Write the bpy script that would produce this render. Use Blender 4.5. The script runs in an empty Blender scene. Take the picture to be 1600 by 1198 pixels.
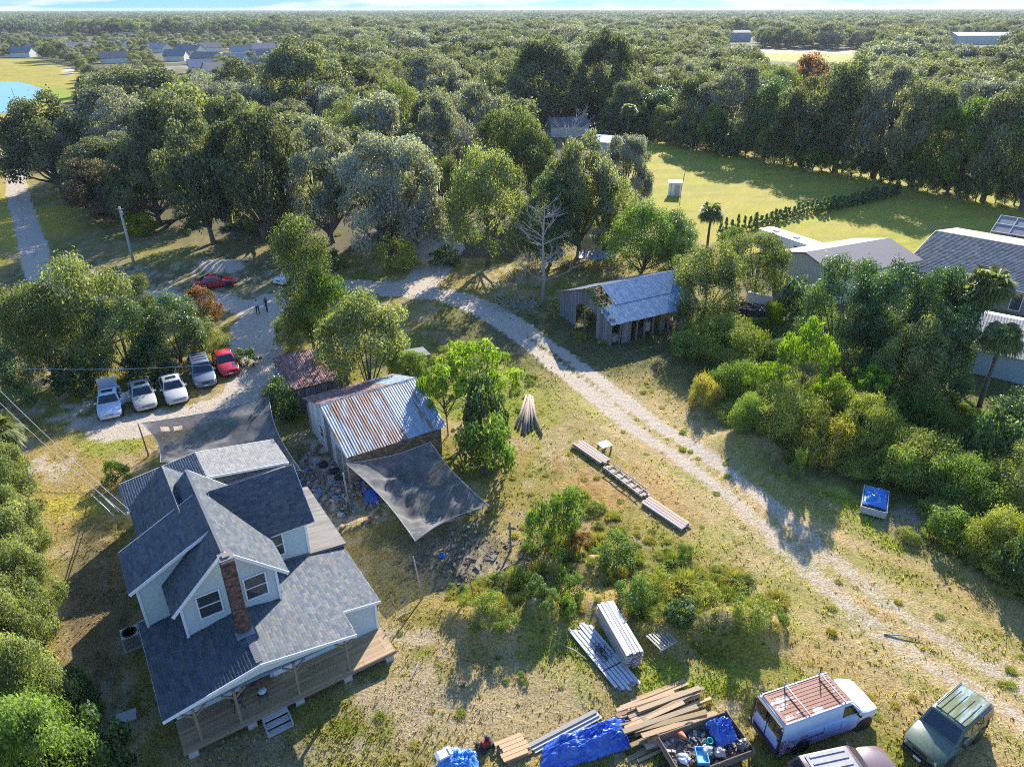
import bpy, bmesh, math, random
import numpy as np
from mathutils import Vector, Matrix, Euler
random.seed(7); rng = np.random.default_rng(7)
scene = bpy.context.scene
R = math.radians
# ------------------------------------------------------------------ camera, world, sun, exposure
CAM_H, PITCH, ROLL, FPX = 29.0, R(27.8), R(0.10), 1110.0
cam_data = bpy.data.cameras.new('camera'); cam = bpy.data.objects.new('camera', cam_data)
scene.collection.objects.link(cam); scene.camera = cam
cam.location = (0, 0, CAM_H)
cam_data.sensor_width = 36.0; cam_data.lens = 36.0*FPX/1600.0
cam_data.clip_start = 0.5; cam_data.clip_end = 20000
cam.matrix_world = Matrix.Translation((0, 0, CAM_H)) @ Matrix.Rotation(R(90)-PITCH, 4, 'X') @ Matrix.Rotation(-ROLL, 4, 'Z')

SUN_AZ, SUN_EL = R(17), R(26)          # azimuth from +Y towards +X
world = bpy.data.worlds.new('World'); scene.world = world; world.use_nodes = True
wn = world.node_tree.nodes; wl = world.node_tree.links
for n in list(wn): wn.remove(n)
wo = wn.new('ShaderNodeOutputWorld'); bg = wn.new('ShaderNodeBackground'); sky = wn.new('ShaderNodeTexSky')
sky.sky_type = 'NISHITA'; sky.sun_disc = False; sky.sun_elevation = SUN_EL; sky.sun_rotation = SUN_AZ
sky.altitude = 50; sky.air_density = 1.0; sky.dust_density = 0.6; sky.ozone_density = 2.0
SKY_STRENGTH = 0.12
bg.inputs['Strength'].default_value = SKY_STRENGTH
tc = wn.new('ShaderNodeTexCoord'); sep = wn.new('ShaderNodeSeparateXYZ'); wl.new(tc.outputs['Generated'], sep.inputs[0])
mp = wn.new('ShaderNodeMapping'); mp.inputs['Scale'].default_value = (3.2, 3.2, 22); mp.inputs['Location'].default_value = (0.35, 0.0, 0.0)
wl.new(tc.outputs['Generated'], mp.inputs['Vector'])
cn = wn.new('ShaderNodeTexNoise'); cn.inputs['Scale'].default_value = 1.6; cn.inputs['Detail'].default_value = 7; cn.inputs['Roughness'].default_value = .55
wl.new(mp.outputs[0], cn.inputs['Vector'])
cr = wn.new('ShaderNodeValToRGB'); cr.color_ramp.elements[0].position = .48; cr.color_ramp.elements[1].position = .57
wl.new(cn.outputs['Fac'], cr.inputs[0])
fade = wn.new('ShaderNodeMapRange'); fade.inputs[1].default_value = 0.0; fade.inputs[2].default_value = 0.6; fade.inputs[3].default_value = 1; fade.inputs[4].default_value = 0.0
wl.new(sep.outputs['Z'], fade.inputs[0])
cm = wn.new('ShaderNodeMath'); cm.operation = 'MULTIPLY'; wl.new(cr.outputs[0], cm.inputs[0]); wl.new(fade.outputs[0], cm.inputs[1])
tint = wn.new('ShaderNodeMixRGB'); tint.blend_type = 'MULTIPLY'; tint.inputs[0].default_value = 1.0; tint.inputs[2].default_value = (.62, .86, 1.22, 1)
wl.new(sky.outputs[0], tint.inputs[1])
lowf = wn.new('ShaderNodeMapRange'); lowf.inputs[1].default_value = 0.02; lowf.inputs[2].default_value = 0.30; lowf.inputs[3].default_value = .92; lowf.inputs[4].default_value = 0.0; wl.new(sep.outputs['Z'], lowf.inputs[0])
low = wn.new('ShaderNodeMixRGB'); low.inputs[2].default_value = (1.15, 2.6, 4.6, 1); wl.new(lowf.outputs[0], low.inputs[0]); wl.new(tint.outputs[0], low.inputs[1])
cmix = wn.new('ShaderNodeMixRGB'); cmix.inputs[2].default_value = (3.4, 3.7, 4.1, 1)
wl.new(cm.outputs[0], cmix.inputs[0]); wl.new(low.outputs[0], cmix.inputs[1])
wl.new(cmix.outputs[0], bg.inputs['Color']); wl.new(bg.outputs[0], wo.inputs['Surface'])

sun_data = bpy.data.lights.new('sun', 'SUN'); sun = bpy.data.objects.new('sun', sun_data); scene.collection.objects.link(sun)
sun_data.energy = 5.0; sun_data.angle = R(0.5); sun_data.color = (1.0, 0.93, 0.82)
sd = Vector((math.sin(SUN_AZ)*math.cos(SUN_EL), math.cos(SUN_AZ)*math.cos(SUN_EL), math.sin(SUN_EL)))
sun.rotation_euler = sd.to_track_quat('Z', 'Y').to_euler(); sun.location = (60, 120, 90)
vs = scene.view_settings; vs.view_transform = 'Standard'; vs.look = 'None'; vs.exposure = 1.2; vs.gamma = 1; vs.use_curve_mapping = False
scene.cycles.filter_width = 1.0; scene.cycles.use_denoising = False; scene.cycles.max_bounces = 5; scene.cycles.diffuse_bounces = 2; scene.cycles.glossy_bounces = 2; scene.cycles.transmission_bounces = 2
scene.cycles.transparent_max_bounces = 4; scene.cycles.volume_bounces = 0

# ------------------------------------------------------------------ surveying helpers (photo pixel -> place on the ground)
cP, sP, cR_, sR_ = math.cos(PITCH), math.sin(PITCH), math.cos(ROLL), math.sin(ROLL)
def G(u, v, z=0.0):
    a = (u-800)/FPX; b = (v-599)/FPX
    a, b = a*cR_+b*sR_, b*cR_+a*sR_
    d = (a, cP-b*sP, -sP-b*cP); t = (z-CAM_H)/d[2]
    return Vector((d[0]*t, d[1]*t, z))
def depth_at(x, y, z=0.0): return y*cP+(CAM_H-z)*sP
def W(x, y, z=0.0):
    dep = y*cP+(CAM_H-z)*sP; dn = -y*sP+(CAM_H-z)*cP
    a = x/dep; b = dn/dep
    return 800+FPX*(a-b*sR_), 599+FPX*(b-a*sR_)
def z_for(x, y, v):
    "height at which a point over (x,y) is seen at picture row v"
    k = (v-599)/FPX
    zz = (y*sP + k*y*cP)/(cP-k*sP)
    return CAM_H-zz
def smooth(a, b, x):
    t = np.clip((x-a)/(b-a), 0, 1); return t*t*(3-2*t)
# value noise (numpy)
_perm = rng.random((256, 256))
def vnoise(x, y):
    xi = np.floor(x).astype(int); yi = np.floor(y).astype(int); fx = x-xi; fy = y-yi
    fx = fx*fx*(3-2*fx); fy = fy*fy*(3-2*fy)
    g = lambda i, j: _perm[i & 255, j & 255]
    return (g(xi, yi)*(1-fx)+g(xi+1, yi)*fx)*(1-fy)+(g(xi, yi+1)*(1-fx)+g(xi+1, yi+1)*fx)*fy
def fbm(x, y, o=4):
    s = 0; a = .5; f = 1
    for i in range(o): s = s+a*vnoise(x*f+17*i, y*f+31*i); a *= .5; f *= 2.03
    return s/(1-.5**o)
MOUNDS = []   # x, y, rx, ry, rot, h
def add_mound(u, v, rx, ry, rot, h):
    p = G(u, v); MOUNDS.append((p.x, p.y, rx, ry, rot, h))
add_mound(800, 985, 2.6, 1.3, .2, 0.93); add_mound(735, 965, 1.6, 1.0, -.1, 0.74); add_mound(845, 958, .9, .9, 0, 0.93)
add_mound(1050, 985, 2.6, 1.1, .1, 0.68); add_mound(1160, 985, 2.0, 1.4, .1, 1.24); add_mound(960, 950, 1.8, 1.2, 0, 0.62)
add_mound(1200, 690, 3.6, 2.2, .2, 1.05); add_mound(1340, 700, 3.2, 2.2, 0, 0.93); add_mound(1120, 545, 4, 3, 0, 0.99); add_mound(930, 890, 1.6, 1.1, 0, 0.50)
add_mound(348, 416, 3.4, 1.6, .05, 0.70)
def hgt(x, y):
    x = np.asarray(x, float); y = np.asarray(y, float)
    h = np.zeros_like(x)
    for (mx, my, rx, ry, rot, hh) in MOUNDS:
        dx = x-mx; dy = y-my; c_, s_ = math.cos(rot), math.sin(rot)
        q = ((dx*c_+dy*s_)/rx)**2+((-dx*s_+dy*c_)/ry)**2
        h = h+hh*np.exp(-q*q*.7-q*.3)*(.8+.4*vnoise(x*1.3, y*1.3))*(q < 9)
    return h
def gz(x, y): return float(hgt(np.array([x]), np.array([y]))[0])

# ------------------------------------------------------------------ object helpers
def link(o): scene.collection.objects.link(o); return o
def tag(o, label=None, cat=None, group=None, kind=None):
    if label: o['label'] = label
    if cat: o['category'] = cat
    if group: o['group'] = group
    if kind: o['kind'] = kind
    return o
def thing(name, label, cat, loc=(0, 0, 0), rz=0, group=None):
    o = bpy.data.objects.new(name, None); o.location = loc; o.rotation_euler = (0, 0, rz); o.empty_display_size = .3
    link(o); return tag(o, label, cat, group)
def mobj(name, me, m=None, parent=None, loc=None, rot=None):
    o = bpy.data.objects.new(name, me)
    if m is not None and not me.materials: me.materials.append(m)
    link(o)
    if parent is not None: o.parent = parent
    if loc is not None: o.location = loc
    if rot is not None: o.rotation_euler = rot
    return o
def copy_tree(o, parent=None):
    c_ = o.copy(); link(c_); c_.parent = parent
    for k in ('label', 'group') if parent is None else ():
        if k in c_.keys() and k == 'label': del c_[k]
    for ch in list(o.children): copy_tree(ch, c_)
    return c_
class MB:
    "collects boxes, quads, tubes; builds one mesh"
    def __init__(s): s.v = []; s.f = []; s.c = []; s.cur = (1, 1, 1)
    def col(s, c_): s.cur = c_; return s
    def poly(s, pts, faces):
        n = len(s.v); s.v += [tuple(p) for p in pts]; s.f += [tuple(i+n for i in f) for f in faces]; s.c += [s.cur]*len(faces); return s
    def quad(s, *p): return s.poly(p, [tuple(range(len(p)))])
    def box(s, c_, d, rz=0, tilt=None, taper=1.0):
        hx, hy, hz = d[0]/2, d[1]/2, d[2]/2
        P = [(-hx, -hy, -hz), (hx, -hy, -hz), (hx, hy, -hz), (-hx, hy, -hz), (-hx*taper, -hy*taper, hz), (hx*taper, -hy*taper, hz), (hx*taper, hy*taper, hz), (-hx*taper, hy*taper, hz)]
        M = Matrix.Rotation(rz, 3, 'Z')
        if tilt: M = M @ Euler(tilt).to_matrix()
        C_ = Vector(c_)
        return s.poly([C_+M @ Vector(p) for p in P], [(0, 3, 2, 1), (4, 5, 6, 7), (0, 1, 5, 4), (1, 2, 6, 5), (2, 3, 7, 6), (3, 0, 4, 7)])
    def beam(s, a, b, w, h=None, up=(0, 0, 1)):
        a = Vector(a); b = Vector(b); h = h or w; d = (b-a).normalized(); u = Vector(up)
        if abs(d.dot(u)) > .98: u = Vector((1, 0, 0))
        x = d.cross(u).normalized()*w/2; y = x.cross(d).normalized()*h/2
        return s.poly([a-x-y, a+x-y, a+x+y, a-x+y, b-x-y, b+x-y, b+x+y, b-x+y], [(0, 3, 2, 1), (4, 5, 6, 7), (0, 1, 5, 4), (1, 2, 6, 5), (2, 3, 7, 6), (3, 0, 4, 7)])
    def tube(s, pts, rad, n=6, cap=True):
        pts = [Vector(p) for p in pts]
        if not hasattr(rad, '__len__'): rad = [rad]*len(pts)
        rings = []
        for i, p in enumerate(pts):
            d = (pts[min(i+1, len(pts)-1)]-pts[max(i-1, 0)]).normalized()
            u = Vector((0, 0, 1)) if abs(d.z) < .9 else Vector((1, 0, 0))
            x = d.cross(u).normalized(); y = d.cross(x)
            rings.append([p+(x*math.cos(2*math.pi*k/n)+y*math.sin(2*math.pi*k/n))*rad[i] for k in range(n)])
        V = [q for r_ in rings for q in r_]; F = []
        for i in range(len(pts)-1):
            for k in range(n): F.append((i*n+k, i*n+(k+1) % n, (i+1)*n+(k+1) % n, (i+1)*n+k))
        if cap: F.append(tuple(range(n-1, -1, -1))); F.append(tuple((len(pts)-1)*n+k for k in range(n)))
        return s.poly(V, F)
    def lathe(s, c_, prof, n=14, axis='Z'):
        V = []
        for (r_, z) in prof:
            for k in range(n):
                a = 2*math.pi*k/n; p = Vector((r_*math.cos(a), r_*math.sin(a), z))
                if axis == 'Y': p = Vector((p.x, p.z, p.y))
                if axis == 'X': p = Vector((p.z, p.x, p.y))
                V.append(Vector(c_)+p)
        F = []
        for i in range(len(prof)-1):
            for k in range(n): F.append((i*n+k, i*n+(k+1) % n, (i+1)*n+(k+1) % n, (i+1)*n+k))
        F.append(tuple(range(n-1, -1, -1))); F.append(tuple((len(prof)-1)*n+k for k in range(n)))
        return s.poly(V, F)
    def mesh(s, name, m=None, smooth_=False):
        me = bpy.data.meshes.new(name); me.from_pydata(s.v, [], s.f); 
        at = me.attributes.new('col', 'FLOAT_COLOR', 'FACE')
        at.data.foreach_set('color', np.array([(*c_[:3], 1) for c_ in s.c], np.float32).ravel())
        if m: me.materials.append(m)
        if smooth_: me.polygons.foreach_set('use_smooth', [True]*len(me.polygons))
        me.update(); return me
    def build(s, name, m, parent=None, loc=None, rot=None, smooth_=False):
        return mobj(name, s.mesh(name, m, smooth_), None, parent, loc, rot)
def np_mesh(name, V, F, m, face_attrs=None, point_attrs=None, smooth_=False):
    me = bpy.data.meshes.new(name); V = np.asarray(V, np.float32); F = np.asarray(F, np.int32); k = F.shape[1]
    me.vertices.add(len(V)); me.vertices.foreach_set('co', V.ravel())
    me.loops.add(F.size); me.loops.foreach_set('vertex_index', F.ravel())
    me.polygons.add(len(F)); me.polygons.foreach_set('loop_start', np.arange(len(F), dtype=np.int32)*k)
    try: me.polygons.foreach_set('loop_total', np.full(len(F), k, np.int32))
    except Exception: pass
    for dom, A in (('FACE', face_attrs or {}), ('POINT', point_attrs or {})):
        for n_, arr in A.items():
            arr = np.asarray(arr, np.float32)
            if arr.ndim == 2:
                if arr.shape[1] == 3: arr = np.hstack([arr, np.ones((len(arr), 1), np.float32)])
                at = me.attributes.new(n_, 'FLOAT_COLOR', dom); at.data.foreach_set('color', arr.ravel())
            else:
                at = me.attributes.new(n_, 'FLOAT', dom); at.data.foreach_set('value', arr)
    if smooth_: me.polygons.foreach_set('use_smooth', np.ones(len(F), bool))
    me.materials.append(m); me.update(calc_edges=True); me.validate(); return me

# ------------------------------------------------------------------ materials
def nm(m): m.use_nodes = True; nt = m.node_tree; return nt, nt.nodes['Principled BSDF'], nt.nodes, nt.links
def sset(b, k, v):
    if k in b.inputs: b.inputs[k].default_value = v
def mat(name, col, rough=.8, var=.25, scale=6., bump=.0, attr=False, metal=0., spec=.4, col2=None, detail=6, stretch=None, mixpos=(.42, .62), coords='Object'):
    m = bpy.data.materials.new(name); nt, b, N, L = nm(m)
    tcn = N.new('ShaderNodeTexCoord'); src = tcn.outputs[coords]
    if stretch:
        mpn = N.new('ShaderNodeMapping'); mpn.inputs['Scale'].default_value = stretch; L.new(src, mpn.inputs['Vector']); src = mpn.outputs[0]
    no = N.new('ShaderNodeTexNoise'); no.inputs['Scale'].default_value = scale; no.inputs['Detail'].default_value = detail; L.new(src, no.inputs['Vector'])
    if col2 is not None:
        rp = N.new('ShaderNodeValToRGB'); rp.color_ramp.elements[0].position = mixpos[0]; rp.color_ramp.elements[1].position = mixpos[1]
        rp.color_ramp.elements[0].color = (*col, 1); rp.color_ramp.elements[1].color = (*col2, 1); L.new(no.outputs['Fac'], rp.inputs[0]); base = rp.outputs[0]
    else:
        rgb = N.new('ShaderNodeRGB'); rgb.outputs[0].default_value = (*col, 1); base = rgb.outputs[0]
    n2 = N.new('ShaderNodeTexNoise'); n2.inputs['Scale'].default_value = scale*3.1; n2.inputs['Detail'].default_value = 5; L.new(src, n2.inputs['Vector'])
    mr = N.new('ShaderNodeMapRange'); mr.inputs[1].default_value = .25; mr.inputs[2].default_value = .75; mr.inputs[3].default_value = 1-var; mr.inputs[4].default_value = 1+var; L.new(n2.outputs['Fac'], mr.inputs[0])
    mx = N.new('ShaderNodeMixRGB'); mx.blend_type = 'MULTIPLY'; mx.inputs[0].default_value = 1; L.new(base, mx.inputs[1]); L.new(mr.outputs[0], mx.inputs[2]); out = mx.outputs[0]
    if attr:
        at = N.new('ShaderNodeAttribute'); at.attribute_name = 'col'
        m2 = N.new('ShaderNodeMixRGB'); m2.blend_type = 'MULTIPLY'; m2.inputs[0].default_value = 1; L.new(out, m2.inputs[1]); L.new(at.outputs['Color'], m2.inputs[2]); out = m2.outputs[0]
    L.new(out, b.inputs['Base Color']); b.inputs['Roughness'].default_value = rough; b.inputs['Metallic'].default_value = metal
    sset(b, 'Specular IOR Level', spec)
    if bump > 0:
        bp = N.new('ShaderNodeBump'); bp.inputs['Strength'].default_value = bump; bp.inputs['Distance'].default_value = .03; L.new(n2.outputs['Fac'], bp.inputs['Height']); L.new(bp.outputs[0], b.inputs['Normal'])
    return m
def leaf_mat(name, dark, mid, light, rough=.7, trans=.48, spec=.15):
    m = bpy.data.materials.new(name); nt, b, N, L = nm(m)
    at = N.new('ShaderNodeAttribute'); at.attribute_name = 'tint'
    oi = N.new('ShaderNodeObjectInfo')
    ad = N.new('ShaderNodeMath'); ad.operation = 'MULTIPLY_ADD'; L.new(oi.outputs['Random'], ad.inputs[0]); ad.inputs[1].default_value = .42; 
    sb = N.new('ShaderNodeMath'); sb.operation = 'SUBTRACT'; L.new(at.outputs['Fac'], sb.inputs[0]); sb.inputs[1].default_value = .21; L.new(sb.outputs[0], ad.inputs[2])
    rp = N.new('ShaderNodeValToRGB'); e = rp.color_ramp.elements; e[0].position = .0; e[0].color = (*dark, 1); e[1].position = 1.; e[1].color = (*light, 1)
    k = e.new(.5); k.color = (*mid, 1); L.new(ad.outputs[0], rp.inputs[0])
    L.new(rp.outputs[0], b.inputs['Base Color']); b.inputs['Roughness'].default_value = rough; sset(b, 'Specular IOR Level', spec)
    tr = N.new('ShaderNodeBsdfTranslucent')
    g = N.new('ShaderNodeMixRGB'); g.blend_type = 'MULTIPLY'; g.inputs[0].default_value = 1; g.inputs[2].default_value = (1.35, 1.45, .65, 1); L.new(rp.outputs[0], g.inputs[1]); L.new(g.outputs[0], tr.inputs[0])
    ms = N.new('ShaderNodeMixShader'); ms.inputs[0].default_value = trans; L.new(b.outputs[0], ms.inputs[1]); L.new(tr.outputs[0], ms.inputs[2])
    L.new(ms.outputs[0], N['Material Output'].inputs['Surface']); return m
LM = dict(
 oak=leaf_mat('oak_leaves', (.055, .07, .035), (.155, .17, .09), (.33, .33, .20)),
 grey=leaf_mat('mossy_oak_leaves', (.10, .10, .08), (.235, .24, .18), (.42, .41, .35), trans=.42),
 olive=leaf_mat('olive_leaves', (.07, .10, .03), (.19, .22, .08), (.38, .39, .17)),
 bright=leaf_mat('bright_leaves', (.07, .12, .02), (.15, .23, .05), (.30, .38, .10), trans=.42),
 lime=leaf_mat('lime_leaves', (.12, .17, .01), (.24, .30, .015), (.38, .40, .03), trans=.42),
 gloss=leaf_mat('glossy_dark_leaves', (.025, .06, .022), (.075, .13, .042), (.20, .28, .09), rough=.42, spec=.5, trans=.42),
 red=leaf_mat('reddish_leaves', (.10, .09, .03), (.24, .12, .05), (.38, .16, .09)),
 plum=leaf_mat('bronze_leaves', (.05, .035, .03), (.11, .085, .06), (.22, .17, .11)),
 far=leaf_mat('far_leaves', (.05, .07, .05), (.14, .17, .12), (.28, .30, .20), trans=.4),
 weed=leaf_mat('weed_leaves', (.11, .15, .03), (.29, .33, .06), (.50, .48, .13), trans=.35),
 straw=leaf_mat('straw_blades', (.20, .19, .04), (.38, .33, .07), (.52, .43, .14), trans=.42),
 rosette=leaf_mat('rosette_leaves', (.09, .16, .01), (.18, .28, .025), (.34, .43, .06), trans=.42),
 palm=leaf_mat('palm_fronds', (.08, .11, .03), (.17, .20, .06), (.32, .33, .13), rough=.55, spec=.3),
)
M_bark = mat('bark', (.13, .11, .09), .95, .4, 3, .4)
M_dead = mat('dead_wood', (.34, .31, .27), .9, .3, 4)
M_moss = mat('moss_strands', (.23, .23, .18), .95, .3, 4)
# ------------------------------------------------------------------ foliage meshes
def leaf_cards(C, D, size, asp=.55, tint=None, r=rng, droop=0.):
    "C centres, D normals -> diamond leaves"
    n = len(C); D = D/np.maximum(np.linalg.norm(D, axis=1, keepdims=True), 1e-6)
    a = r.normal(size=(n, 3)); a -= (a*D).sum(1, keepdims=True)*D; a /= np.maximum(np.linalg.norm(a, axis=1, keepdims=True), 1e-6)
    if droop: a[:, 2] -= droop; a /= np.linalg.norm(a, axis=1, keepdims=True)
    b = np.cross(D, a); s = (size*(.6+.8*r.random(n)))[:, None] if np.ndim(size) == 0 else size[:, None]
    V = np.stack([C-a*s*.5, C+b*s*.5*asp, C+a*s*.5, C-b*s*.5*asp], 1).reshape(-1, 3)
    F = np.arange(n*4).reshape(n, 4); return V, F, tint
def crown(seed, Rr, H, n_clump, per, leaf, m, base=.28, shape='round', moss=0, clump_r=.30, asp=.6, flat=.75, holes=.0, tipm=None, lean=0.):
    r = np.random.default_rng(seed)
    z0 = H*base; hc = (H-z0)
    # clump centres
    th = r.random(n_clump)*2*math.pi; q = r.random(n_clump)
    if shape == 'umbrella':
        rad = Rr*np.sqrt(r.random(n_clump))*.9; cz = H-(rad/Rr)**2*hc*.45-r.random(n_clump)*hc*.35-clump_r*Rr*.4
    elif shape == 'column':
        cz = z0+hc*(.08+.86*q); rad = Rr*(.35+.5*r.random(n_clump))*np.sin(np.clip((cz-z0)/hc*.8+.2, 0, 1)*math.pi)**.5
    elif shape == 'cone':
        cz = z0+hc*q**.8; rad = Rr*(1-(cz-z0)/hc)*(.5+.5*r.random(n_clump))
    else:
        u_ = (1-q*1.35); cz_ = np.clip(u_, -.35, 1.0); rr = np.sqrt(np.clip(1-cz_**2, 0, 1))
        sh = (.62+.30*r.random(n_clump)); ph = r.random()*6
        lob = 1+.16*np.sin(3*th+ph)+.10*np.sin(5*th+ph*2)
        rad = Rr*rr*sh*lob; cz = z0+hc*.34+(hc*.60)*cz_*(sh+.12)
    C0 = np.stack([rad*np.cos(th)+lean*(cz-z0), rad*np.sin(th), cz], 1)
    CR = Rr*clump_r*(.65+.7*r.random(n_clump)); ct = r.normal(.5, .13, n_clump)
    P = []; Dn = []; T = []
    cen = np.array([0, 0, z0+hc*.35])
    for i in range(n_clump):
        k = max(8, int(per*(CR[i]/(Rr*clump_r))**2)); d = r.normal(size=(k, 3)); d /= np.linalg.norm(d, axis=1, keepdims=True)
        out = C0[i]-cen; out = out/max(np.linalg.norm(out), 1e-6)
        d = d+out*.35+np.array([0, 0, .15]); d /= np.linalg.norm(d, axis=1, keepdims=True)
        rr = (1-.55*r.random(k)**1.7)*(1+.22*r.normal(size=k)*(r.random(k) < .35))
        p = C0[i]+d*CR[i]*rr[:, None]*np.array([1, 1, flat])
        P.append(p); Dn.append(d+r.normal(size=(k, 3))*.55+np.array([0, 0, .25])); T.append(ct[i]+r.normal(0, .23, k)+.12*(d[:, 2]))
    P = np.concatenate(P); Dn = np.concatenate(Dn); T = np.concatenate(T)
    P[:, 2] = np.maximum(P[:, 2], .12)
    V, F, _ = leaf_cards(P, Dn, leaf, asp, r=r)
    if moss:
        k = moss; idx = r.integers(0, len(P), k); p0 = P[idx]; keep = p0[:, 2] < z0+hc*.85; p0 = p0[keep]; k = len(p0)
        L_ = .3+.75*r.random(k); a = r.random(k)*math.pi; w = .10+.12*r.random(k); dx = np.stack([np.cos(a)*w, np.sin(a)*w, 0*a], 1)
        dn = np.stack([0*a, 0*a, -L_], 1)
        V2 = np.stack([p0-dx, p0+dx, p0+dx*.3+dn, p0-dx*.3+dn], 1).reshape(-1, 3); F2 = np.arange(k*4).reshape(k, 4)+len(V)
        V = np.vstack([V, V2]); F = np.vstack([F, F2]); T = np.concatenate([T, r.normal(1.0, .15, k)])
    me = np_mesh('crown', V, F, m, face_attrs={'tint': T})
    return me, C0
def trunk(seed, Rr, H, C0, rad, base=.28, limbs=9, m=None, lean=0.):
    r = random.Random(seed); mb = MB(); top = H*.55
    main = [(0, 0, -.2), (r.uniform(-.1, .1)*Rr*.3, r.uniform(-.1, .1)*Rr*.3, H*base*.6), (lean*H*.1+r.uniform(-.1, .1)*Rr, r.uniform(-.1, .1)*Rr, H*base*1.2), (lean*(top-H*base), 0, top)]
    mb.tube(main, [rad*1.25, rad, rad*.8, rad*.3], 7)
    idx = list(range(len(C0))); r.shuffle(idx)
    for i in idx[:limbs]:
        c_ = Vector(C0[i]); s = Vector(main[1]).lerp(Vector(main[2]), r.random()); mid = s.lerp(c_, .5)+Vector((0, 0, -.06*H+r.random()*.1*H))
        mb.tube([s, mid, c_], [rad*.5, rad*.3, rad*.1], 5, False)
    return mb.mesh('trunk', m or M_bark, True)
VAR = {}
def variant(kind, seed, Rr, H, nc, per, leaf, m, tr=.3, limbs=9, **k):
    tk = dict(base=k.get('base', .28), lean=k.get('lean', 0.))
    cme, C0 = crown(seed, Rr, H, nc, per, leaf, m, **k)
    tme = trunk(seed, Rr, H, C0, tr, limbs=limbs, **tk)
    VAR.setdefault(kind, []).append((cme, tme, Rr, H))
for i in range(4): variant('oak', 10+i, 7, 12, 72, 360, .34, LM['oak'], .45, 12, moss=120, clump_r=.22, base=.14)
for i in range(3): variant('moss_oak', 20+i, 7.5, 12.5, 80, 350, .31, LM['grey'], .5, 14, moss=450, clump_r=.19, base=.12)
for i in range(3): variant('olive', 30+i, 4.2, 8, 66, 330, .19, LM['olive'], .22, 10, clump_r=.26, base=.12)
for i in range(2): variant('tall', 40+i, 3.4, 11, 76, 300, .19, LM['olive'], .2, 10, shape='column', clump_r=.34, base=.08)
for i in range(2): variant('bright', 50+i, 4, 8, 60, 300, .20, LM['bright'], .2, 9, clump_r=.27, base=.15)
for i in range(2): variant('magnolia', 60+i, 4.5, 9.5, 70, 330, .20, LM['gloss'], .25, 8, clump_r=.26, base=.06)
variant('red', 70, 3.4, 6.5, 40, 170, .26, LM['red'], .15, 7, clump_r=.28, base=.12)
variant('plum', 72, 4.6, 8.5, 55, 190, .30, LM['plum'], .2, 8, clump_r=.27, base=.12)
for i in range(3): variant('hedge', 80+i, 2.4, 4.4, 60, 380, .115, LM['olive'], .1, 6, clump_r=.27, base=.0)
for i in range(2): variant('hedge_bright', 90+i, 2.2, 4.2, 56, 380, .115, LM['bright'], .1, 6, clump_r=.27, base=.0)
for i in range(3): variant('bush', 100+i, 1.2, 1.6, 26, 100, .15, LM['bright'], .05, 4, clump_r=.34, base=.0, asp=.45)
for i in range(2): variant('weedbush', 110+i, 1.3, 1.5, 26, 100, .15, LM['weed'], .04, 3, clump_r=.34, base=.0, asp=.35)
for i in range(3): variant('thicket', 180+i, 3.4, 2.4, 110, 200, .19, LM['weed'] if i < 2 else LM['bright'], .04, 3, clump_r=.22, base=.0, asp=.3)
variant('straw', 190, 3.0, 1.8, 70, 130, .24, LM['straw'], .03, 3, clump_r=.22, base=.0, asp=.22)
variant('dark_bush', 120, 1.6, 2.2, 34, 130, .17, LM['gloss'], .05, 5, clump_r=.3, base=.0)
variant('conifer', 130, .9, 2.6, 26, 60, .2, LM['gloss'], .06, 2, shape='cone', clump_r=.4, base=.02)
variant('limebush', 140, 3.2, 4.2, 40, 170, .24, LM['lime'], .08, 6, clump_r=.30, base=.0)
for i in range(2): variant('rosette', 150+i, 4.4, 5.6, 34, 110, .42, LM['rosette'], .1, 22, shape='umbrella', clump_r=.19, base=.35, asp=.28, flat=.45)
for i in range(3): variant('mid_far', 160+i, 6.5, 11, 36, 170, .55, LM['oak'], .4, 4, clump_r=.29, base=.15)
variant('mid_far_pale', 170, 6, 11.5, 36, 170, .52, LM['grey'], .35, 4, clump_r=.29, base=.15)
variant('mid_far_bright', 172, 5.5, 10, 34, 170, .5, LM['olive'], .35, 4, clump_r=.29, base=.12)

def blade_clump(seed, Rr, H, n, w, m):
    r = np.random.default_rng(seed); a = r.random(n)*6.283; q = Rr*np.sqrt(r.random(n))*.8; o = np.stack([q*np.cos(a), q*np.sin(a), 0*a], 1)
    b_ = a+r.normal(0, .9, n); lean = r.uniform(.15, .75, n); L_ = H*r.uniform(.45, 1.05, n)*(1-.35*q/Rr); d = np.stack([np.cos(b_)*lean, np.sin(b_)*lean, np.ones(n)], 1)
    mid = o+d*(L_*.6)[:, None]; tip = o+d*(L_)[:, None]*np.array([1.35, 1.35, .92]); s_ = np.stack([-np.sin(b_), np.cos(b_), 0*b_], 1)*w
    V = np.stack([o-s_, mid-s_*.8, tip, mid+s_*.8, o+s_], 1).reshape(-1, 3); F = np.arange(n*5).reshape(n, 5)
    me = np_mesh('foliage', V, F, m, face_attrs={'tint': r.normal(.5, .2, n)}); st = MB().tube([(0, 0, -.1), (0, 0, .2)], .02, 4).mesh('stem', M_bark); return me, st, Rr, H
VAR['reeds'] = [blade_clump(300+i, 1.3, 1.5, 420, .035, LM['weed'] if i < 2 else LM['straw']) for i in range(3)]
VAR['drygrass'] = [blade_clump(310+i, 1.0, .9, 420, .03, LM['straw'] if i else LM['weed']) for i in range(2)]
def stem_list(kind): return VAR[kind]
_cnt = {}
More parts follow.
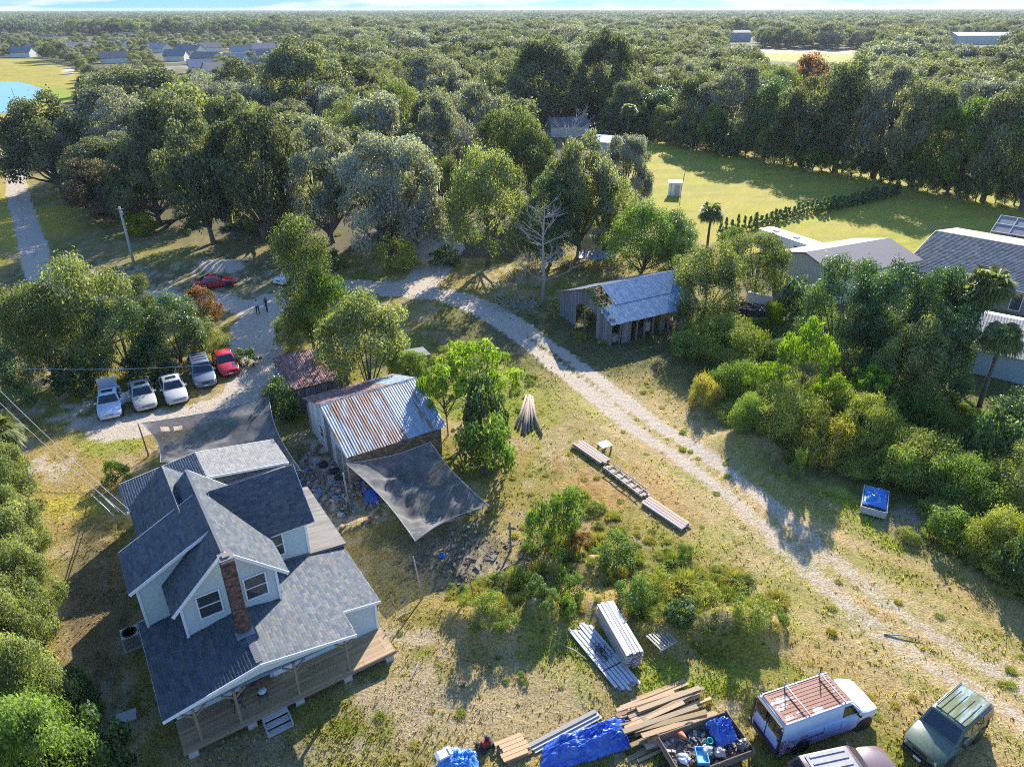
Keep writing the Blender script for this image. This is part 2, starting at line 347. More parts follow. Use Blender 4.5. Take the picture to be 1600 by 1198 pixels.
def place_tree(name, kind, x, y, rad, h, label, cat='tree', group=None, z=None, rz=None):
    vs_ = VAR[kind]; i = _cnt.get(kind, 0); _cnt[kind] = i+1; cme, tme, R0, H0 = vs_[i % len(vs_)]
    t = thing(name, label, cat, (x, y, gz(x, y) if z is None else z), random.uniform(0, 6.28) if rz is None else rz, group)
    t.scale = (rad/R0, rad/R0*random.uniform(.92, 1.08), h/H0)
    mobj('crown' if cat in ('tree',) else 'foliage', cme, None, t); mobj('trunk' if cat == 'tree' else 'stem', tme, None, t)
    return t
TREES = []
def tree_px(u, vt, vb, rpx, kind, label, cat='tree', name=None, group=None, hmax=99):
    if 'mound' in label: hmax = 1.35
    p = G(u, vb); x, y = p.x, p.y; h = min(hmax, max(.6, z_for(x, y, vt))); rad = rpx*depth_at(x, y, h*.6)/FPX
    y2 = y; TREES.append((x, y, rad))
    return place_tree(name or {'tree': 'tree', 'shrub': 'shrub'}.get(cat, 'shrub'), kind, x, y2, rad, h, label, cat, group)
# dead / bare trees
def bare_tree(u, vt, vb, label, spread=.25, m=M_dead, seed=1, tw=True, thick=1.):
    p = G(u, vb); h = z_for(p.x, p.y, vt); r = random.Random(seed); t = thing('bare_tree', label, 'tree', (p.x, p.y, gz(p.x, p.y)))
    mb = MB(); mb.tube([(0, 0, -.2), (.1, 0, h*.3), (-.1, .1, h*.65), (.05, 0, h)], [.22*thick, .17*thick, .1*thick, .02], 7); mb.build('trunk', m, t, smooth_=True)
    br = MB()
    def rec(a, d, L_, rad, lv):
        b = a+d*L_; br.tube([a, a.lerp(b, .5)+Vector((r.uniform(-.1, .1), r.uniform(-.1, .1), .05))*L_, b], [rad, rad*.7, rad*.35], 4, False)
        if lv:
            for k in range(3):
                dd = (d+Vector((r.uniform(-.8, .8), r.uniform(-.8, .8), r.uniform(-.2, .7)))).normalized(); rec(a.lerp(b, r.uniform(.4, 1)), dd, L_*.6, rad*.5, lv-1)
    for k in range(26):
        z = h*r.uniform(.22, .97); a = r.uniform(0, 6.28); d = Vector((math.cos(a), math.sin(a), r.uniform(.1, .9))).normalized()
        rec(Vector((0, 0, z)), d, h*spread*(1.1-z/h*.7), .06*thick, 2)
    br.build('branches', m, t)
    return t
# palms
def fan_frond(mb_v, mb_f, tn, o, az, el, L_, r, nb=11):
    d = np.array([math.cos(az)*math.cos(el), math.sin(az)*math.cos(el), math.sin(el)]); side = np.array([-math.sin(az), math.cos(az), 0.]); up = np.cross(d, side)*-1
    tip = o+d*L_*.5
    w = side*.03
    n = len(mb_v); mb_v += [o-w, o+w, tip+w*.5, tip-w*.5]; mb_f.append((n, n+1, n+2, n+3)); tn.append(.6)
    for k in range(nb):
        a = (k/(nb-1)-.5)*2.9; dd = d*math.cos(a)+side*math.sin(a); e = tip+dd*L_*.55+np.array([0, 0, -.22*L_*(1+abs(a))*r.uniform(.5, 1.3)]); mid = tip+dd*L_*.3+up*.03
        ww = np.cross(dd, up)*L_*.05
        n = len(mb_v); mb_v += [tip, mid-ww, e, mid+ww]; mb_f.append((n, n+1, n+2, n+3)); tn.append(r.gauss(.5, .18))
PALM = []
for sd_ in range(2):
    r = random.Random(400+sd_); V_ = []; F_ = []; T_ = []
    for k in range(80):
        fan_frond(V_, F_, T_, np.array([0, 0, 0.]), r.uniform(0, 6.28), math.asin(r.uniform(-.6, .98)), r.uniform(.8, 1.1), r)
    PALM.append(np_mesh('crown', np.array(V_), np.array(F_), LM['palm'], face_attrs={'tint': T_}))
def palm(u, vt, vb, rpx, label, group=None, cat='palm'):
    p = G(u, vb); h = z_for(p.x, p.y, vt); rad = rpx*depth_at(p.x, p.y, h)/FPX; h -= rad*.8
    t = thing('palm_tree', label, cat, (p.x, p.y, gz(p.x, p.y)), random.uniform(0, 6), group)
    c_ = mobj('crown', random.choice(PALM), None, t, (0, 0, max(.25, h))); c_.scale = (rad, rad, rad)
    if h > .5:
        mb = MB(); mb.tube([(0, 0, -.2), (.05, .05, h*.5), (0, 0, h)], [.2, .16, .15], 8); mb.build('trunk', M_bark, t, smooth_=True)
    TREES.append((p.x, p.y, rad)); return t
# geometry-node scatter for uncountable stuff
def scatter(name, pts, rots, scales, meshes, kind_label=None):
    col = bpy.data.collections.new(name+'_sources')
    for k, me in enumerate(meshes):
        o = bpy.data.objects.new(name+'_source_%02d' % k, me); col.objects.link(o)
    me = bpy.data.meshes.new(name); me.vertices.add(len(pts)); me.vertices.foreach_set('co', np.asarray(pts, np.float32).ravel())
    a = me.attributes.new('rz', 'FLOAT', 'POINT'); a.data.foreach_set('value', np.asarray(rots, np.float32))
    a = me.attributes.new('sc', 'FLOAT_VECTOR', 'POINT'); a.data.foreach_set('vector', np.asarray(scales, np.float32).ravel())
    a = me.attributes.new('ix', 'INT', 'POINT'); a.data.foreach_set('value', rng.integers(0, len(meshes), len(pts)).astype(np.int32))
    o = bpy.data.objects.new(name, me); link(o); o['kind'] = 'stuff'
    ng = bpy.data.node_groups.new(name, 'GeometryNodeTree'); ng.interface.new_socket('Geometry', in_out='INPUT', socket_type='NodeSocketGeometry'); ng.interface.new_socket('Geometry', in_out='OUTPUT', socket_type='NodeSocketGeometry')
    N = ng.nodes; L = ng.links; gi = N.new('NodeGroupInput'); go = N.new('NodeGroupOutput'); ip = N.new('GeometryNodeInstanceOnPoints'); ci = N.new('GeometryNodeCollectionInfo')
    ci.inputs['Collection'].default_value = col; ci.inputs['Separate Children'].default_value = True; ci.inputs['Reset Children'].default_value = True
    def na(n_, t_):
        q = N.new('GeometryNodeInputNamedAttribute'); q.data_type = t_; q.inputs['Name'].default_value = n_; return q
    r_ = na('rz', 'FLOAT'); s_ = na('sc', 'FLOAT_VECTOR'); i_ = na('ix', 'INT'); cx = N.new('ShaderNodeCombineXYZ')
    L.new(gi.outputs[0], ip.inputs['Points']); L.new(ci.outputs[0], ip.inputs['Instance']); ip.inputs['Pick Instance'].default_value = True
    L.new(i_.outputs['Attribute'], ip.inputs['Instance Index']); L.new(r_.outputs['Attribute'], cx.inputs[2]); L.new(cx.outputs[0], ip.inputs['Rotation']); L.new(s_.outputs['Attribute'], ip.inputs['Scale'])
    L.new(ip.outputs[0], go.inputs[0]); md = o.modifiers.new('scatter', 'NODES'); md.node_group = ng
    return o
def in_poly(px, py, poly):
    px = np.asarray(px); py = np.asarray(py); ins = np.zeros(px.shape, bool); n = len(poly)
    for i in range(n):
        x1, y1 = poly[i]; x2, y2 = poly[(i+1) % n]
        c_ = ((y1 > py) != (y2 > py)) & (px < (x2-x1)*(py-y1)/((y2-y1) if y2 != y1 else 1e-9)+x1); ins ^= c_
    return ins
def polyline_dist(x, y, pl):
    d = np.full(np.shape(x), 1e9)
    for (ax, ay), (bx, by) in zip(pl[:-1], pl[1:]):
        vx, vy = bx-ax, by-ay; t = np.clip(((x-ax)*vx+(y-ay)*vy)/(vx*vx+vy*vy+1e-9), 0, 1)
        d = np.minimum(d, np.hypot(x-ax-t*vx, y-ay-t*vy))
    return d
def spl(px):
    "smooth world polyline through picture points"
    P_ = [Vector(G(u, v)[:2]).to_3d() for u, v in px]; out = []
    for i in range(len(P_)-1):
        p0 = P_[max(i-1, 0)]; p1 = P_[i]; p2 = P_[i+1]; p3 = P_[min(i+2, len(P_)-1)]
        for k in range(6):
            t = k/6; out.append(tuple((.5*((2*p1)+(p2-p0)*t+(2*p0-5*p1+4*p2-p3)*t*t+(3*p1-p0-3*p2+p3)*t**3))[:2]))
    out.append(tuple(P_[-1][:2])); return out
# ------------------------------------------------------------------ ground
ys = [-260., -120., -60., -25., -5.] + list(6*np.exp(np.linspace(0, math.log(9000/6.), 520)))
ys = np.array(ys); NX = 400
un = np.linspace(-1, 1, NX)
hw = np.where(ys < 6, 60+np.abs(ys)*1.2, 26+ys*.98)
X = un[None, :]*hw[:, None]+0*ys[:, None]; Y = np.repeat(ys[:, None], NX, 1)
Z = hgt(X, Y)+np.where((Y < 170) & (Y > 8), (fbm(X*.9, Y*.9, 3)-.5)*.10, 0)
Zc = np.zeros_like(X)
U_, V_ = W(X, Y, 0*X); beh = Y < 7
yard_track = spl([(-10, 225), (18, 250), (30, 310), (48, 370), (62, 420), (95, 450), (150, 462), (225, 462), (300, 465), (380, 480), (410, 505)])
yard_down = spl([(430, 470), (405, 500), (400, 560), (385, 605), (330, 640), (250, 660), (180, 672)])
main_track = spl([(480, 445), (560, 447), (620, 455), (700, 462), (770, 490), (830, 530), (885, 570), (940, 612), (1010, 668), (1080, 712), (1150, 765), (1220, 825), (1290, 890), (1370, 955), (1450, 1010), (1530, 1060), (1640, 1120)])
spur = spl([(690, 355), (695, 385), (680, 415), (655, 445)])
def streak(x, y, ang, sc, asp=6):
    c_, s_ = math.cos(ang), math.sin(ang); return fbm((x*c_+y*s_)*sc/asp, (-x*s_+y*c_)*sc, 4)
n1 = fbm(X*.18+5, Y*.18+9, 4); n2 = fbm(X*.9+50, Y*.9+3, 4); n3 = fbm(X*3.1, Y*3.1, 3); n4 = fbm(X*.05+3, Y*.05, 3)
def C_(r, g, b): return np.array([r, g, b])
green = C_(.18, .19, .04); dry = C_(.31, .245, .085); brown = C_(.34, .20, .085); litter = C_(.10, .095, .06); sandc = C_(.56, .50, .42)
lawn = C_(.38, .38, .04); lush = C_(.19, .28, .02); dirt = C_(.22, .20, .165)
col = np.zeros(X.shape+(3,))+.0
def mixc(mask, c_):
    global col
    col = col*(1-mask[..., None])+c_*mask[..., None]
col[:] = green
mixc(smooth(.36, .62, .5*n1+.5*n2), dry)
mixc(smooth(.56, .72, n2)*.45, C_(.40, .34, .25))
def ell(u, v, ru, rv, k=1., edge=.5, rot=0., nz=.35):
    c_, s_ = math.cos(rot), math.sin(rot); dx = U_-u; dy = V_-v
    q = np.sqrt(((dx*c_+dy*s_)/ru)**2+((-dx*s_+dy*c_)/rv)**2)+(n2-.5)*nz*2; return (1-smooth(1-edge, 1+edge*.4, q))*k*(~beh)
def poly_m(poly, k=1.):
    return in_poly(U_, V_, poly).astype(float)*k*(~beh)
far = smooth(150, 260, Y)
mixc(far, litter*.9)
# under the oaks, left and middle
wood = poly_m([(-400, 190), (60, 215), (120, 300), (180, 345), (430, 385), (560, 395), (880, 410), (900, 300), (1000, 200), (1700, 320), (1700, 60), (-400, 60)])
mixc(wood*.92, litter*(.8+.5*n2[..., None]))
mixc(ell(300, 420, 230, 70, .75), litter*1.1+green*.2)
mixc(ell(250, 440, 260, 45, .5)*smooth(.5, .62, n3), sandc)
mixc(ell(60, 500, 90, 90, .8), litter*1.2)
mixc(ell(60, 480, 60, 30, .7)*smooth(.45, .6, n3), sandc)
mixc(ell(120, 650, 90, 40, .85)*smooth(.42, .58, n2), sandc*.9)
mixc(ell(20, 330, 30, 70, .85), lawn*C_(1.1, .95, 1)); mixc(ell(90, 345, 50, 28, .8), lawn*C_(1.1, .9, 1.)); mixc(ell(250, 400, 80, 20, .4), lawn*.8)
mixc(ell(100, 755, 95, 90, .85), C_(.33, .25, .09)); mixc(ell(75, 720, 60, 40, .8)*smooth(.45, .6, n2), sandc*.85); mixc(ell(110, 790, 70, 25, .6), lawn*.9)
mixc(ell(170, 690, 60, 25, .6), lush*1.1); mixc(ell(350, 655, 70, 12, .85, rot=-.35), lush*1.2)
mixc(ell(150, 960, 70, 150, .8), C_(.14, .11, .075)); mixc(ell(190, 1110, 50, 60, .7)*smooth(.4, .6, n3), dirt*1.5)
# between house and old shed, and the debris ground under the second shade cloth
mixc(ell(500, 770, 55, 95, .9), dirt*.9); mixc(ell(500, 750, 45, 85, .95)*smooth(.47, .57, n3), sandc*1.1); mixc(ell(570, 800, 45, 25, .8)*smooth(.45, .6, n3), sandc)
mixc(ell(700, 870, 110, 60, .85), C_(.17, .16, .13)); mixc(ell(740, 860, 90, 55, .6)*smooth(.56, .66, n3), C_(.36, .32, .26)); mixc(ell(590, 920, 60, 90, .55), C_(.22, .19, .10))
mixc(ell(640, 1020, 90, 70, .7)*smooth(.4, .6, n2), C_(.38, .34, .27)); mixc(ell(780, 1110, 220, 70, .6)*smooth(.35, .6, n1), C_(.36, .31, .21)); mixc(ell(560, 1130, 60, 60, .75)*smooth(.35, .6, n2), C_(.38, .34, .28))
mixc(ell(400, 1180, 140, 40, .6), C_(.22, .2, .15))
mixc(ell(980, 770, 120, 60, .75)*smooth(.3, .55, n1*.5+n2*.5), brown*C_(1.15, 1, 1)); mixc(ell(880, 730, 70, 50, .5)*smooth(.35, .6, n2), brown); mixc(ell(1060, 800, 70, 50, .6)*smooth(.35, .6, n2), brown*1.1)
mixc(ell(1090, 770, 90, 16, .7, rot=.62), lush*1.15); mixc(ell(950, 650, 90, 18, .8, rot=.5), lush*1.2); mixc(ell(1230, 940, 90, 24, .7, rot=.9), lush*1.2); mixc(ell(1340, 800, 90, 18, .8, rot=.75), lush*1.25); mixc(ell(1120, 840, 60, 25, .6), lush*1.1)
mixc(ell(900, 1020, 90, 60, .5), lush); mixc(ell(1050, 1060, 120, 30, .5), lush*1.1); mixc(ell(720, 600, 130, 70, .5), lush)
mixc(ell(830, 640, 60, 60, .4), lush); mixc(ell(880, 700, 50, 40, .5)*smooth(.4, .6, n3), sandc*.7)
mixc(ell(820, 1090, 230, 90, .6)*smooth(.3, .55, n2*.6+n1*.4), C_(.33, .275, .15)); mixc(ell(1430, 980, 240, 130, .5)*smooth(.35, .6, n2), C_(.31, .27, .09)); mixc(ell(640, 1100, 90, 90, .7)*smooth(.3, .5, n2), C_(.34, .29, .20)); mixc(ell(1150, 1060, 200, 40, .5)*smooth(.3, .6, n1), C_(.24, .26, .05)); mixc(ell(1010, 740, 200, 110, .45)*smooth(.4, .6, n3), C_(.42, .34, .13))
mixc(ell(860, 930, 70, 30, .7), C_(.42, .34, .10)); mixc(ell(1080, 915, 130, 16, .85), C_(.44, .37, .08)); mixc(ell(780, 945, 60, 14, .85), C_(.46, .36, .11))
# dark cool grass round the barn
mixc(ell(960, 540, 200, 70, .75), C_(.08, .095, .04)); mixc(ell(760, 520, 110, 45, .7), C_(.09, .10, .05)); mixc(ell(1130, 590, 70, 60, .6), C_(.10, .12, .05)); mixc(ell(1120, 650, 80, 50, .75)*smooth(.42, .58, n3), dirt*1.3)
mixc(ell(800, 430, 60, 20, .5)*smooth(.45, .6, n3), sandc)
# weedy rough ground right
mixc(poly_m([(1090, 510), (1290, 470), (1700, 600), (1700, 990), (1500, 880), (1400, 850), (1320, 760), (1200, 740), (1130, 620)], .8), C_(.10, .12, .04))
mixc(ell(1470, 830, 110, 22, .85, rot=.35)*smooth(.4, .55, n2), sandc*.8); mixc(ell(1410, 810, 40, 18, .8), C_(.3, .28, .24)); mixc(ell(1520, 760, 60, 14, .7, rot=.3), C_(.25, .23, .2))
# lawns
lawn_poly = [(972, 222), (985, 205), (1150, 228), (1400, 272), (1700, 335), (1700, 420), (1440, 396), (1240, 410), (1090, 375), (1010, 310), (975, 250)]
lm = poly_m(lawn_poly); lawn2 = lawn*(.66+.42*n1[..., None]+.30*n2[..., None])*C_(1.0, 1.0, 1.); mixc(lm, lawn2); mixc(lm*smooth(.42, .6, n1*.5+n3*.5)*.6, C_(.34, .27, .08)); mixc(lm*smooth(.50, .62, streak(X, Y, .2, .5, 14))*.4, C_(.20, .25, .04))
mixc(lm*ell(1150, 232, 120, 10, .8, rot=.15)*smooth(.4, .6, n3), C_(.4, .3, .22))
lake_lawn = [(-300, 95), (60, 92), (130, 112), (120, 150), (60, 190), (-300, 185)]
ll = poly_m(lake_lawn); mixc(ll, C_(.33, .30, .045)*(.8+.4*n1[..., None])); mixc(ell(70, 150, 60, 14, .9), lush*1.2); mixc(ll*ell(110, 112, 12, 6, .9), sandc)
far_lawn = [(1165, 92), (1190, 82), (1370, 84), (1390, 98), (1300, 102)]
mixc(poly_m(far_lawn), C_(.30, .33, .05)); mixc(poly_m([(1160, 76), (1380, 80), (1380, 86), (1160, 84)]), C_(.34, .33, .20)); mixc(poly_m([(1160, 79), (1340, 82), (1340, 83.5), (1160, 81)]), sandc*.7)
mixc(poly_m([(1360, 210), (1430, 205), (1460, 215), (1440, 226), (1370, 226)]), C_(.34, .36, .05))
sub = poly_m([(100, 60), (500, 60), (480, 130), (300, 128), (140, 110)]); mixc(sub*.6*smooth(.4, .6, n4), C_(.2, .22, .08)); mixc(sub*smooth(.6, .68, n4)*.7, C_(.35, .34, .33))
# backyard by the trailer
mixc(ell(1190, 445, 60, 30, .8), C_(.13, .13, .07)); mixc(ell(1540, 505, 60, 20, .9), C_(.25, .22, .18))
# tracks: distance to the wheel lines
dT = polyline_dist(X, Y, main_track); dY_ = polyline_dist(X, Y, yard_track); dD = polyline_dist(X, Y, yard_down); dS = polyline_dist(X, Y, spur)
wv = (n2-.5)*1.6+(n1-.5)*1.2
fadeY = smooth(24, 50, Y); near_w = np.where(Y < 50, 1.25, 1.0)
ruts = np.maximum(1-smooth(.35, 1.2, np.abs(dT-1.0)+wv*.35), 0)*(.95+.05*fadeY)
ruts = np.maximum(ruts, (1-smooth(1.0, 2.2, dT+wv*.8))*smooth(56, 70, Y)*.8)
mixc((1-smooth(2.0, 5.5, dT+wv))*(1-smooth(46, 60, Y))*.9, C_(.50, .39, .23)); ruts = ruts*(.56+.40*smooth(32, 52, Y)); ruts = np.maximum(ruts, (1-smooth(2.0, 4.2, dT+wv*1.6))*(1-smooth(34, 50, Y))*.42*smooth(.42, .62, streak(X, Y, -.75, 1.6, 8)))
stk_ = streak(X, Y, -.75, 1.5, 9); mixc((1-smooth(5, 9, dT))*(1-smooth(40, 60, Y))*smooth(.45, .62, stk_)*.7, C_(.40, .31, .14)); mixc((1-smooth(5, 11, dT))*(1-smooth(40, 60, Y))*smooth(.50, .36, stk_)*.6, C_(.21, .24, .03))
yt = (1-smooth(1.35, 2.0, dY_+wv*.5)); yt = yt*(1-.55*(1-smooth(.1, .5, np.abs(dY_)+.2*n3))*smooth(.4, .5, n2))
yd = 1-smooth(1.5, 2.8, dD+wv*1.2); sp = 1-smooth(2.0, 3.0, dS+wv)
open_y = ell(408, 512, 42, 40, 1.)
sand = np.clip(np.maximum.reduce([ruts, yt, yd*.95, sp*.95, open_y*.95, ell(680, 395, 34, 34, .95), ell(348, 416, 46, 12, 1.), ell(330, 470, 60, 16, .8), ell(620, 450, 60, 14, .8)]), 0, 1)
sand *= (~beh)
trk = (np.maximum.reduce([(1-smooth(1.6, 1.7, dT)), (dY_ < 1.7)*1., (dD < 2.1)*1., (dS < 2.4)*1., (open_y > .5)*1.]) > .5) & (~beh)
col *= (.82+.36*n3[..., None])*np.array([.96, .88, .78])
sat = col.reshape(-1, 3)
V = np.stack([X, Y, Z], -1).reshape(-1, 3)
ny = len(ys); ii, jj = np.meshgrid(np.arange(ny-1), np.arange(NX-1), indexing='ij'); a0 = ii*NX+jj
F = np.stack([a0, a0+1, a0+NX+1, a0+NX], -1).reshape(-1, 4)
fm = lambda M_: M_[:-1, :-1].reshape(-1)
M_ground = bpy.data.materials.new('ground_soil_and_grass'); nt, b, N, L = nm(M_ground)
at = N.new('ShaderNodeAttribute'); at.attribute_name = 'gcol'; as_ = N.new('ShaderNodeAttribute'); as_.attribute_name = 'sand'
tcn = N.new('ShaderNodeTexCoord')
def tnoise(sc, det=4, rough=.6, src=None):
    q = N.new('ShaderNodeTexNoise'); q.inputs['Scale'].default_value = sc; q.inputs['Detail'].default_value = det; q.inputs['Roughness'].default_value = rough; L.new(src or tcn.outputs['Object'], q.inputs['Vector']); return q.outputs['Fac']
def mth(op, a_, b_=None, c__=None):
    q = N.new('ShaderNodeMath'); q.operation = op
    for i, v_ in enumerate((a_, b_, c__)):
        if v_ is None: continue
        if isinstance(v_, (int, float)): q.inputs[i].default_value = v_
        else: L.new(v_, q.inputs[i])
    return q.outputs[0]
def mrange(v_, a_, b_, c__, d_):
    q = N.new('ShaderNodeMapRange'); q.interpolation_type = 'SMOOTHSTEP'; L.new(v_, q.inputs[0])
    for i, w_ in enumerate((a_, b_, c__, d_)): q.inputs[i+1].default_value = w_
    return q.outputs[0]
fine = tnoise(9, 5, .75); mid_ = tnoise(2.2, 5, .65); vf = tnoise(26, 3, .7)
sv = mth('ADD', as_.outputs['Fac'], mth('MULTIPLY', mth('SUBTRACT', mid_, .5), 1.1)); sv = mth('ADD', sv, mth('MULTIPLY', mth('SUBTRACT', fine, .5), .6)); sm = mrange(sv, .30, .72, 0, 1)
sm = mth('MULTIPLY', sm, mrange(as_.outputs['Fac'], .02, .2, 0, 1))
gm = N.new('ShaderNodeMixRGB'); gm.blend_type = 'MULTIPLY'; gm.inputs[0].default_value = 1; L.new(at.outputs['Color'], gm.inputs[1]); L.new(mrange(fine, .28, .72, .35, 1.7), gm.inputs[2])
gm2 = N.new('ShaderNodeMixRGB'); gm2.inputs[2].default_value = (.34, .27, .13, 1); L.new(gm.outputs[0], gm2.inputs[1]); L.new(mth('MULTIPLY', mrange(vf, .56, .70, 0, .55), mrange(mid_, .42, .62, 0, 1)), gm2.inputs[0])
gm3 = N.new('ShaderNodeMixRGB'); gm3.inputs[2].default_value = (.07, .11, .015, 1); L.new(gm2.outputs[0], gm3.inputs[1]); L.new(mth('MULTIPLY', mrange(fine, .54, .66, 0, .38), mrange(mid_, .58, .46, 0, 1)), gm3.inputs[0])
sc_ = N.new('ShaderNodeMixRGB'); sc_.inputs[1].default_value = (.36, .29, .20, 1); sc_.inputs[2].default_value = (.60, .51, .40, 1); L.new(mrange(fine, .38, .62, 0, 1), sc_.inputs[0])
fin = N.new('ShaderNodeMixRGB'); L.new(sm, fin.inputs[0]); L.new(gm3.outputs[0], fin.inputs[1]); L.new(sc_.outputs[0], fin.inputs[2]); L.new(fin.outputs[0], b.inputs['Base Color'])
b.inputs['Roughness'].default_value = .95; sset(b, 'Specular IOR Level', .15)
bp = N.new('ShaderNodeBump'); bp.inputs['Strength'].default_value = .9; bp.inputs['Distance'].default_value = .12; L.new(mth('ADD', mth('MULTIPLY', fine, .6), mth('MULTIPLY', mid_, .8)), bp.inputs['Height']); L.new(bp.outputs[0], b.inputs['Normal'])
trk_f = fm(trk); lawn_f = fm((lm > .5) | (ll > .5)) & ~trk_f
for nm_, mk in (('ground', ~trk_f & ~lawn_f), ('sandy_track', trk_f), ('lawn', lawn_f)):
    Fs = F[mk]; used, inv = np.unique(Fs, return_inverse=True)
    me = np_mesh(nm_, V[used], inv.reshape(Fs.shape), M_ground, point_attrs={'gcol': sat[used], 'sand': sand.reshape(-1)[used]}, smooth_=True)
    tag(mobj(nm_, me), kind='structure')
# pond
M_pond = mat('pond_water', (.16, .36, .36), .3, .25, .12, 0, spec=.5, stretch=(.3, 2, 1))
mb = MB(); pp = [G(u, v, .03) for u, v in [(-260, 128), (30, 128), (48, 132), (72, 140), (66, 148), (50, 158), (36, 168), (30, 176), (-260, 180)]]; mb.quad(*reversed(pp)); o = mb.build('pond', M_pond); tag(o, kind='structure')
# grass tufts near the camera, one uncountable mass
def ground_attr(x, y):
    fy = np.interp(y, ys, np.arange(ny)); i = np.clip(np.round(fy).astype(int), 0, ny-1); fx = (x/hw[i]+1)/2*(NX-1); j = np.clip(np.round(fx).astype(int), 0, NX-1)
    return i, j
nT = 120000
yy = 17+75*rng.random(nT*2)**1.5; xx = (rng.random(nT*2)*2-1)*(yy*.80+10); i, j = ground_attr(xx, yy)
gc = col[i, j]; gsand = sand[i, j]; lushness = np.clip((gc[:, 1]-gc[:, 0])*5+.5, 0.12, 1); tn = fbm(xx*.5, yy*.5, 3)
keep = (rng.random(nT*2) < lushness*(1-np.clip(gsand*1.6, 0, .97))*smooth(.2, .6, tn)*1.0)
xx, yy, gc, tn = xx[keep], yy[keep], gc[keep], tn[keep]; n = len(xx); zz = hgt(xx, yy)
TU = []
for k in range(3):
    a = rng.random(n)*6.283; ln = (.07+.11*rng.random(n))*(1+yy/110); d = np.stack([np.cos(a), np.sin(a), 0*a], 1); wv_ = np.stack([-np.sin(a), np.cos(a), 0*a], 1)*(.03+.02*rng.random(n)*(1+yy/60))[:, None]
    o_ = np.stack([xx, yy, zz-.03], 1)+d*.04; tip = o_+d*(ln*.55)[:, None]+np.array([0, 0, 1.])*(ln*.9)[:, None]
    TU.append(np.stack([o_-wv_, o_+wv_, tip], 1))
TV = np.concatenate(TU).reshape(-1, 3); TF = np.arange(len(TV)).reshape(-1, 3)
gcc = np.clip(gc*(1.3+1.0*rng.random((n, 1)))*np.array([1.05, 1.08, .8]), 0, .7); M_tuft = mat('grass_blades', (1, 1, 1), .8, .15, 3, attr=True); nt2, b2, N2, L2 = nm(M_tuft); tr_ = N2.new('ShaderNodeBsdfTranslucent'); L2.new(b2.inputs['Base Color'].links[0].from_socket, tr_.inputs[0]); mx_ = N2.new('ShaderNodeMixShader'); mx_.inputs[0].default_value = .5; L2.new(b2.outputs[0], mx_.inputs[1]); L2.new(tr_.outputs[0], mx_.inputs[2]); L2.new(mx_.outputs[0], N2['Material Output'].inputs['Surface'])
me = np_mesh('grass_tufts', TV, TF, M_tuft, face_attrs={'col': np.concatenate([gcc]*3)}); tag(mobj('grass_tufts', me), kind='stuff')
# ------------------------------------------------------------------ building materials
M_shingle = mat('asphalt_shingle', (1, 1, 1), .85, .22, 9, .2, attr=True, spec=.35)
M_siding = mat('painted_siding', (.50, .57, .54), .6, .07, 2, spec=.4)
M_trim = mat('white_trim', (.78, .79, .78), .5, .05, 3)
M_glass = mat('window_glass', (.05, .06, .06), .06, .1, 2, spec=.9)
M_brick = mat('brick', (.15, .075, .055), .85, .4, 5, attr=True)
M_mortar = mat('mortar', (.38, .35, .31), .9, .2, 8)
M_conc = mat('concrete', (.42, .41, .38), .85, .2, 5, .2)
M_deck = mat('deck_timber', (.40, .29, .17), .7, .3, 2.5, .15, attr=True, stretch=(1, 6, 1))
M_wood = mat('weathered_post', (.25, .19, .13), .85, .35, 4, .2, stretch=(4, 4, .6))
M_grey_wood = mat('grey_barn_wood', (.22, .215, .21), .9, .45, 3, .2, stretch=(5, 5, .5), attr=True)
M_roll = mat('rolled_roofing', (.24, .22, .195), .8, .25, .9, 0, stretch=(.3, 3, 1), col2=(.14, .12, .10), mixpos=(.35, .7))
M_dark = mat('dark_interior', (.03, .03, .03), .9, .3, 3)
M_tin = mat('galvanised_tin', (.25, .32, .38), .55, .3, 2, .1, metal=.1, spec=.4, col2=(.36, .39, .40), stretch=(3, .6, 1))
M_rusty_tin = mat('rust_streaked_tin', (.27, .32, .37), .6, .35, 1.6, .2, metal=.1, col2=(.22, .10, .045), mixpos=(.43, .54), stretch=(4.5, .25, 1))
M_light_rust = mat('lightly_rusted_tin', (.29, .34, .38), .6, .3, 1.5, .1, metal=.1, col2=(.24, .15, .09), mixpos=(.48, .60), stretch=(2, .5, 1))
M_rust = mat('deep_rust_tin', (.20, .085, .06), .8, .4, 2.2, .2, col2=(.30, .20, .18), mixpos=(.45, .6), stretch=(2.5, .4, 1))
M_cloth = mat('shade_cloth', (.095, .095, .095), .85, .3, 1.1, 0, col2=(.17, .165, .155))
M_cream = mat('cream_metal_wall', (.62, .62, .52), .5, .08, 1); M_bluegrey = mat('blue_grey_wall', (.30, .40, .42), .6, .1, 1)
M_taupe = mat('taupe_stucco', (.22, .205, .18), .85, .1, 2); M_rv = mat('camper_skin', (.75, .75, .72), .4, .08, 2); M_rubber = mat('rubber', (.025, .025, .027), .8, .2, 6)
M_greyroof = mat('grey_membrane_roof', (.15, .145, .15), .8, .2, 2)

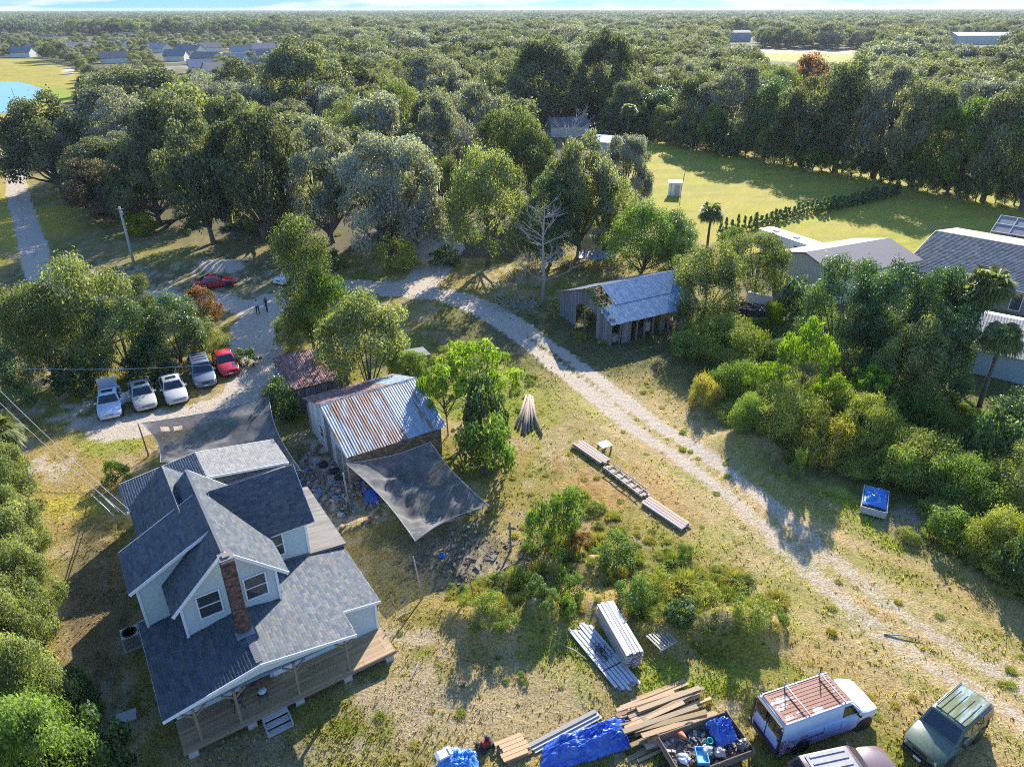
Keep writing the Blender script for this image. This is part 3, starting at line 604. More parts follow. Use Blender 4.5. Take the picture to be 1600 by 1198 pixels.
def v3(*a): return Vector(a)
class Frame:
    "local frame of a building: origin + yaw; q() turns a photo pixel at local height z into local x, y"
    def __init__(s, o, ang): s.o = Vector((o[0], o[1])); s.a = ang; s.e1 = Vector((math.cos(ang), math.sin(ang))); s.e2 = Vector((-math.sin(ang), math.cos(ang)))
    def q(s, u, v, z):
        g = Vector(G(u, v, z)[:2])-s.o; return g.dot(s.e1), g.dot(s.e2)
def shingles(name, parent, P0, ex, ey, Lx, Ly, pal=None, cw=.33, ch=.145, seed=0, th=.14, trim=True, slab=True):
    "P0 eave corner, ex along the eave, ey up the slope"
    ex = Vector(ex).normalized(); ey = Vector(ey).normalized(); n = ex.cross(ey).normalized()
    if n.z < 0: n = -n
    r = np.random.default_rng(seed+int(Lx*100)); pal = pal or [(.072, .09, .11), (.082, .10, .125), (.098, .11, .125), (.118, .122, .12), (.058, .077, .10), (.095, .10, .102)]
    P = Vector(P0)
    mb = MB(); a = P-n*th; A = [a, a+ex*Lx, a+ex*Lx+ey*Ly, a+ey*Ly]; B_ = [q+n*(th-.004) for q in A]
    mb.poly(A+B_, [(0, 3, 2, 1), (4, 5, 6, 7), (0, 1, 5, 4), (1, 2, 6, 5), (2, 3, 7, 6), (3, 0, 4, 7)])
    ro = mb.build(name, M_trim, parent)
    Vs = []; Fs = []; Cs = []; rows = int(math.ceil(Ly/ch))
    exn, eyn, nn, Pn = map(np.array, (ex, ey, n, P))
    for j in range(rows):
        y0 = j*ch; y1 = min(Ly, y0+ch+.01); x = -r.random()*cw
        while x < Lx:
            w = cw*(.55+.75*r.random()); xa = max(0, x+.004); xb = min(Lx, x+w-.004); x += w
            if xb-xa < .03: continue
            up = .012+.008*r.random(); y0j = y0-r.random()*.012
            pa = Pn+exn*xa+eyn*y0j; pb = Pn+exn*xb+eyn*y0j; pc = Pn+exn*xb+eyn*y1; pd = Pn+exn*xa+eyn*y1
            k = len(Vs); Vs += [pa+nn*up, pb+nn*up, pc+nn*.002, pd+nn*.002, pa-nn*.002, pb-nn*.002]; Fs += [(k, k+1, k+2, k+3), (k+4, k+5, k+1, k)]
            c_ = np.array(pal[r.integers(len(pal))])*(.85+.3*r.random()); Cs += [c_, c_*.8]
    me = np_mesh('shingles', np.array(Vs), np.array(Fs), M_shingle, face_attrs={'col': np.array(Cs)}); so = mobj('shingles', me, None, ro); so['kind'] = 'stuff'
    if trim:
        f = MB(); bb = P-n*(th*.5+.03)-ey*.012
        f.beam(bb-ex*.02, bb+ex*(Lx+.02), .03, th+.02, up=n)
        for q in (0, Lx): f.beam(P+ex*(q+(.017 if q else -.017))-n*(th*.5-.006), P+ex*(q+(.017 if q else -.017))+ey*Ly-n*(th*.5-.006), .03, th+.02, up=n)
        f.build('fascia', M_trim, ro)
    return ro
def siding(name, parent, org, right, xr, z0, z1, m=None, ch=.17, out=None):
    "lap boards; xr(z)->(x0,x1)"
    right = Vector(right).normalized(); out = Vector(out) if out is not None else Vector((right.y, -right.x, 0)); mb = MB(); z = z0
    while z < z1-.01:
        zt = min(z+ch, z1); a0, a1 = xr(z); b0, b1 = xr(zt)
        if a1-a0 > .02:
            if b1-b0 < 0: b0 = b1 = (b0+b1)/2
            o = Vector(org)
            mb.poly([o+right*a0+v3(0, 0, z)+out*.04, o+right*a1+v3(0, 0, z)+out*.04, o+right*b1+v3(0, 0, zt)+out*.006, o+right*b0+v3(0, 0, zt)+out*.006, o+right*a0+v3(0, 0, z)+out*.002, o+right*a1+v3(0, 0, z)+out*.002], [(0, 1, 2, 3), (4, 5, 1, 0)])
        z = zt
    o_ = mb.build(name, m or M_siding, parent); return o_
def window(parent, c_, right, w, h, out, depth=.07, split=True, m=None, nx=1):
    right = Vector(right).normalized(); out = Vector(out).normalized(); c_ = Vector(c_); up = v3(0, 0, 1); t = .07
    mb = MB()
    for s in (-1, 1): mb.beam(c_+right*s*(w/2)-up*(h/2+t/2)+out*depth/2, c_+right*s*(w/2)+up*(h/2+t/2)+out*depth/2, t, depth, up=out)
    for s in (-1, 1): mb.beam(c_-right*(w/2-.03)+up*s*h/2+out*depth/2, c_+right*(w/2-.03)+up*s*h/2+out*depth/2, depth, t, up=up)
    if split: mb.beam(c_-right*(w/2-.03)+out*.035, c_+right*(w/2-.03)+out*.035, .05, .05, up=up)
    for k in range(1, nx): mb.beam(c_+right*(k/nx-.5)*w-up*(h/2-.03)+out*.034, c_+right*(k/nx-.5)*w+up*(h/2-.03)+out*.034, .04, .04, up=out)
    wo_ = mb.build('window', m or M_trim, parent)
    for s in ((-1, 1) if split else (0,)):
        hh = h/2 if split else h; cc = c_+up*s*h/4+out*.028; q = [cc-right*w/2-up*hh/2, cc+right*w/2-up*hh/2, cc+right*w/2+up*hh/2, cc-right*w/2+up*hh/2]
        MB().quad(*q).build('pane', M_glass, wo_)
    return wo_
def bricks(name, parent, org, right, out, wfun, z0, z1, bw=.2, bh=.065, mj=.012, cols=None, m=None, thick=.05, kind='stuff'):
    right = Vector(right).normalized(); out = Vector(out).normalized(); mb = MB(); r = random.Random(int(z1*97)+len(name)); z = z0; j = 0; cols = cols or [(1, 1, 1), (.7, .65, .7), (1.35, 1.15, 1.05), (.5, .5, .55), (1.1, 1.5, 1.6)]
    while z < z1-bh:
        x0, x1 = wfun(z); x = x0-(bw/2 if j % 2 else 0)
        while x < x1-.02:
            a = max(x, x0); b_ = min(x+bw-mj, x1)
            if b_-a > .03:
                mb.col(r.choice(cols)); p = r.uniform(0, .008); o = Vector(org)+v3(0, 0, z)
                A = [o+right*a, o+right*b_, o+right*b_+v3(0, 0, bh), o+right*a+v3(0, 0, bh)]; B2 = [q+out*(thick*.3+p) for q in A]; mb.poly(A+B2, [(4, 5, 6, 7), (0, 1, 5, 4), (1, 2, 6, 5), (2, 3, 7, 6), (3, 0, 4, 7)])
            x += bw
        z += bh+mj; j += 1
    o_ = mb.build(name, m or M_brick, parent); o_['kind'] = kind; return o_
def tin_sheet(parent, P0, ex, ey, w, L_, m, rib=.12, amp=.018, name='roof_sheet', lift=0., steps=2):
    ex = Vector(ex).normalized(); ey = Vector(ey).normalized(); n = ex.cross(ey).normalized()
    if n.z < 0: n = -n
    k = max(2, int(w/rib))*2+1; V_ = []; P = Vector(P0)+n*lift
    for j in range(steps):
        for i in range(k):
            V_.append(tuple(P+ex*(w*i/(k-1))+ey*(L_*j/(steps-1))+n*(amp if i % 2 else 0)))
    F_ = [(j*k+i, j*k+i+1, (j+1)*k+i+1, (j+1)*k+i) for j in range(steps-1) for i in range(k-1)]
    me = bpy.data.meshes.new(name); me.from_pydata([tuple(Vector(v_)) for v_ in V_]+[tuple(Vector(v_)-n*.006) for v_ in V_], [], F_+[tuple(x+len(V_) for x in reversed(f)) for f in F_]); me.materials.append(m); me.update()
    return mobj(name, me, None, parent)

# ------------------------------------------------------------------ the main house
ang = math.atan2(.55, .835); HF = Frame((-14.04, 19.45), ang)
house = thing('farmhouse', 'two-storey pale green farmhouse with steep dark shingle gables, brick chimney and front porch', 'house', (-14.04, 19.45, 0), ang)
X1 = v3(1, 0, 0); Y1 = v3(0, 1, 0)
core = MB()
core.box((4.95, 7.8, 1.3), (9.6, 11.0, 2.2)); core.box((3.65, 7.8, 3.6), (4.1, 6.9, 3.0)); core.box((1.9, 7.65, 3.6), (3.5, 2.6, 3.4)); core.box((6.0, 9.3, 3.6), (4.5, 4.2, 2.8)); core.box((2.76, 11.3, 3.4), (3.4, 3.9, 3.2)); core.box((5.3, 18.1, 1.35), (8.6, 2.9, 2.7)); core.box((6.5, 14.8, 1.3), (5, 3.8, 2.5))
core.build('wall', M_siding, house)
def gable_x(ac, hw_, zb, ze, slope): return lambda z: (ac-hw_, ac+hw_) if z <= ze else (ac-hw_+(z-ze)/slope, ac+hw_-(z-ze)/slope)
# front upper gable (A)
siding('siding', house, (0, 4.25, 0), X1, gable_x(3.68, 2.17, 3, 5.35, .96), 2.6, 7.4, out=(0, -1, 0))
for s, lb in ((-1, None), (1, None)):
    MB().box((3.68+s*2.17, 4.20, 4.05), (.12, .12, 2.5)).build('corner_board', M_trim, house)
siding('siding', house, (5.85, 0, 0), Y1, lambda z: (4.25, 7.1), 2.6, 5.2, out=(1, 0, 0)); siding('siding', house, (1.51, 0, 0), Y1, lambda z: (4.25, 6.25), 2.8, 5.2, out=(-1, 0, 0))
window(house, (2.72, 4.22, 4.55), X1, 1.02, 1.32, (0, -1, 0)); window(house, (4.85, 4.22, 4.55), X1, 1.02, 1.32, (0, -1, 0))
zA = lambda a: 7.5-.96*abs(a-3.74)
for s in (-1, 1):
    eave = 3.74+s*2.66; shingles('roof_slope', house, (eave, 3.82, zA(eave)), (0, 1, 0), (-s, 0, .96), 7.63, 2.66*math.sqrt(1+.96**2), seed=3+s)
M_ridge = mat('ridge_shingle', (.13, .14, .155), .85, .3, 9)
MB().box((3.74, 7.6, 7.515), (.14, 7.66, .03)).build('ridge_cap', M_ridge, house)
# left shed-roofed bay (C)
siding('siding', house, (0, 6.25, 0), X1, lambda z: (.07, 3.3), 2.5, 5.3, out=(0, -1, 0)); siding('siding', house, (0, 6.25, 0), X1, lambda z: (.07+max(0, (z-5.42)/.5), 3.3), 5.3, 6.9, out=(0, -1, 0))
siding('siding', house, (.07, 0, 0), Y1, lambda z: (6.25, 9.0), .4, 5.4, out=(-1, 0, 0)); MB().box((.05, 6.22, 2.9), (.12, .12, 5.1)).build('corner_board', M_trim, house)
shingles('roof_slope', house, (-.28, 5.85, 5.4), (0, 1, 0), (1, 0, .5), 3.35, 3.9*1.118, seed=11)
# rear offset gable (D)
zD = lambda a: 7.0-.96*abs(a-2.76)
for s in (-1, 1):
    e_ = 2.76+s*2.09; shingles('roof_slope', house, (e_, 8.6, zD(e_)), (0, 1, 0), (-s, 0, .96), 4.9, 2.09*1.386, seed=15+s, trim=False)
# right cross gable (B)
zB = lambda b_: 7.15-.845*abs(b_-9.35)
for s in (-1, 1):
    e_ = 9.35+s*2.55; shingles('roof_slope', house, (4.3, e_, zB(e_)), (1, 0, 0), (0, -s, .845), 4.42, 2.55*1.309, seed=21+s)
siding('siding', house, (0, 7.15, 0), X1, lambda z: (5.85, 8.27), 2.5, 5.15, out=(0, -1, 0)); siding('siding', house, (8.27, 0, 0), Y1, gable_x(9.35, 2.2, 3, 5.1, .845), 2.5, 6.95, out=(1, 0, 0))
MB().box((8.27, 7.13, 3.8), (.12, .12, 2.7)).build('corner_board', M_trim, house); window(house, (6.55, 7.12, 4.1), X1, .95, 1.35, (0, -1, 0))
# lower gable roof over ground floor and porch
zL = lambda a: 3.55-.18*abs(a-3.8)
shingles('roof_slope', house, (-.35, .4, zL(-.35)), (0, 1, 0), (1, 0, .18), 6.4, 4.15*1.016, seed=31, cw=.34)
shingles('roof_slope', house, (8.2, .4, zL(8.2)), (0, 1, 0), (-1, 0, .18), 6.7, 4.4*1.016, seed=32, cw=.34)
shingles('roof_slope', house, (10.15, 2.1, zL(10.15)), (0, 1, 0), (-1, 0, .18), 5.0, 1.95*1.016, seed=33, cw=.34)
mb = MB()
for a in np.arange(.6, 6.9, .14): mb.col((1, 1, 1)).box((3.8, a, 3.565), (.28, .125, .02), tilt=(0, 0, 0))
mb.build('ridge_cap', M_ridge, house)
tri = MB(); tri.poly([(-.3, .47, 2.62), (3.8, .47, 2.95), (8.15, .47, 2.62), (8.15, .47, zL(8.15)-.05), (3.8, .47, 3.5), (-.3, .47, zL(-.3)-.05), (-.3, .55, 2.62), (3.8, .55, 2.95), (8.15, .55, 2.62)], [(0, 1, 4, 5), (1, 2, 3, 4), (0, 6, 7, 1), (1, 7, 8, 2)]); tri.build('gable_board', M_siding, house)
MB().quad((-.3, .55, 2.6), (-.3, 2.2, 2.6), (8.1, 2.2, 2.6), (8.1, .55, 2.6)).build('porch_ceiling', M_siding, house)
# ground floor front
siding('siding', house, (0, 2.2, 0), X1, lambda z: (.1, 9.85), .6, 2.5, out=(0, -1, 0)); siding('siding', house, (9.85, 0, 0), Y1, lambda z: (2.2, 13.2), .35, 2.45, out=(1, 0, 0)); siding('siding', house, (.1, 0, 0), Y1, lambda z: (2.2, 6.25), .35, 2.6, out=(-1, 0, 0))
siding('siding', house, (9.85, 0, 0), Y1, lambda z: (16.6, 19.5), .2, 2.7, out=(1, 0, 0)); siding('siding', house, (0, 16.62, 0), X1, lambda z: (.8, 9.85), .2, 2.75, out=(0, -1, 0))
MB().box((9.87, 2.17, 1.45), (.12, .12, 1.9)).build('corner_board', M_trim, house)
window(house, (6.35, 2.17, 1.75), X1, 1.3, .9, (0, -1, 0), split=False); window(house, (1.6, 2.17, 1.6), X1, 1.0, 1.2, (0, -1, 0))
dr = MB(); dr.box((4.95, 2.14, 1.55), (.92, .05, 1.95)); do = dr.build('door', M_trim, house); MB().quad((4.72, 2.11, 1.5), (5.18, 2.11, 1.5), (5.18, 2.11, 2.2), (4.72, 2.11, 2.2)).build('pane', M_glass, do)
# chimney and fireplace bricks
ch = MB(); ch.box((3.72, 2.82, 5.6), (.55, .5, 4.6)); cho = ch.build('chimney', M_mortar, house)
bricks('bricks', cho, (3.72-.275, 2.57, 0), X1, (0, -1, 0), lambda z: (0, .55), 3.4, 7.85, bw=.19); bricks('bricks', cho, (3.72+.275, 2.57, 0), Y1, (1, 0, 0), lambda z: (0, .5), 3.4, 7.85, bw=.19); bricks('bricks', cho, (3.72-.275, 3.07, 0), -Y1, (-1, 0, 0), lambda z: (0, .5), 3.4, 7.85, bw=.19)
cp = MB(); cp.box((3.72, 2.82, 7.92), (.62, .57, .07)); cp.box((3.72, 2.82, 7.99), (.30, .26, .08)); cp.build('chimney_cap', mat('sooty_cap', (.22, .20, .18), .9, .4, 8), cho)
MB().box((3.72, 2.5, 3.6), (.8, .5, .03), tilt=(0, 0, 0)).build('flashing', mat('flashing_metal', (.45, .5, .55), .35, .1, 3, metal=.6), cho)
bricks('fireplace_bricks', house, (2.95, 2.16, 0), X1, (0, -1, 0), lambda z: (0, 1.35), .62, 2.5)
# rolled low roof at the right rear, annex
mb = MB(); mb.poly([(5.9, 7.0, 3.12), (10.3, 7.0, 2.62), (10.3, 13.4, 2.62), (5.9, 13.4, 3.12), (5.9, 7.0, 2.98), (10.3, 7.0, 2.46), (10.3, 13.4, 2.46), (5.9, 13.4, 2.98)], [(0, 1, 2, 3), (7, 6, 5, 4), (0, 4, 5, 1), (1, 5, 6, 2), (2, 6, 7, 3), (3, 7, 4, 0)]); mb.build('rolled_roof', M_roll, house)
MB().poly([(3.5, 13.42, 2.9), (9.8, 13.42, 2.8), (9.8, 16.4, 2.8), (3.5, 16.4, 2.9), (3.5, 13.42, 2.8), (9.8, 13.42, 2.7), (9.8, 16.4, 2.7), (3.5, 16.4, 2.8)], [(0, 1, 2, 3), (0, 4, 5, 1), (1, 5, 6, 2), (3, 7, 4, 0)]).build('rolled_roof', M_roll, house)
palL = [(.15, .16, .165), (.18, .18, .185), (.20, .20, .19), (.165, .17, .18)]
shingles('roof_slope', house, (.5, 16.35, 2.9), (0, 1, 0), (1, 0, .15), 3.3, 4.65*1.01, seed=41, pal=palL, cw=.3); shingles('roof_slope', house, (10.1, 16.35, 2.85), (0, 1, 0), (-1, 0, .15), 3.3, 5.0*1.01, seed=42, pal=palL, cw=.3)
# porch deck, posts, piers, steps
dz = .62; r_ = random.Random(5); dd = MB(); y = .35
while y < 2.14:
    x = 0
    while x < 10:
        L_ = min(r_.choice([3.6, 4.8, 2.4]), 10-x); k = r_.uniform(.75, 1.25); dd.col((k, k*r_.uniform(.9, 1.02), k*r_.uniform(.8, 1.))); dd.box((x+L_/2, y+.066, dz-.019), (L_-.012, .132, .038)); x += L_
    y += .138
o = dd.build('deck_boards', M_deck, house); o['kind'] = 'stuff'
MB().box((5.0, 1.25, dz-.13), (9.96, 1.8, .16)).build('deck_frame', M_wood, house); MB().box((5.0, .325, dz-.11), (10.04, .045, .2)).build('rim_board', M_wood, house); MB().box((10.025, 1.25, dz-.11), (.045, 1.8, .2)).build('rim_board', M_wood, house)
for (u, v) in [(301, 1112), (376, 1128), (468, 1086), (548, 1052)]:
    a, b_ = HF.q(u, v, dz); a = max(.15, min(8.2, a)); p = MB(); p.box((a, .52, 1.64), (.12, .12, 2.04)); po = p.build('porch_post', M_wood, house)
    for s in (-1, 1): MB().beam((a+s*.06, .52, 2.2), (a+s*.5, .52, 2.6), .07, .09).build('brace', M_wood, po)
for a in (.35, 2.9, 5.1, 7.5, 9.7): MB().box((a, .55, .2), (.42, .4, .56), taper=.95).build('pier', M_conc, house)
st = MB()
for k in range(3): st.box((3.9, .18-.3*k, .42-.17*k), (1.15, .3, .06))
st.box((3.34, -.1, .22), (.05, .9, .4)); st.box((4.46, -.1, .22), (.05, .9, .4)); st.build('steps', M_conc, house)
# things on the porch
def on_house(a, b_): p = HF.o+HF.e1*a+HF.e2*b_; return p.x, p.y
x_, y_ = on_house(2.6, 1.2); g = thing('kettle_grill', 'dark round kettle grill on the porch boards by the brick fireplace', 'grill', (x_, y_, dz)); m_ = mat('black_enamel', (.03, .05, .045), .35, .1, 5); MB().lathe((0, 0, .75), [(.02, -.22), (.2, -.16), (.29, 0), (.29, .02), (.2, .16), (.03, .2)], 16).build('bowl', m_, g, smooth_=True)
for k in range(3): MB().beam((.1*math.cos(k*2.1), .1*math.sin(k*2.1), .6), (.3*math.cos(k*2.1), .3*math.sin(k*2.1), 0), .03).build('leg', m_, g)
x_, y_ = on_house(3.7, 1.15); g = thing('covered_stool', 'small dark stool with a pale cloth bundle on the porch', 'stool', (x_, y_, dz), .4); mb = MB(); [mb.beam((sx*.18, sy*.18, 0), (sx*.16, sy*.16, .42), .04) for sx in (-1, 1) for sy in (-1, 1)]; mb.build('stool_frame', m_, g)['kind'] = 'stuff'; MB().box((0, 0, .45), (.44, .44, .06)).build('seat', m_, g); MB().lathe((0, 0, .48), [(.2, 0), (.22, .06), (.12, .14), (.02, .17)], 9).build('cloth', mat('pale_cloth', (.5, .52, .6), .9, .2, 4), g, smooth_=True)
# air conditioner beside the house
p = G(207, 1006); ac = thing('air_conditioner', 'square beige air conditioner standing on its pad at the left wall of the farmhouse', 'air conditioner', (p.x, p.y, 0), ang); m_ = mat('ac_casing', (.40, .39, .35), .6, .1, 4)
mb = MB(); mb.box((0, 0, .48), (.8, .8, .8)); mb.build('casing', m_, ac); MB().box((0, 0, .04), (.95, .95, .1)).build('pad', M_conc, ac); mb = MB(); [mb.lathe((0, 0, .885), [(q, 0), (q+.012, 0), (q+.012, .012), (q, .012)], 20) for q in (.1, .19, .28, .35)]; mb.build('fan_guard', M_dark, ac); mb = MB(); [mb.box((0, 0, .882), (.5, .1, .01), rz=k*1.05) for k in range(3)]; mb.build('fan', M_trim, ac)
mb = MB()
for k in range(9):
    for (cx, cy, rr) in ((0, -.405, 0), (0, .405, 0), (-.405, 0, 1.5708), (.405, 0, 1.5708)): mb.box((cx, cy, .15+.08*k), (.7, .012, .025), rz=rr)
mb.build('louvres', M_dark, ac)
p = G(196, 1121); o = MB().box((0, 0, .06), (.85, .6, .12)).build('concrete_pad', M_conc, None, p, (0, 0, .45)); tag(o, 'small bare concrete slab on the sandy patch left of the porch', 'slab')

# ------------------------------------------------------------------ shade cloths on posts
def cloth(name, label, corners, sag, m, n=26, folds=0., seed=1, hole=None):
    A, B_, C2, D = [Vector(c_) for c_ in corners]; V_ = []; r = np.random.default_rng(seed)
    for j in range(n+1):
        for i in range(n+1):
            s = i/n; t = j/n; e = .07; s2 = s; 
            # catenary edges pull inwards
            p = A*(1-s)*(1-t)+B_*s*(1-t)+C2*s*t+D*(1-s)*t; ce = (A+B_+C2+D)/4
            pull = .10*(4*s*(1-s)*(abs(2*t-1)**3)+4*t*(1-t)*(abs(2*s-1)**3)); p = p.lerp(ce, pull)
            z = -sag*(4*s*(1-s))*(4*t*(1-t))**.7; f = folds*(float(vnoise(np.array([s*5+t*3+seed]), np.array([t*9-s*4]))[0])-.5)+folds*.5*math.sin(9*t+5*s+seed)*math.sin(math.pi*s)
            V_.append((p.x, p.y, p.z+z+f*(1-(2*s-1)**6)*(1-(2*t-1)**6)))
    F_ = [(j*(n+1)+i, j*(n+1)+i+1, (j+1)*(n+1)+i+1, (j+1)*(n+1)+i) for j in range(n) for i in range(n)]
    if hole: F_ = [f for k, f in enumerate(F_) if (k % n, k//n) not in hole]
    me = bpy.data.meshes.new(name); me.from_pydata(V_, [], F_); me.materials.append(m); me.polygons.foreach_set('use_smooth', [True]*len(F_)); me.update()
    t_ = thing(name, label, 'shade cloth', (0, 0, 0)); mobj('fabric', me, None, t_); V_ = [Vector(q) for q in V_]
    ed = MB()
    for idx in ([i for i in range(n+1)], [n*(n+1)+i for i in range(n+1)], [j*(n+1) for j in range(n+1)], [j*(n+1)+n for j in range(n+1)]): ed.tube([V_[i] for i in idx], .025, 4, False)
    ed.build('edge_rope', mat('pale_rope', (.45, .43, .38), .9, .1, 4), t_); return t_
def post(u, v, h, label, lean=(0, 0), rad=.06, m=None, name='wooden_post', cat='post'):
    p = G(u, v); o = MB().tube([(0, 0, -.15), (lean[0]*.5, lean[1]*.5, h*.5), (lean[0], lean[1], h)], [rad, rad*.95, rad*.8], 7).build(name, m or M_wood, None, (p.x, p.y, gz(p.x, p.y)), smooth_=True); tag(o, label, cat); return o
def top_of(u, v, z): return G(u, v, z)
c1 = [G(250, 722, 2.2), G(470, 735, 1.9), G(420, 620, 2.6), G(221, 661, 2.7)]
cloth('shade_cloth', 'large dark grey shade cloth sagging between posts behind the farmhouse, with two holes', c1, .75, M_cloth, 30, .38, 3, hole={(3, 25), (4, 25), (3, 26), (4, 26), (6, 25), (7, 25), (6, 26), (7, 26)})
c2 = [G(648, 845, 2.0), G(764, 790, 2.2), G(672, 690, 2.5), G(540, 724, 2.4)]
nt_, b__, N_, L_n = nm(M_cloth); tp_ = N_.new('ShaderNodeBsdfTransparent'); ms_ = N_.new('ShaderNodeMixShader'); ms_.inputs[0].default_value = .22; L_n.new(b__.outputs[0], ms_.inputs[1]); L_n.new(tp_.outputs[0], ms_.inputs[2]); L_n.new(ms_.outputs[0], N_['Material Output'].inputs['Surface'])
cloth('shade_cloth', 'sunlit grey shade cloth stretched from the brick shed wall down to leaning poles', c2, 1.0, M_cloth, 36, .55, 7)
post(232, 712, 2.75, 'wooden post holding the far left corner of the large dark shade cloth', (-.1, 0)); post(420, 668, 2.6, 'dark post at the right rear corner of the large shade cloth'); post(482, 718, 2.3, 'thin dark post on the white gravel between the farmhouse and the shed', (-.2, .1)); post(545, 785, 2.4, 'pale leaning post at the shed corner of the sunlit shade cloth', (-.15, 0), m=M_dead)
post(660, 935, 2.6, 'pale crooked pole propping the lowest corner of the sunlit shade cloth', (-.45, .5), .045, M_dead); post(797, 860, 2.1, 'short crooked wooden post standing alone past the shade cloth', (-.05, .1), .07); post(733, 880, .5, 'broken stub of a post on the debris ground', (0, 0), .07); post(740, 940, 1.7, 'thin dark stake between the mound and the debris', (-.3, .3), .04); post(765, 800, 2.2, 'slim pole at the right corner of the sunlit shade cloth', (0, 0), .04)

# ------------------------------------------------------------------ old shed with long tin roof
a2 = R(32.5); SF = Frame((-11.2, 39.75), a2); shed = thing('tin_roofed_shed', 'old brick and white board shed with a long rust-streaked tin roof', 'shed', (-11.2, 39.75, 0), a2)
Lr = 7.6; RB, BB, ZR, ZF, ZB_ = 4.6, 9.0, 4.35, 2.5, 2.7
mb = MB(); mb.box((3.8, .45, 1.15), (7.1, .12, 2.3)); mb.box((7.35, 4.6, 1.2), (.12, 8.4, 2.4)); mb.box((3.8, 8.7, 1.2), (7.1, .12, 2.4)); mb.build('wall', M_mortar, shed)
bricks('brick', shed, (.3, .385, 0), X1, (0, -1, 0), lambda z: (0, 7.1), 0, 2.3, bw=.3, bh=.13, mj=.02, cols=[(1, 1, 1), (1.2, 1.3, 1.2), (.8, .9, .9), (1.5, 1.7, 1.7)], m=mat('old_brick', (.22, .15, .11), .9, .4, 4, attr=True))
wm = mat('white_board_paint', (.60, .63, .60), .75, .2, 3, .1, attr=True)
for k in range(22):   # end wall boards
    y = .6+k*.37; zt = (ZF+(ZR-ZF)*y/RB if y < RB else ZR-(ZR-ZB_)*(y-RB)/(BB-RB))-.18; kk_ = random.uniform(.75, 1.1); MB().col((kk_, kk_, kk_)).box((.33, y, zt/2), (.05, .35, zt)).build('wall_board', wm if k not in (1, 2, 9, 10, 11) else M_grey_wood, shed)
window(shed, (.28, 5.6, 1.5), -Y1, .9, 1.1, (-1, 0, 0)); MB().box((.27, 2.2, 1.0), (.04, .9, 1.9)).build('door', M_grey_wood, shed)
sl = math.hypot(RB+.2, ZR-ZF); n_ = 10
mats_f = [M_light_rust, M_rusty_tin, M_rusty_tin, M_rusty_tin, M_rusty_tin, M_rusty_tin, M_tin, M_tin, M_light_rust, M_tin]
for k in range(n_):
    w = Lr/n_; j = random.uniform(-.03, .03); tin_sheet(shed, (k*w, -.2+j, ZF), (1, 0, 0), (0, RB+.2, ZR-ZF), w*1.04, sl, mats_f[k], .19, .022, lift=.006*(k % 2)+.003*k/n_)
for k in range(n_):
    w = Lr/n_; tin_sheet(shed, (k*w, BB+.2, ZB_), (1, 0, 0), (0, -(BB+.2-RB), ZR-ZB_), w*1.04, math.hypot(BB+.2-RB, ZR-ZB_), M_rust if k < 7 else M_tin, .19, .022, lift=.006*(k % 2))
MB().poly([(-.05, RB-.18, ZR-.05), (Lr+.05, RB-.18, ZR-.05), (Lr+.05, RB, ZR+.05), (-.05, RB, ZR+.05), (Lr+.05, RB+.18, ZR-.05), (-.05, RB+.18, ZR-.05)], [(0, 1, 2, 3), (3, 2, 4, 5)]).build('ridge_cap', M_light_rust, shed)
mb = MB()
for x_ in (.35, 2.6, 5.0, 7.3): mb.beam((x_, -.1, ZF-.06), (x_, RB, ZR-.06), .05, .1); mb.beam((x_, RB, ZR-.06), (x_, BB+.1, ZB_-.06), .05, .1)
mb.build('rafters', M_wood, shed)
# rusty shed
a3 = R(30); p = G(452, 610, 2.2); rs = thing('rusty_shed', 'small vine-grown shed with a deep rust-red corrugated roof', 'shed', (p.x, p.y, 0), a3)
for k in range(7): tin_sheet(rs, (k*.72, 0, 2.15), (1, 0, 0), (0, 5.3, .75), .75, 5.35, M_rust, .18, .03, lift=.007*(k % 2))
for (x_, y_, z_) in ((.15, .2, 2.1), (4.8, .2, 2.1), (.15, 5.1, 2.75), (4.8, 5.1, 2.75)): MB().box((x_, y_, z_/2), (.12, .12, z_)).build('corner_post', M_wood, rs)
for k in range(13): MB().col((random.uniform(.6, 1.1),)*3).box((.12, .4+k*.36, 1.1), (.04, .33, 2.1)).build('wall_board', M_grey_wood if k % 3 else wm, rs)
for k in range(10): MB().col((random.uniform(.5, .9),)*3).box((.5+k*.46, .15, 1.0), (.42, .04, 2.0)).build('wall_board', M_grey_wood, rs)
# little post shelter
p = G(655, 585); sh = thing('post_shelter', 'tiny open shelter with a flat board roof on one post behind the tin-roofed shed', 'shelter', (p.x, p.y, 0), .5); MB().box((0, 0, 1.1), (.12, .12, 2.2)).build('post', M_wood, sh)
for k in range(5): MB().col((random.uniform(.7, 1.2),)*3).box((-.1, -.8+k*.36, 2.25), (1.9, .34, .05), tilt=(.05, .06, 0)).build('roof_board', M_grey_wood, sh)
MB().box((-1.0, .6, 1.05), (.1, .1, 2.1)).build('post', M_wood, sh)

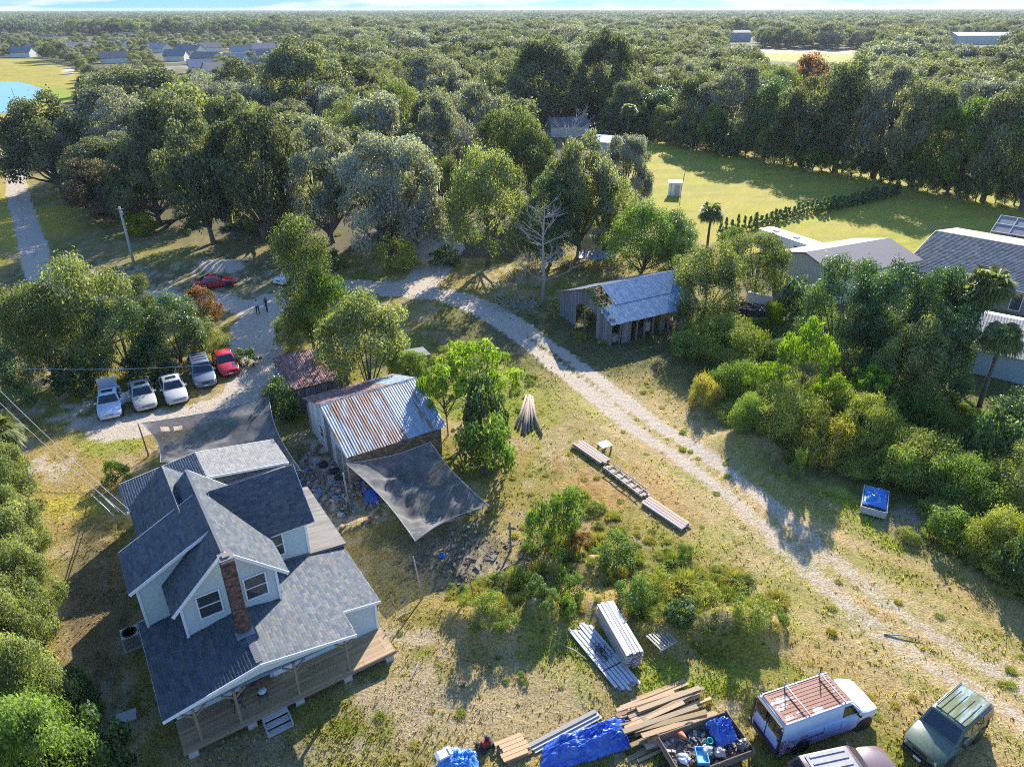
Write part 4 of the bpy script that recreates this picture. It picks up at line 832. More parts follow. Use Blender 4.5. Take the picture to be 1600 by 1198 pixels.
# ------------------------------------------------------------------ barn
a4 = R(29); BF = Frame((9.48, 62.55), a4); barn = thing('old_barn', 'weathered grey board barn with open bays and a blue-grey corrugated roof missing sheets', 'barn', (9.48, 62.55, 0), a4)
LB, WB, RBb, ZE, ZRb, ZBk = 10.6, 9.0, 4.5, 2.35, 4.5, 2.7
roofz = lambda y: ZE+(ZRb-ZE)*(y+.4)/(RBb+.4) if y < RBb else ZRb-(ZRb-ZBk)*(y-RBb)/(WB+.3-RBb)
y = .1
while y < WB:
    if not (2.5 < y < 6.1): z0, zt = 0, roofz(y)-.1
    else: z0, zt = 2.35+.5*math.sin((y-2.5)/3.6*math.pi), roofz(y)-.1
    w = random.uniform(.2, .3); k = random.uniform(.6, 1.25); MB().col((k, k, k*1.02)).box((.02+random.uniform(-.02, .02), y, (z0+zt)/2), (.035, w*.95, zt-z0), tilt=(random.uniform(-.015, .015), 0, 0)).build('wall_board', M_grey_wood, barn); y += w
for k in range(4): MB().col((random.uniform(.7, 1.2),)*3).box((1.5+k*.28, .02, 1.1), (.26, .035, 2.2)).build('wall_board', M_grey_wood, barn)
for k in range(8): MB().col((random.uniform(.4, .8),)*3).box((8.4+k*.27, .02, 1.1), (.25, .035, 2.2)).build('wall_board', M_grey_wood, barn)
for k, x_ in enumerate(np.linspace(.1, LB-.3, 11)): MB().beam((x_, .05, 0), (x_+random.uniform(-.1, .1), 0, ZE+.1), .13, .13).build('post', M_wood, barn)
for x_ in np.linspace(.1, LB-.3, 5):
    MB().beam((x_, RBb, 0), (x_, RBb, ZRb-.1), .14).build('post', M_wood, barn); MB().beam((x_, WB-.1, 0), (x_, WB-.1, ZBk), .14).build('post', M_wood, barn)
mb = MB()
for x_ in np.linspace(0, LB, 15): mb.beam((x_, -.35, ZE-.02), (x_, RBb, ZRb-.07), .06, .1); mb.beam((x_, RBb, ZRb-.07), (x_, WB+.2, ZBk-.05), .06, .1)
for y_ in (0.1, 1.2, 2.3, 3.4, 4.4): mb.beam((0, y_, roofz(y_)-.0), (LB, y_, roofz(y_)-.0), .05, .05)
mb.build('rafters', M_wood, barn)
for x_ in (0, LB-.15): mb = MB()
k = 0; x_ = -.25
M_barn_tin = mat('blue_grey_barn_tin', (.15, .25, .36), .42, .35, 2.2, .15, metal=.25, col2=(.30, .40, .48), mixpos=(.4, .65), stretch=(3, .8, 1))
while x_ < LB+.1:
    w = .66; y0 = -.45; S = math.hypot(RBb+.45, ZRb-ZE); mid_y = 1.9
    d_ = Vector((0, RBb+.45, ZRb-ZE)).normalized(); l1 = (mid_y-y0)/d_.y; j = random.uniform(-.05, .05)
    tin_sheet(barn, (x_, y0+j, ZE+.06+(j*d_.z/d_.y)), (1, 0, 0), d_, w*1.05, l1, M_barn_tin, .085, .022, lift=.006*(k % 2))
    if x_ > 1.35: tin_sheet(barn, Vector((x_, y0, ZE+.09))+d_*(l1-.15), (1, 0, 0), d_, w*1.05, S-l1+.1, M_barn_tin, .085, .022, lift=.006*(k % 2))
    tin_sheet(barn, (x_, WB+.3, ZBk), (1, 0, 0), Vector((0, -(WB+.3-RBb), ZRb-ZBk+.05)), w*1.05, math.hypot(WB+.3-RBb, ZRb-ZBk), M_light_rust, .085, .022, lift=.006*(k % 2))
    x_ += w; k += 1
M_moss2 = mat('roof_moss', (.10, .14, .03), .95, .4, 6)
mb = MB(); r2 = random.Random(9)
for k in range(260):
    y = r2.uniform(-.2, RBb); c_ = Vector((r2.gauss(.15, .22), y, roofz(y)+r2.uniform(-.1, .12))); mb.box(c_, (r2.uniform(.06, .2), r2.uniform(.06, .2), .05), rz=r2.uniform(0, 3), tilt=(r2.uniform(-.6, .6), r2.uniform(-.6, .6), 0))
o = mb.build('vine_cover', M_moss2, barn); o['kind'] = 'stuff'
# junk stored in the barn bays
jc = [(.5, .5, .48), (.25, .1, .06), (.1, .1, .12), (.6, .58, .5), (.15, .25, .3), (.3, .25, .2)]
jm = [mat('stored_goods_%s' % n_, c_, .7, .3, 4) for n_, c_ in zip(('pale', 'rust', 'black', 'cream', 'teal', 'brown'), jc)]
jl = ['pale crate in the barn bay nearest the corner', 'rusty drum standing in the second open barn bay', 'dark chest deep in the barn behind the posts', 'cream round tank in the middle open barn bay', 'teal cabinet in the barn near the right end', 'brown box on the barn floor by the last posts']
for k in range(6):
    x_ = 1.2+k*1.5; w_ = BF.o+BF.e1*x_+BF.e2*(1.0+(k % 2)*.5); mb = MB()
    if k in (1, 3): mb.lathe((0, 0, 0), [(.34, 0), (.36, .04), (.34, .3), (.36, .32), (.34, .6), (.36, .62), (.34, .9), (.3, .95), (.05, .96)], 14)
    else:
        mb.box((0, 0, .3), (.8, .6, .6)); mb.box((0, 0, .63), (.86, .66, .06)); [mb.box((sx*.36, 0, .3), (.05, .64, .56)) for sx in (-1, 1)]
    o = mb.build('stored_%s' % ('drum' if k in (1, 3) else 'crate'), jm[k], None, (w_.x, w_.y, 0), (0, 0, a4+.2*k)); tag(o, jl[k], 'drum' if k in (1, 3) else 'crate')

# ------------------------------------------------------------------ neighbours on the right
def box_gable(name, label, cat, o, ang_, L_, Wd, ze, zr, mw, mr, over=.3, ribs=None, sheet=None, rw=1.0, tiles=False):
    t = thing(name, label, cat, (o[0], o[1], 0), ang_); h_ = Wd/2
    mb = MB(); mb.poly([(0, 0, 0), (L_, 0, 0), (L_, Wd, 0), (0, Wd, 0), (0, 0, ze), (L_, 0, ze), (L_, Wd, ze), (0, Wd, ze), (0, h_, zr), (L_, h_, zr)], [(0, 1, 5, 4), (2, 3, 7, 6), (1, 2, 6, 9, 5), (3, 0, 4, 8, 7)]); mb.build('wall', mw, t)
    if ribs:
        mb = MB(); x = .15
        while x < L_: mb.box((x, -.02, ze/2), (.05, .04, ze)); x += ribs
        y = .15
        while y < Wd: zz = ze+(zr-ze)*(1-abs(y-h_)/h_); mb.box((-.02, y, zz/2), (.04, .05, zz)); y += ribs
        mb.build('wall_ribs', mw, t)
    for s in (0, 1):
        y0 = -over if s == 0 else Wd+over; z0 = ze-(zr-ze)*over/h_; ey = Vector((0, (h_+over)*(1 if s == 0 else -1), zr-z0)); S = ey.length
        if tiles: shingles('roof_slope', t, (-over, y0, z0+.1), (1, 0, 0), ey, L_+2*over, S, seed=77+s, cw=.42, ch=.36, pal=[(.25, .22, .19), (.30, .27, .23), (.21, .19, .17), (.33, .29, .25)])
        elif sheet:
            x = -over
            while x < L_+over-.1: tin_sheet(t, (x, y0, z0+.06), (1, 0, 0), ey, rw*1.02, S, mr, sheet, .03, lift=.004*(int(x*7) % 2)); x += rw
        else:
            mb = MB(); n = Vector((1, 0, 0)).cross(ey).normalized(); n = n if n.z > 0 else -n; P = Vector((-over, y0, z0+.05)); ex = Vector((L_+2*over, 0, 0)); A = [P, P+ex, P+ex+ey, P+ey]; mb.poly(A+[q+n*.12 for q in A], [(0, 3, 2, 1), (4, 5, 6, 7), (0, 1, 5, 4), (1, 2, 6, 5), (3, 0, 4, 7)]); mb.build('roof_slope', mr, t)
    return t
r1 = G(1262, 396, 4.6); r2_ = G(1392, 374, 4.6); an = math.atan2(r2_.y-r1.y, r2_.x-r1.x); fr = Frame((r1.x, r1.y), an); e2x, e2y = fr.q(1442, 409, 3.3); wd = abs(e2y)*2; oo = fr.o-fr.e2*(wd/2-.3)
box_gable('metal_building', 'cream ribbed metal building with a dark grey roof behind the glossy trees', 'building', (oo.x, oo.y), an, (r2_-r1).length-.4, wd-.6, 3.4, 4.6, M_cream, M_greyroof, ribs=.35)
q1 = G(1462, 360, 4.6); q2 = G(1600, 384, 4.6); an = math.atan2(q2.y-q1.y, q2.x-q1.x); fr = Frame((q1.x, q1.y), an); ex_, ey_ = fr.q(1560, 444, 2.9); wd = abs(ey_)*2; oo = fr.o+fr.e1*.6-fr.e2*(wd/2-.5)
tiled = box_gable('tiled_house', 'grey tile-roofed house with taupe walls cut by the right picture edge', 'house', (oo.x, oo.y), an, 24, wd-1.0, 2.7, 4.5, M_taupe, M_taupe, over=.5, tiles=True)
wl_ = lambda u, v, z: fr.q(u, v, z)
xx_ = wl_(1592, 470, 1)[0]-.6; window(tiled, (max(9, xx_), -.01, 1.3), X1, 1.0, 1.9, (0, -1, 0), split=False)
w_ = fr.o+fr.e1*(ex_+1.8)-fr.e2*(wd/2+.25)
p = G(1559, 480); g = thing('air_conditioner', 'small grey air conditioner at the taupe wall of the tiled house', 'air conditioner', (p.x, p.y, 0), an); MB().box((0, 0, .45), (.8, .7, .9)).build('casing', M_conc, g); mb = MB(); [mb.box((0, -.36, .15+.1*k), (.7, .02, .03)) for k in range(7)]; mb.build('grille', M_dark, g)
# pool cage behind the tiled house
pc = fr.o+fr.e1*4+fr.e2*(wd/2+.2); cage = thing('pool_cage', 'screened pool enclosure with a pale frame behind the tiled house', 'pool enclosure', (pc.x, pc.y, 0), an); M_fr = mat('cage_frame', (.55, .54, .50), .5, .05, 2); M_scr = mat('cage_screen', (.26, .25, .24), .9, .05, 2)
mb = MB()
for x_ in np.linspace(0, 14, 8):
    for y_ in (0, 7): mb.beam((x_, y_, 0), (x_, y_, 3.0), .08)
    mb.beam((x_, 0, 3.0), (x_, 3.5, 4.4), .08); mb.beam((x_, 3.5, 4.4), (x_, 7, 3.0), .08)
for (y_, z_) in ((0, 3.0), (1.75, 3.7), (3.5, 4.4), (5.25, 3.7), (7, 3.0)): mb.beam((0, y_, z_), (14, y_, z_), .08)
mb.build('frame', M_fr, cage); MB().poly([(0, 3.5, 4.36), (14, 3.5, 4.36), (14, 7, 2.97), (0, 7, 2.97), (0, 0, 2.97), (14, 0, 2.97), (14, 7, 0), (0, 7, 0)], [(0, 1, 2, 3), (4, 5, 1, 0), (3, 2, 6, 7)]).build('screen', M_scr, cage)
# low ribbed roof building
l1 = G(1497, 482, 3.0); l2 = G(1620, 506, 3.0); an = math.atan2(l2.y-l1.y, l2.x-l1.x); fr3 = Frame((l1.x, l1.y), an); ax, ay = fr3.q(1600, 563, 2.3); lb = thing('ribbed_roof_outbuilding', 'low outbuilding with a white ribbed metal roof and blue-grey wall at the right edge', 'outbuilding', (l1.x, l1.y, 0), an)
mb = MB(); mb.box((9, ay/2, 1.15), (17.6, abs(ay)-.5, 2.3)); mb.build('wall', M_bluegrey, lb); ey = Vector((0, ay, -.75)); x = 0
while x < 18: tin_sheet(lb, (x, 0, 3.05), (1, 0, 0), ey, 1.02, ey.length, mat('white_ribbed_roof', (.20, .20, .20), .85, .1, 2, spec=.2) if x == 0 else bpy.data.materials['white_ribbed_roof'], .25, .05, lift=.004*(int(x) % 2)); x += 1.0
MB().box((9, .45, 3.0), (18.2, .9, .08)).build('roof_border', M_trim, lb)
# camper, low wall, skip, white lawn shed
p = G(1180, 392); p2 = G(1268, 425); an = math.atan2(p2.y-p.y, p2.x-p.x); rv = thing('camper_trailer', 'long white camper trailer parked between the barn trees and the metal building', 'camper', (p.x, p.y, 0), an); Lc = (p2-p).length+1
mb = MB(); mb.box((Lc/2, 1.2, 1.75), (Lc, 2.4, 2.5), taper=.985); mb.build('body', M_rv, rv); MB().box((Lc/2, 1.2, 3.04), (Lc-.1, 2.34, .08)).build('roof', M_trim, rv)
for k in range(4): window(rv, (1.4+k*(Lc-2.5)/3, -.02, 2.1), X1, .8, .6, (0, -1, 0), split=False, m=M_dark)
MB().box((Lc-2.2, -.03, 1.6), (.75, .05, 2.0)).build('door', M_dark, rv); MB().box((Lc/2, -.02, 1.15), (Lc-.2, .03, .12)).build('stripe', M_dark, rv)
for x_ in (Lc*.45, Lc*.45+.9):
    for y_ in (.1, 2.3): MB().lathe((x_, y_, .36), [(.1, -.1), (.36, -.1), (.36, .1), (.1, .1)], 14, axis='Y').build('wheel', M_rubber, rv)
for k in range(2): MB().box((2+k*3.5, 1.2, 3.15), (.7, .6, .2)).build('roof_vent', M_trim, rv)
pa = G(1165, 476); pb = G(1203, 486); d_ = pb-pa; an = math.atan2(d_.y, d_.x); lw = thing('low_white_wall', 'low white block wall with a tan cap beside the rusty skip', 'wall', (pa.x, pa.y, 0), an); 
for k in range(5): MB().box((k*d_.length/5+d_.length/10, 0, .75), (d_.length/5-.02, .2, 1.5)).build('panel', M_trim, lw)
MB().box((d_.length/2, 0, 1.54), (d_.length+.1, .35, .08)).build('cap', M_cream, lw)
p = G(1153, 500); an = -.35; sk = thing('skip', 'rusty dark steel skip heaped with scrap beside the low white wall', 'skip', (p.x, p.y, gz(p.x, p.y)*.5), an); Ms = mat('skip_steel', (.07, .05, .045), .8, .4, 4)
mb = MB(); L_, w = 4.2, 1.9
for (c_, d__) in (((L_/2, 0, .7), (L_, .08, 1.3)), ((L_/2, w, .7), (L_, .08, 1.3)), ((0, w/2, .7), (.08, w-.1, 1.3)), ((L_, w/2, .7), (.08, w-.1, 1.3)), ((L_/2, w/2, .08), (L_, w, .1))): mb.box(c_, d__)
for k in range(6): mb.box((.4+k*.7, -.07, .7), (.08, .08, 1.3))
mb.build('body', Ms, sk); mb = MB(); r2 = random.Random(4)
for k in range(160): mb.box((r2.uniform(.15, L_-.15), r2.uniform(.15, w-.15), r2.uniform(1.0, 1.35)), (r2.uniform(.1, .5), r2.uniform(.05, .2), r2.uniform(.04, .15)), rz=r2.uniform(0, 3), tilt=(r2.uniform(-.5, .5), r2.uniform(-.5, .5), 0))
o = mb.build('scrap', mat('scrap_metal', (.20, .14, .12), .8, .5, 3), sk); o['kind'] = 'stuff'
p = G(1044, 306); ws = thing('lawn_shed', 'small white box shed standing alone on the lawn', 'shed', (p.x, p.y, 0), -.25); mb = MB(); mb.box((1.1, 1.1, 1.1), (2.1, 2.1, 2.2)); mb.build('wall', M_trim, ws); MB().box((1.1, 1.1, 2.27), (2.4, 2.4, .12)).build('roof', M_rv, ws)
for q in range(3): MB().box((.5+q*.6, .03, 1.1), (.05, .05, 2.1)).build('corner_board', M_conc, ws)
MB().box((1.6, .02, 1.0), (.75, .05, 1.8)).build('door', M_conc, ws)
def thin_pole(u, v, h, label, cat='pole', rad=.07, m=None, lean=0., name='pole'):
    p = G(u, v); o = MB().tube([(0, 0, -.2), (lean*.5, 0, h*.5), (lean, 0, h)], [rad, rad*.9, rad*.7], 7).build(name, m or M_wood, None, (p.x, p.y, gz(p.x, p.y)), smooth_=True); return tag(o, label, cat)
thin_pole(1066, 292, 7.5, 'thin dark pole beside the white lawn shed', lean=1.0)
# utility pole, wires
p = G(210, 413); h = z_for(p.x, p.y, 322); up_ = thing('utility_pole', 'leaning pale utility pole beside the sandy yard track', 'utility pole', (p.x, p.y, 0)); MB().tube([(0, 0, -.2), (.05, .0, h/2), (0, 0, h)], [.19, .17, .13], 9).build('shaft', mat('pale_pole', (.40, .42, .34), .85, .2, 3), up_, smooth_=True); MB().lathe((.22, -.1, h-.8), [(.02, -.2), (.13, -.2), (.13, .2), (.02, .2)], 10).build('transformer', M_conc, up_); MB().beam((-.5, 0, h-.3), (.5, 0, h-.3), .08).build('crossarm', M_wood, up_)
thin_pole(50, 755, 2.4, 'short weathered grey post near the left edge hedge', rad=.12, m=M_dead, name='post', cat='post'); thin_pole(35, 182, 8, 'dark utility pole beside the pond', m=M_dark, lean=-.5); thin_pole(68, 168, 7, 'slim lamp post beside the pond', rad=.05, m=M_conc, name='lamp_post', cat='lamp post')
def wire(name, label, pts, rad=.012, m=None): o = MB().tube(pts, rad, 4, False).build(name, m or mat('wire_grey', (.4, .4, .38), .6, .1, 3), None); return tag(o, label, 'wire')
def sagw(a, b_, s, n=14): a = Vector(a); b_ = Vector(b_); return [a.lerp(b_, i/n)-v3(0, 0, s*4*(i/n)*(1-i/n)) for i in range(n+1)]
wire('power_line', 'thin power line crossing in front of the thicket to the parked people carrier', sagw(G(-30, 573, 5), G(330, 570, 5), .3), .02)
wire('power_line', 'steep wire running down from the left edge over the dry yard', sagw(G(-20, 590, 6), G(205, 800, 5.2), .3), .016); wire('power_line', 'second steep wire beside the first, ending at the farmhouse roof corner', sagw(G(-20, 610, 5.6), G(198, 806, 5.0), .3), .016)
wire('ladder_pole', 'white pole leaning across the grass at the farmhouse corner', [G(152, 768, .05), G(186, 800, 2.6)], .03, M_trim); wire('ladder_pole', 'second white pole leaning at the farmhouse corner', [G(142, 772, .05), G(178, 806, 2.4)], .03, M_trim)
# debris under the second cloth, brush heap, scraps
mb = MB(); r2 = random.Random(12)
for k in range(85):
    p = G(r2.gauss(735, 50), r2.gauss(860, 28)); mb.box((p.x, p.y, r2.uniform(.02, .12)), (r2.uniform(.1, .7), r2.uniform(.04, .3), r2.uniform(.02, .07)), rz=r2.uniform(0, 3.1), tilt=(r2.uniform(-.2, .2), r2.uniform(-.2, .2), 0))
o = mb.build('debris', mat('grey_debris', (.12, .10, .08), .9, .6, 2, col2=(.24, .21, .17), mixpos=(.5, .62)), None); tag(o, kind='stuff')
mb = MB()
for k in range(240):
    u = r2.choice([r2.gauss(520, 20), r2.gauss(560, 25), r2.gauss(480, 14)]); p = G(u, r2.gauss(765, 26)); c_ = r2.choice([(1, 1, 1), (.3, .3, .35), (.8, .5, .4), (.4, .6, .9)]); mb.col(c_).box((p.x, p.y, .08), (r2.uniform(.08, .4), r2.uniform(.06, .3), r2.uniform(.05, .25)), rz=r2.uniform(0, 3.1))
o = mb.build('yard_litter', mat('yard_junk', (.4, .39, .37), .8, .4, 3, attr=True), None); tag(o, kind='stuff')
def tyre_at(u, v, label, z=0., tilt=(0, 0, 0)):
    p = G(u, v); t = thing('tyre', label, 'tyre', (p.x, p.y, z)); MB().lathe((0, 0, .1), [(.18, -.09), (.3, -.1), (.33, 0), (.3, .1), (.18, .09)], 16).build('tread', M_rubber, t, rot=tilt, smooth_=True)
tyre_at(522, 738, 'tyre lying on the gravel at the white end wall of the shed'); tyre_at(528, 748, 'tyre leaning by the shed corner post', .0, (1.2, 0, .3)); tyre_at(505, 728, 'tyre beside the wood stack at the shed door')
for (u, v, l) in ((497, 745, 'plank propped beside the shed on the gravel'), (503, 752, 'dark plank lying next to the propped one on the gravel')): p = G(u, v); tag(MB().box((0, 0, .1), (.2, 2.0, .08), rz=.3).build('plank', M_wood, None, p), l, 'plank')
# far houses of the suburb and beyond: each stands alone in the trees
M_rf = [mat('suburb_roof_%s' % n_, c_, .85, .2, .6) for n_, c_ in (('grey', (.20, .20, .21)), ('brown', (.24, .20, .18)), ('pale', (.34, .33, .32)))]
r2 = random.Random(31); fl = 0
slots = [(258, 92), (300, 96), (345, 100), (385, 92), (410, 98), (230, 78), (275, 82), (318, 78), (362, 84), (400, 80), (160, 96), (180, 58), (205, 44), (60, 62), (40, 80), (15, 86), (110, 78), (450, 76), (480, 84), (170, 72), (560, 82), (590, 86), (330, 118), (300, 112), (375, 112)]
ord_ = ['first', 'second', 'third', 'fourth', 'fifth', 'sixth']
for k, (u, v) in enumerate(slots):
    p = G(u, v+4); L_ = r2.uniform(13, 19); Wd = r2.uniform(9, 12); nm_ = ('grey', 'brown', 'pale')[k % 3]
    box_gable('suburb_house', '%s-roofed low suburban house among the trees behind the left wood' % nm_, 'house', (p.x, p.y), r2.uniform(-.5, .7), L_, Wd, 3.2, 6.4, M_cream, M_rf[k % 3], over=.5)['group'] = '%s-roofed houses of the far suburb' % nm_
p = G(1150, 66); box_gable('far_building', 'blue-grey flat building far off left of the distant pale field', 'building', (p.x-10, p.y), .1, 26, 14, 8, 10, M_bluegrey, M_rf[0]); p = G(1495, 70); box_gable('far_building', 'long pale green roofed building far off at the upper right', 'building', (p.x, p.y), -.05, 60, 22, 7, 9.5, M_cream, mat('pale_green_roof', (.40, .50, .46), .6, .1, 1))
p = G(985, 100); box_gable('far_building', 'low white roofed building glimpsed in the wood behind the single palm', 'building', (p.x, p.y), 0, 24, 12, 4, 5, M_cream, M_trim)
p = G(862, 215); box_gable('clearing_house', 'dark blue-grey roofed house in the clearing behind the bare tree', 'house', (p.x, p.y), .2, 10, 7, 2.6, 4.2, M_cream, M_greyroof); p = G(925, 240); box_gable('clearing_shed', 'white roofed shed in the clearing beside the lawn corner', 'shed', (p.x, p.y), -.5, 11, 6, 2.6, 3.6, M_cream, M_trim)
p = G(905, 425); d_ = thing('open_lean_to', 'small open lean-to with a pale roof in the shade behind the barn', 'lean-to', (p.x, p.y, 0), -.1); [MB().beam((x_, y_, 0), (x_, y_, 1.9), .1).build('post', M_wood, d_) for x_ in (0, 4) for y_ in (0, 2)]; MB().box((2, 1, 1.95), (4.6, 2.6, .06), tilt=(.08, 0, 0)).build('roof', M_light_rust, d_)
# ------------------------------------------------------------------ vehicles
def paint(name, c_, rough=.25, var=.06, **k):
    m = mat(name, c_, rough, var, 2.5, spec=.6, **k); b_ = m.node_tree.nodes['Principled BSDF']; sset(b_, 'Coat Weight', .5); sset(b_, 'Coat Roughness', .08); return m
M_cglass = mat('car_glass', (.02, .028, .03), .05, .1, 2, spec=.9); M_blackpl = mat('black_plastic', (.03, .03, .032), .5, .1, 5); M_lamp = mat('lamp_glass', (.62, .64, .66), .12, .05, 3, spec=.8); M_red = mat('tail_lamp', (.35, .02, .02), .2, .05, 3); M_rim = mat('alloy_rim', (.50, .51, .53), .3, .08, 5, metal=.6); M_plate = mat('plate', (.7, .7, .66), .5, .05, 5)
def wheel_me(r_=.33, w=.22):
    t = MB().lathe((0, 0, 0), [(r_*.62, -w/2), (r_*.93, -w/2), (r_, -w*.3), (r_, w*.3), (r_*.93, w/2), (r_*.62, w/2)], 20, axis='Y').mesh('tyre', M_rubber, True)
    mb = MB(); mb.lathe((0, 0, 0), [(.02, -w*.38), (r_*.6, -w*.30), (r_*.63, -w*.45), (r_*.63, w*.45), (r_*.6, w*.30), (.02, w*.38)], 18, axis='Y')
    for s in (-1, 1):
        for k in range(5): a = k*1.2566; mb.box((math.cos(a)*r_*.33, s*w*.42, math.sin(a)*r_*.33), (r_*.5, .03, .06), tilt=(0, -a, 0))
    return t, mb.mesh('rim', M_rim)
def loft(stations, m, name, parent, closed=True):
    """stations: list of rings of points"""
    n = len(stations[0]); V_ = [tuple(p) for s in stations for p in s]; F_ = []
    for i in range(len(stations)-1):
        for k in range(n): F_.append((i*n+k, i*n+(k+1) % n, (i+1)*n+(k+1) % n, (i+1)*n+k))
    F_.append(tuple(range(n-1, -1, -1))); F_.append(tuple((len(stations)-1)*n+k for k in range(n)))
    me = bpy.data.meshes.new(name); me.from_pydata(V_, [], F_); me.materials.append(m); me.update(); bm = bmesh.new(); bm.from_mesh(me); bmesh.ops.recalc_face_normals(bm, faces=bm.faces); bm.to_mesh(me); bm.free()
    me.polygons.foreach_set('use_smooth', [True]*len(me.polygons)); 
    try: me.set_sharp_from_angle(angle=R(32))
    except Exception: pass
    return mobj(name, me, None, parent)
def car(name, label, cat, x, y, heading, L_, Wd, prof, cab, wb, wr, body_m, roof_m=None, group=None, z=0., kind='sedan', hood_m=None):
    """prof: [(x, ztop)] lower body top line front->back with x from +L/2 to -L/2; cab: dict of cabin points; car faces +x"""
    t = thing(name, label, cat, (x, y, z), heading, group); hw_ = Wd/2; zb = cab.get('zb', .24); belt = cab['belt']
    st = []
    for (px, zt) in prof:
        e = min(1, (L_/2-abs(px))/(.13*L_)); e = max(0, e); f = .80+.20*math.sin(e*math.pi/2); w = hw_*f; zbb = zb+(.10 if e < .35 else 0)
        st.append([(px, -w*.96, zbb), (px, -w, zbb+.16), (px, -w, zt-.18), (px, -w*.965, zt-.06), (px, -w*.86, zt), (px, 0, zt+.025), (px, w*.86, zt), (px, w*.965, zt-.06), (px, w, zt-.18), (px, w, zbb+.16), (px, w*.96, zbb)])
    loft(st, body_m, 'body', t)
    # cabin
    c_ = cab; rw_ = c_.get('rw', .74)*hw_; bw_ = .93*hw_; zr = c_['roof']
    xs = [(c_['ws0'], belt), (c_['ws1'], zr-.03), (c_['rf'], zr), (c_['rr'], zr), (c_['rw1'], zr-.04), (c_['rw0'], c_.get('rbelt', belt))]
    cs = []
    for (px, zt) in xs:
        k = (zt-belt)/(zr-belt) if zt > belt else 0; w = bw_+(rw_-bw_)*k; cs.append([(px, -bw_, belt-.12), (px, -bw_, min(belt, zt)), (px, -w, zt-.03*k), (px, -w*.88, zt+.015*k), (px, 0, zt+.045*k), (px, w*.88, zt+.015*k), (px, w, zt-.03*k), (px, bw_, min(belt, zt)), (px, bw_, belt-.12)])
    loft(cs, body_m, 'cabin', t)
    def Q(name_, pts, m, off=.012):
        pts = [Vector(p) for p in pts]; n = (pts[1]-pts[0]).cross(pts[2]-pts[0]).normalized(); ce = sum(pts, Vector())/len(pts)
        if n.dot(ce-Vector((0, 0, .6))) < 0: n = -n
        a = [p+n*off for p in pts]; b_ = [p-n*.02 for p in pts]; k = len(pts)
        return MB().poly(a+b_, [tuple(range(k))]+[(i, (i+1) % k, k+(i+1) % k, k+i) for i in range(k)]).build(name_, m, t)
    A, B_ = Vector((c_['ws0'], 0, belt)), Vector((c_['ws1'], 0, zr-.03)); s0, s1 = .08, .92
    def xsec(P0, P1, s): p = P0.lerp(P1, s); w = bw_+(rw_-bw_)*((p.z-belt)/(zr-belt)); return p, w
    p0, w0 = xsec(A, B_, s0); p1, w1 = xsec(A, B_, s1); Q('windscreen', [p0-v3(0, w0*.88, 0), p0+v3(0, w0*.88, 0), p1+v3(0, w1*.86, 0), p1-v3(0, w1*.86, 0)], M_cglass, .03)
    A, B_ = Vector((c_['rw0'], 0, c_.get('rbelt', belt))), Vector((c_['rw1'], 0, zr-.04)); p0, w0 = xsec(A, B_, c_.get('rs', .15)); p1, w1 = xsec(A, B_, .9); Q('rear_window', [p0-v3(0, w0*.84, 0), p0+v3(0, w0*.84, 0), p1+v3(0, w1*.82, 0), p1-v3(0, w1*.82, 0)], M_cglass, .035)
    # side windows
    segs = c_['side']
    for sgn in (-1, 1):
        for (xa, xb, xat, xbt) in segs:
            zt0, zt1 = belt+.04, zr-.10; wA = bw_+(rw_-bw_)*((zt0-belt)/(zr-belt)); wB = bw_+(rw_-bw_)*((zt1-belt)/(zr-belt))
            Q('side_window', [(xa, sgn*wA, zt0), (xb, sgn*wA, zt0), (xbt, sgn*wB, zt1), (xat, sgn*wB, zt1)], M_cglass, .015)
        MB().box((c_['ws0']-.28, sgn*(hw_+.07), belt+.06), (.12, .2, .13), taper=.8).build('mirror', c_.get('mirror_m', body_m), t)
        for xd in c_.get('doors', []): MB().box((xd, sgn*(hw_+.002), belt-.35), (.012, .012, .55)).build('door_gap', M_blackpl, t)
        for xd in c_.get('handles', []): MB().box((xd, sgn*(hw_+.01), belt-.16), (.18, .03, .04)).build('door_handle', body_m, t)
    if roof_m:
        Q('roof_panel', [(c_['rf'], -rw_*.86, zr+.012), (c_['rf'], rw_*.86, zr+.012), (c_['rr'], rw_*.86, zr+.012), (c_['rr'], -rw_*.86, zr+.012)], roof_m, .045)
    if c_.get('sunroof'): Q('sunroof', [(c_['rf']-.15, -.4, zr+.04), (c_['rf']-.15, .4, zr+.04), (c_['rf']-.6, .4, zr+.045), (c_['rf']-.6, -.4, zr+.045)], M_cglass, .02)
    hz = prof[1][1]
    for sgn in (-1, 1):
        MB().box((L_/2-.13, sgn*hw_*.62, hz-.14), (.16, hw_*.38, .16), rz=-sgn*.28, taper=.9).build('headlight', M_lamp, t)
        MB().box((-L_/2+.06, sgn*hw_*.66, prof[-2][1]-.16), (.1, hw_*.3, .18), rz=sgn*.15).build('tail_light', M_red, t)
    MB().box((L_/2-.04, 0, hz-.16), (.08, hw_*.72, .12), taper=.95).build('grille', M_blackpl, t); MB().box((L_/2+.0, 0, .42), (.16, Wd*.78, .2), taper=.96).build('front_bumper', c_.get('bump_m', body_m), t); MB().box((-L_/2+.0, 0, .45), (.14, Wd*.82, .2), taper=.96).build('rear_bumper', c_.get('bump_m', body_m), t); MB().box((L_/2+.085, 0, .42), (.01, .34, .13)).build('number_plate', M_plate, t)
    ty, ri = wheel_me(wr, .22); fx = c_.get('fx', L_/2-.85)
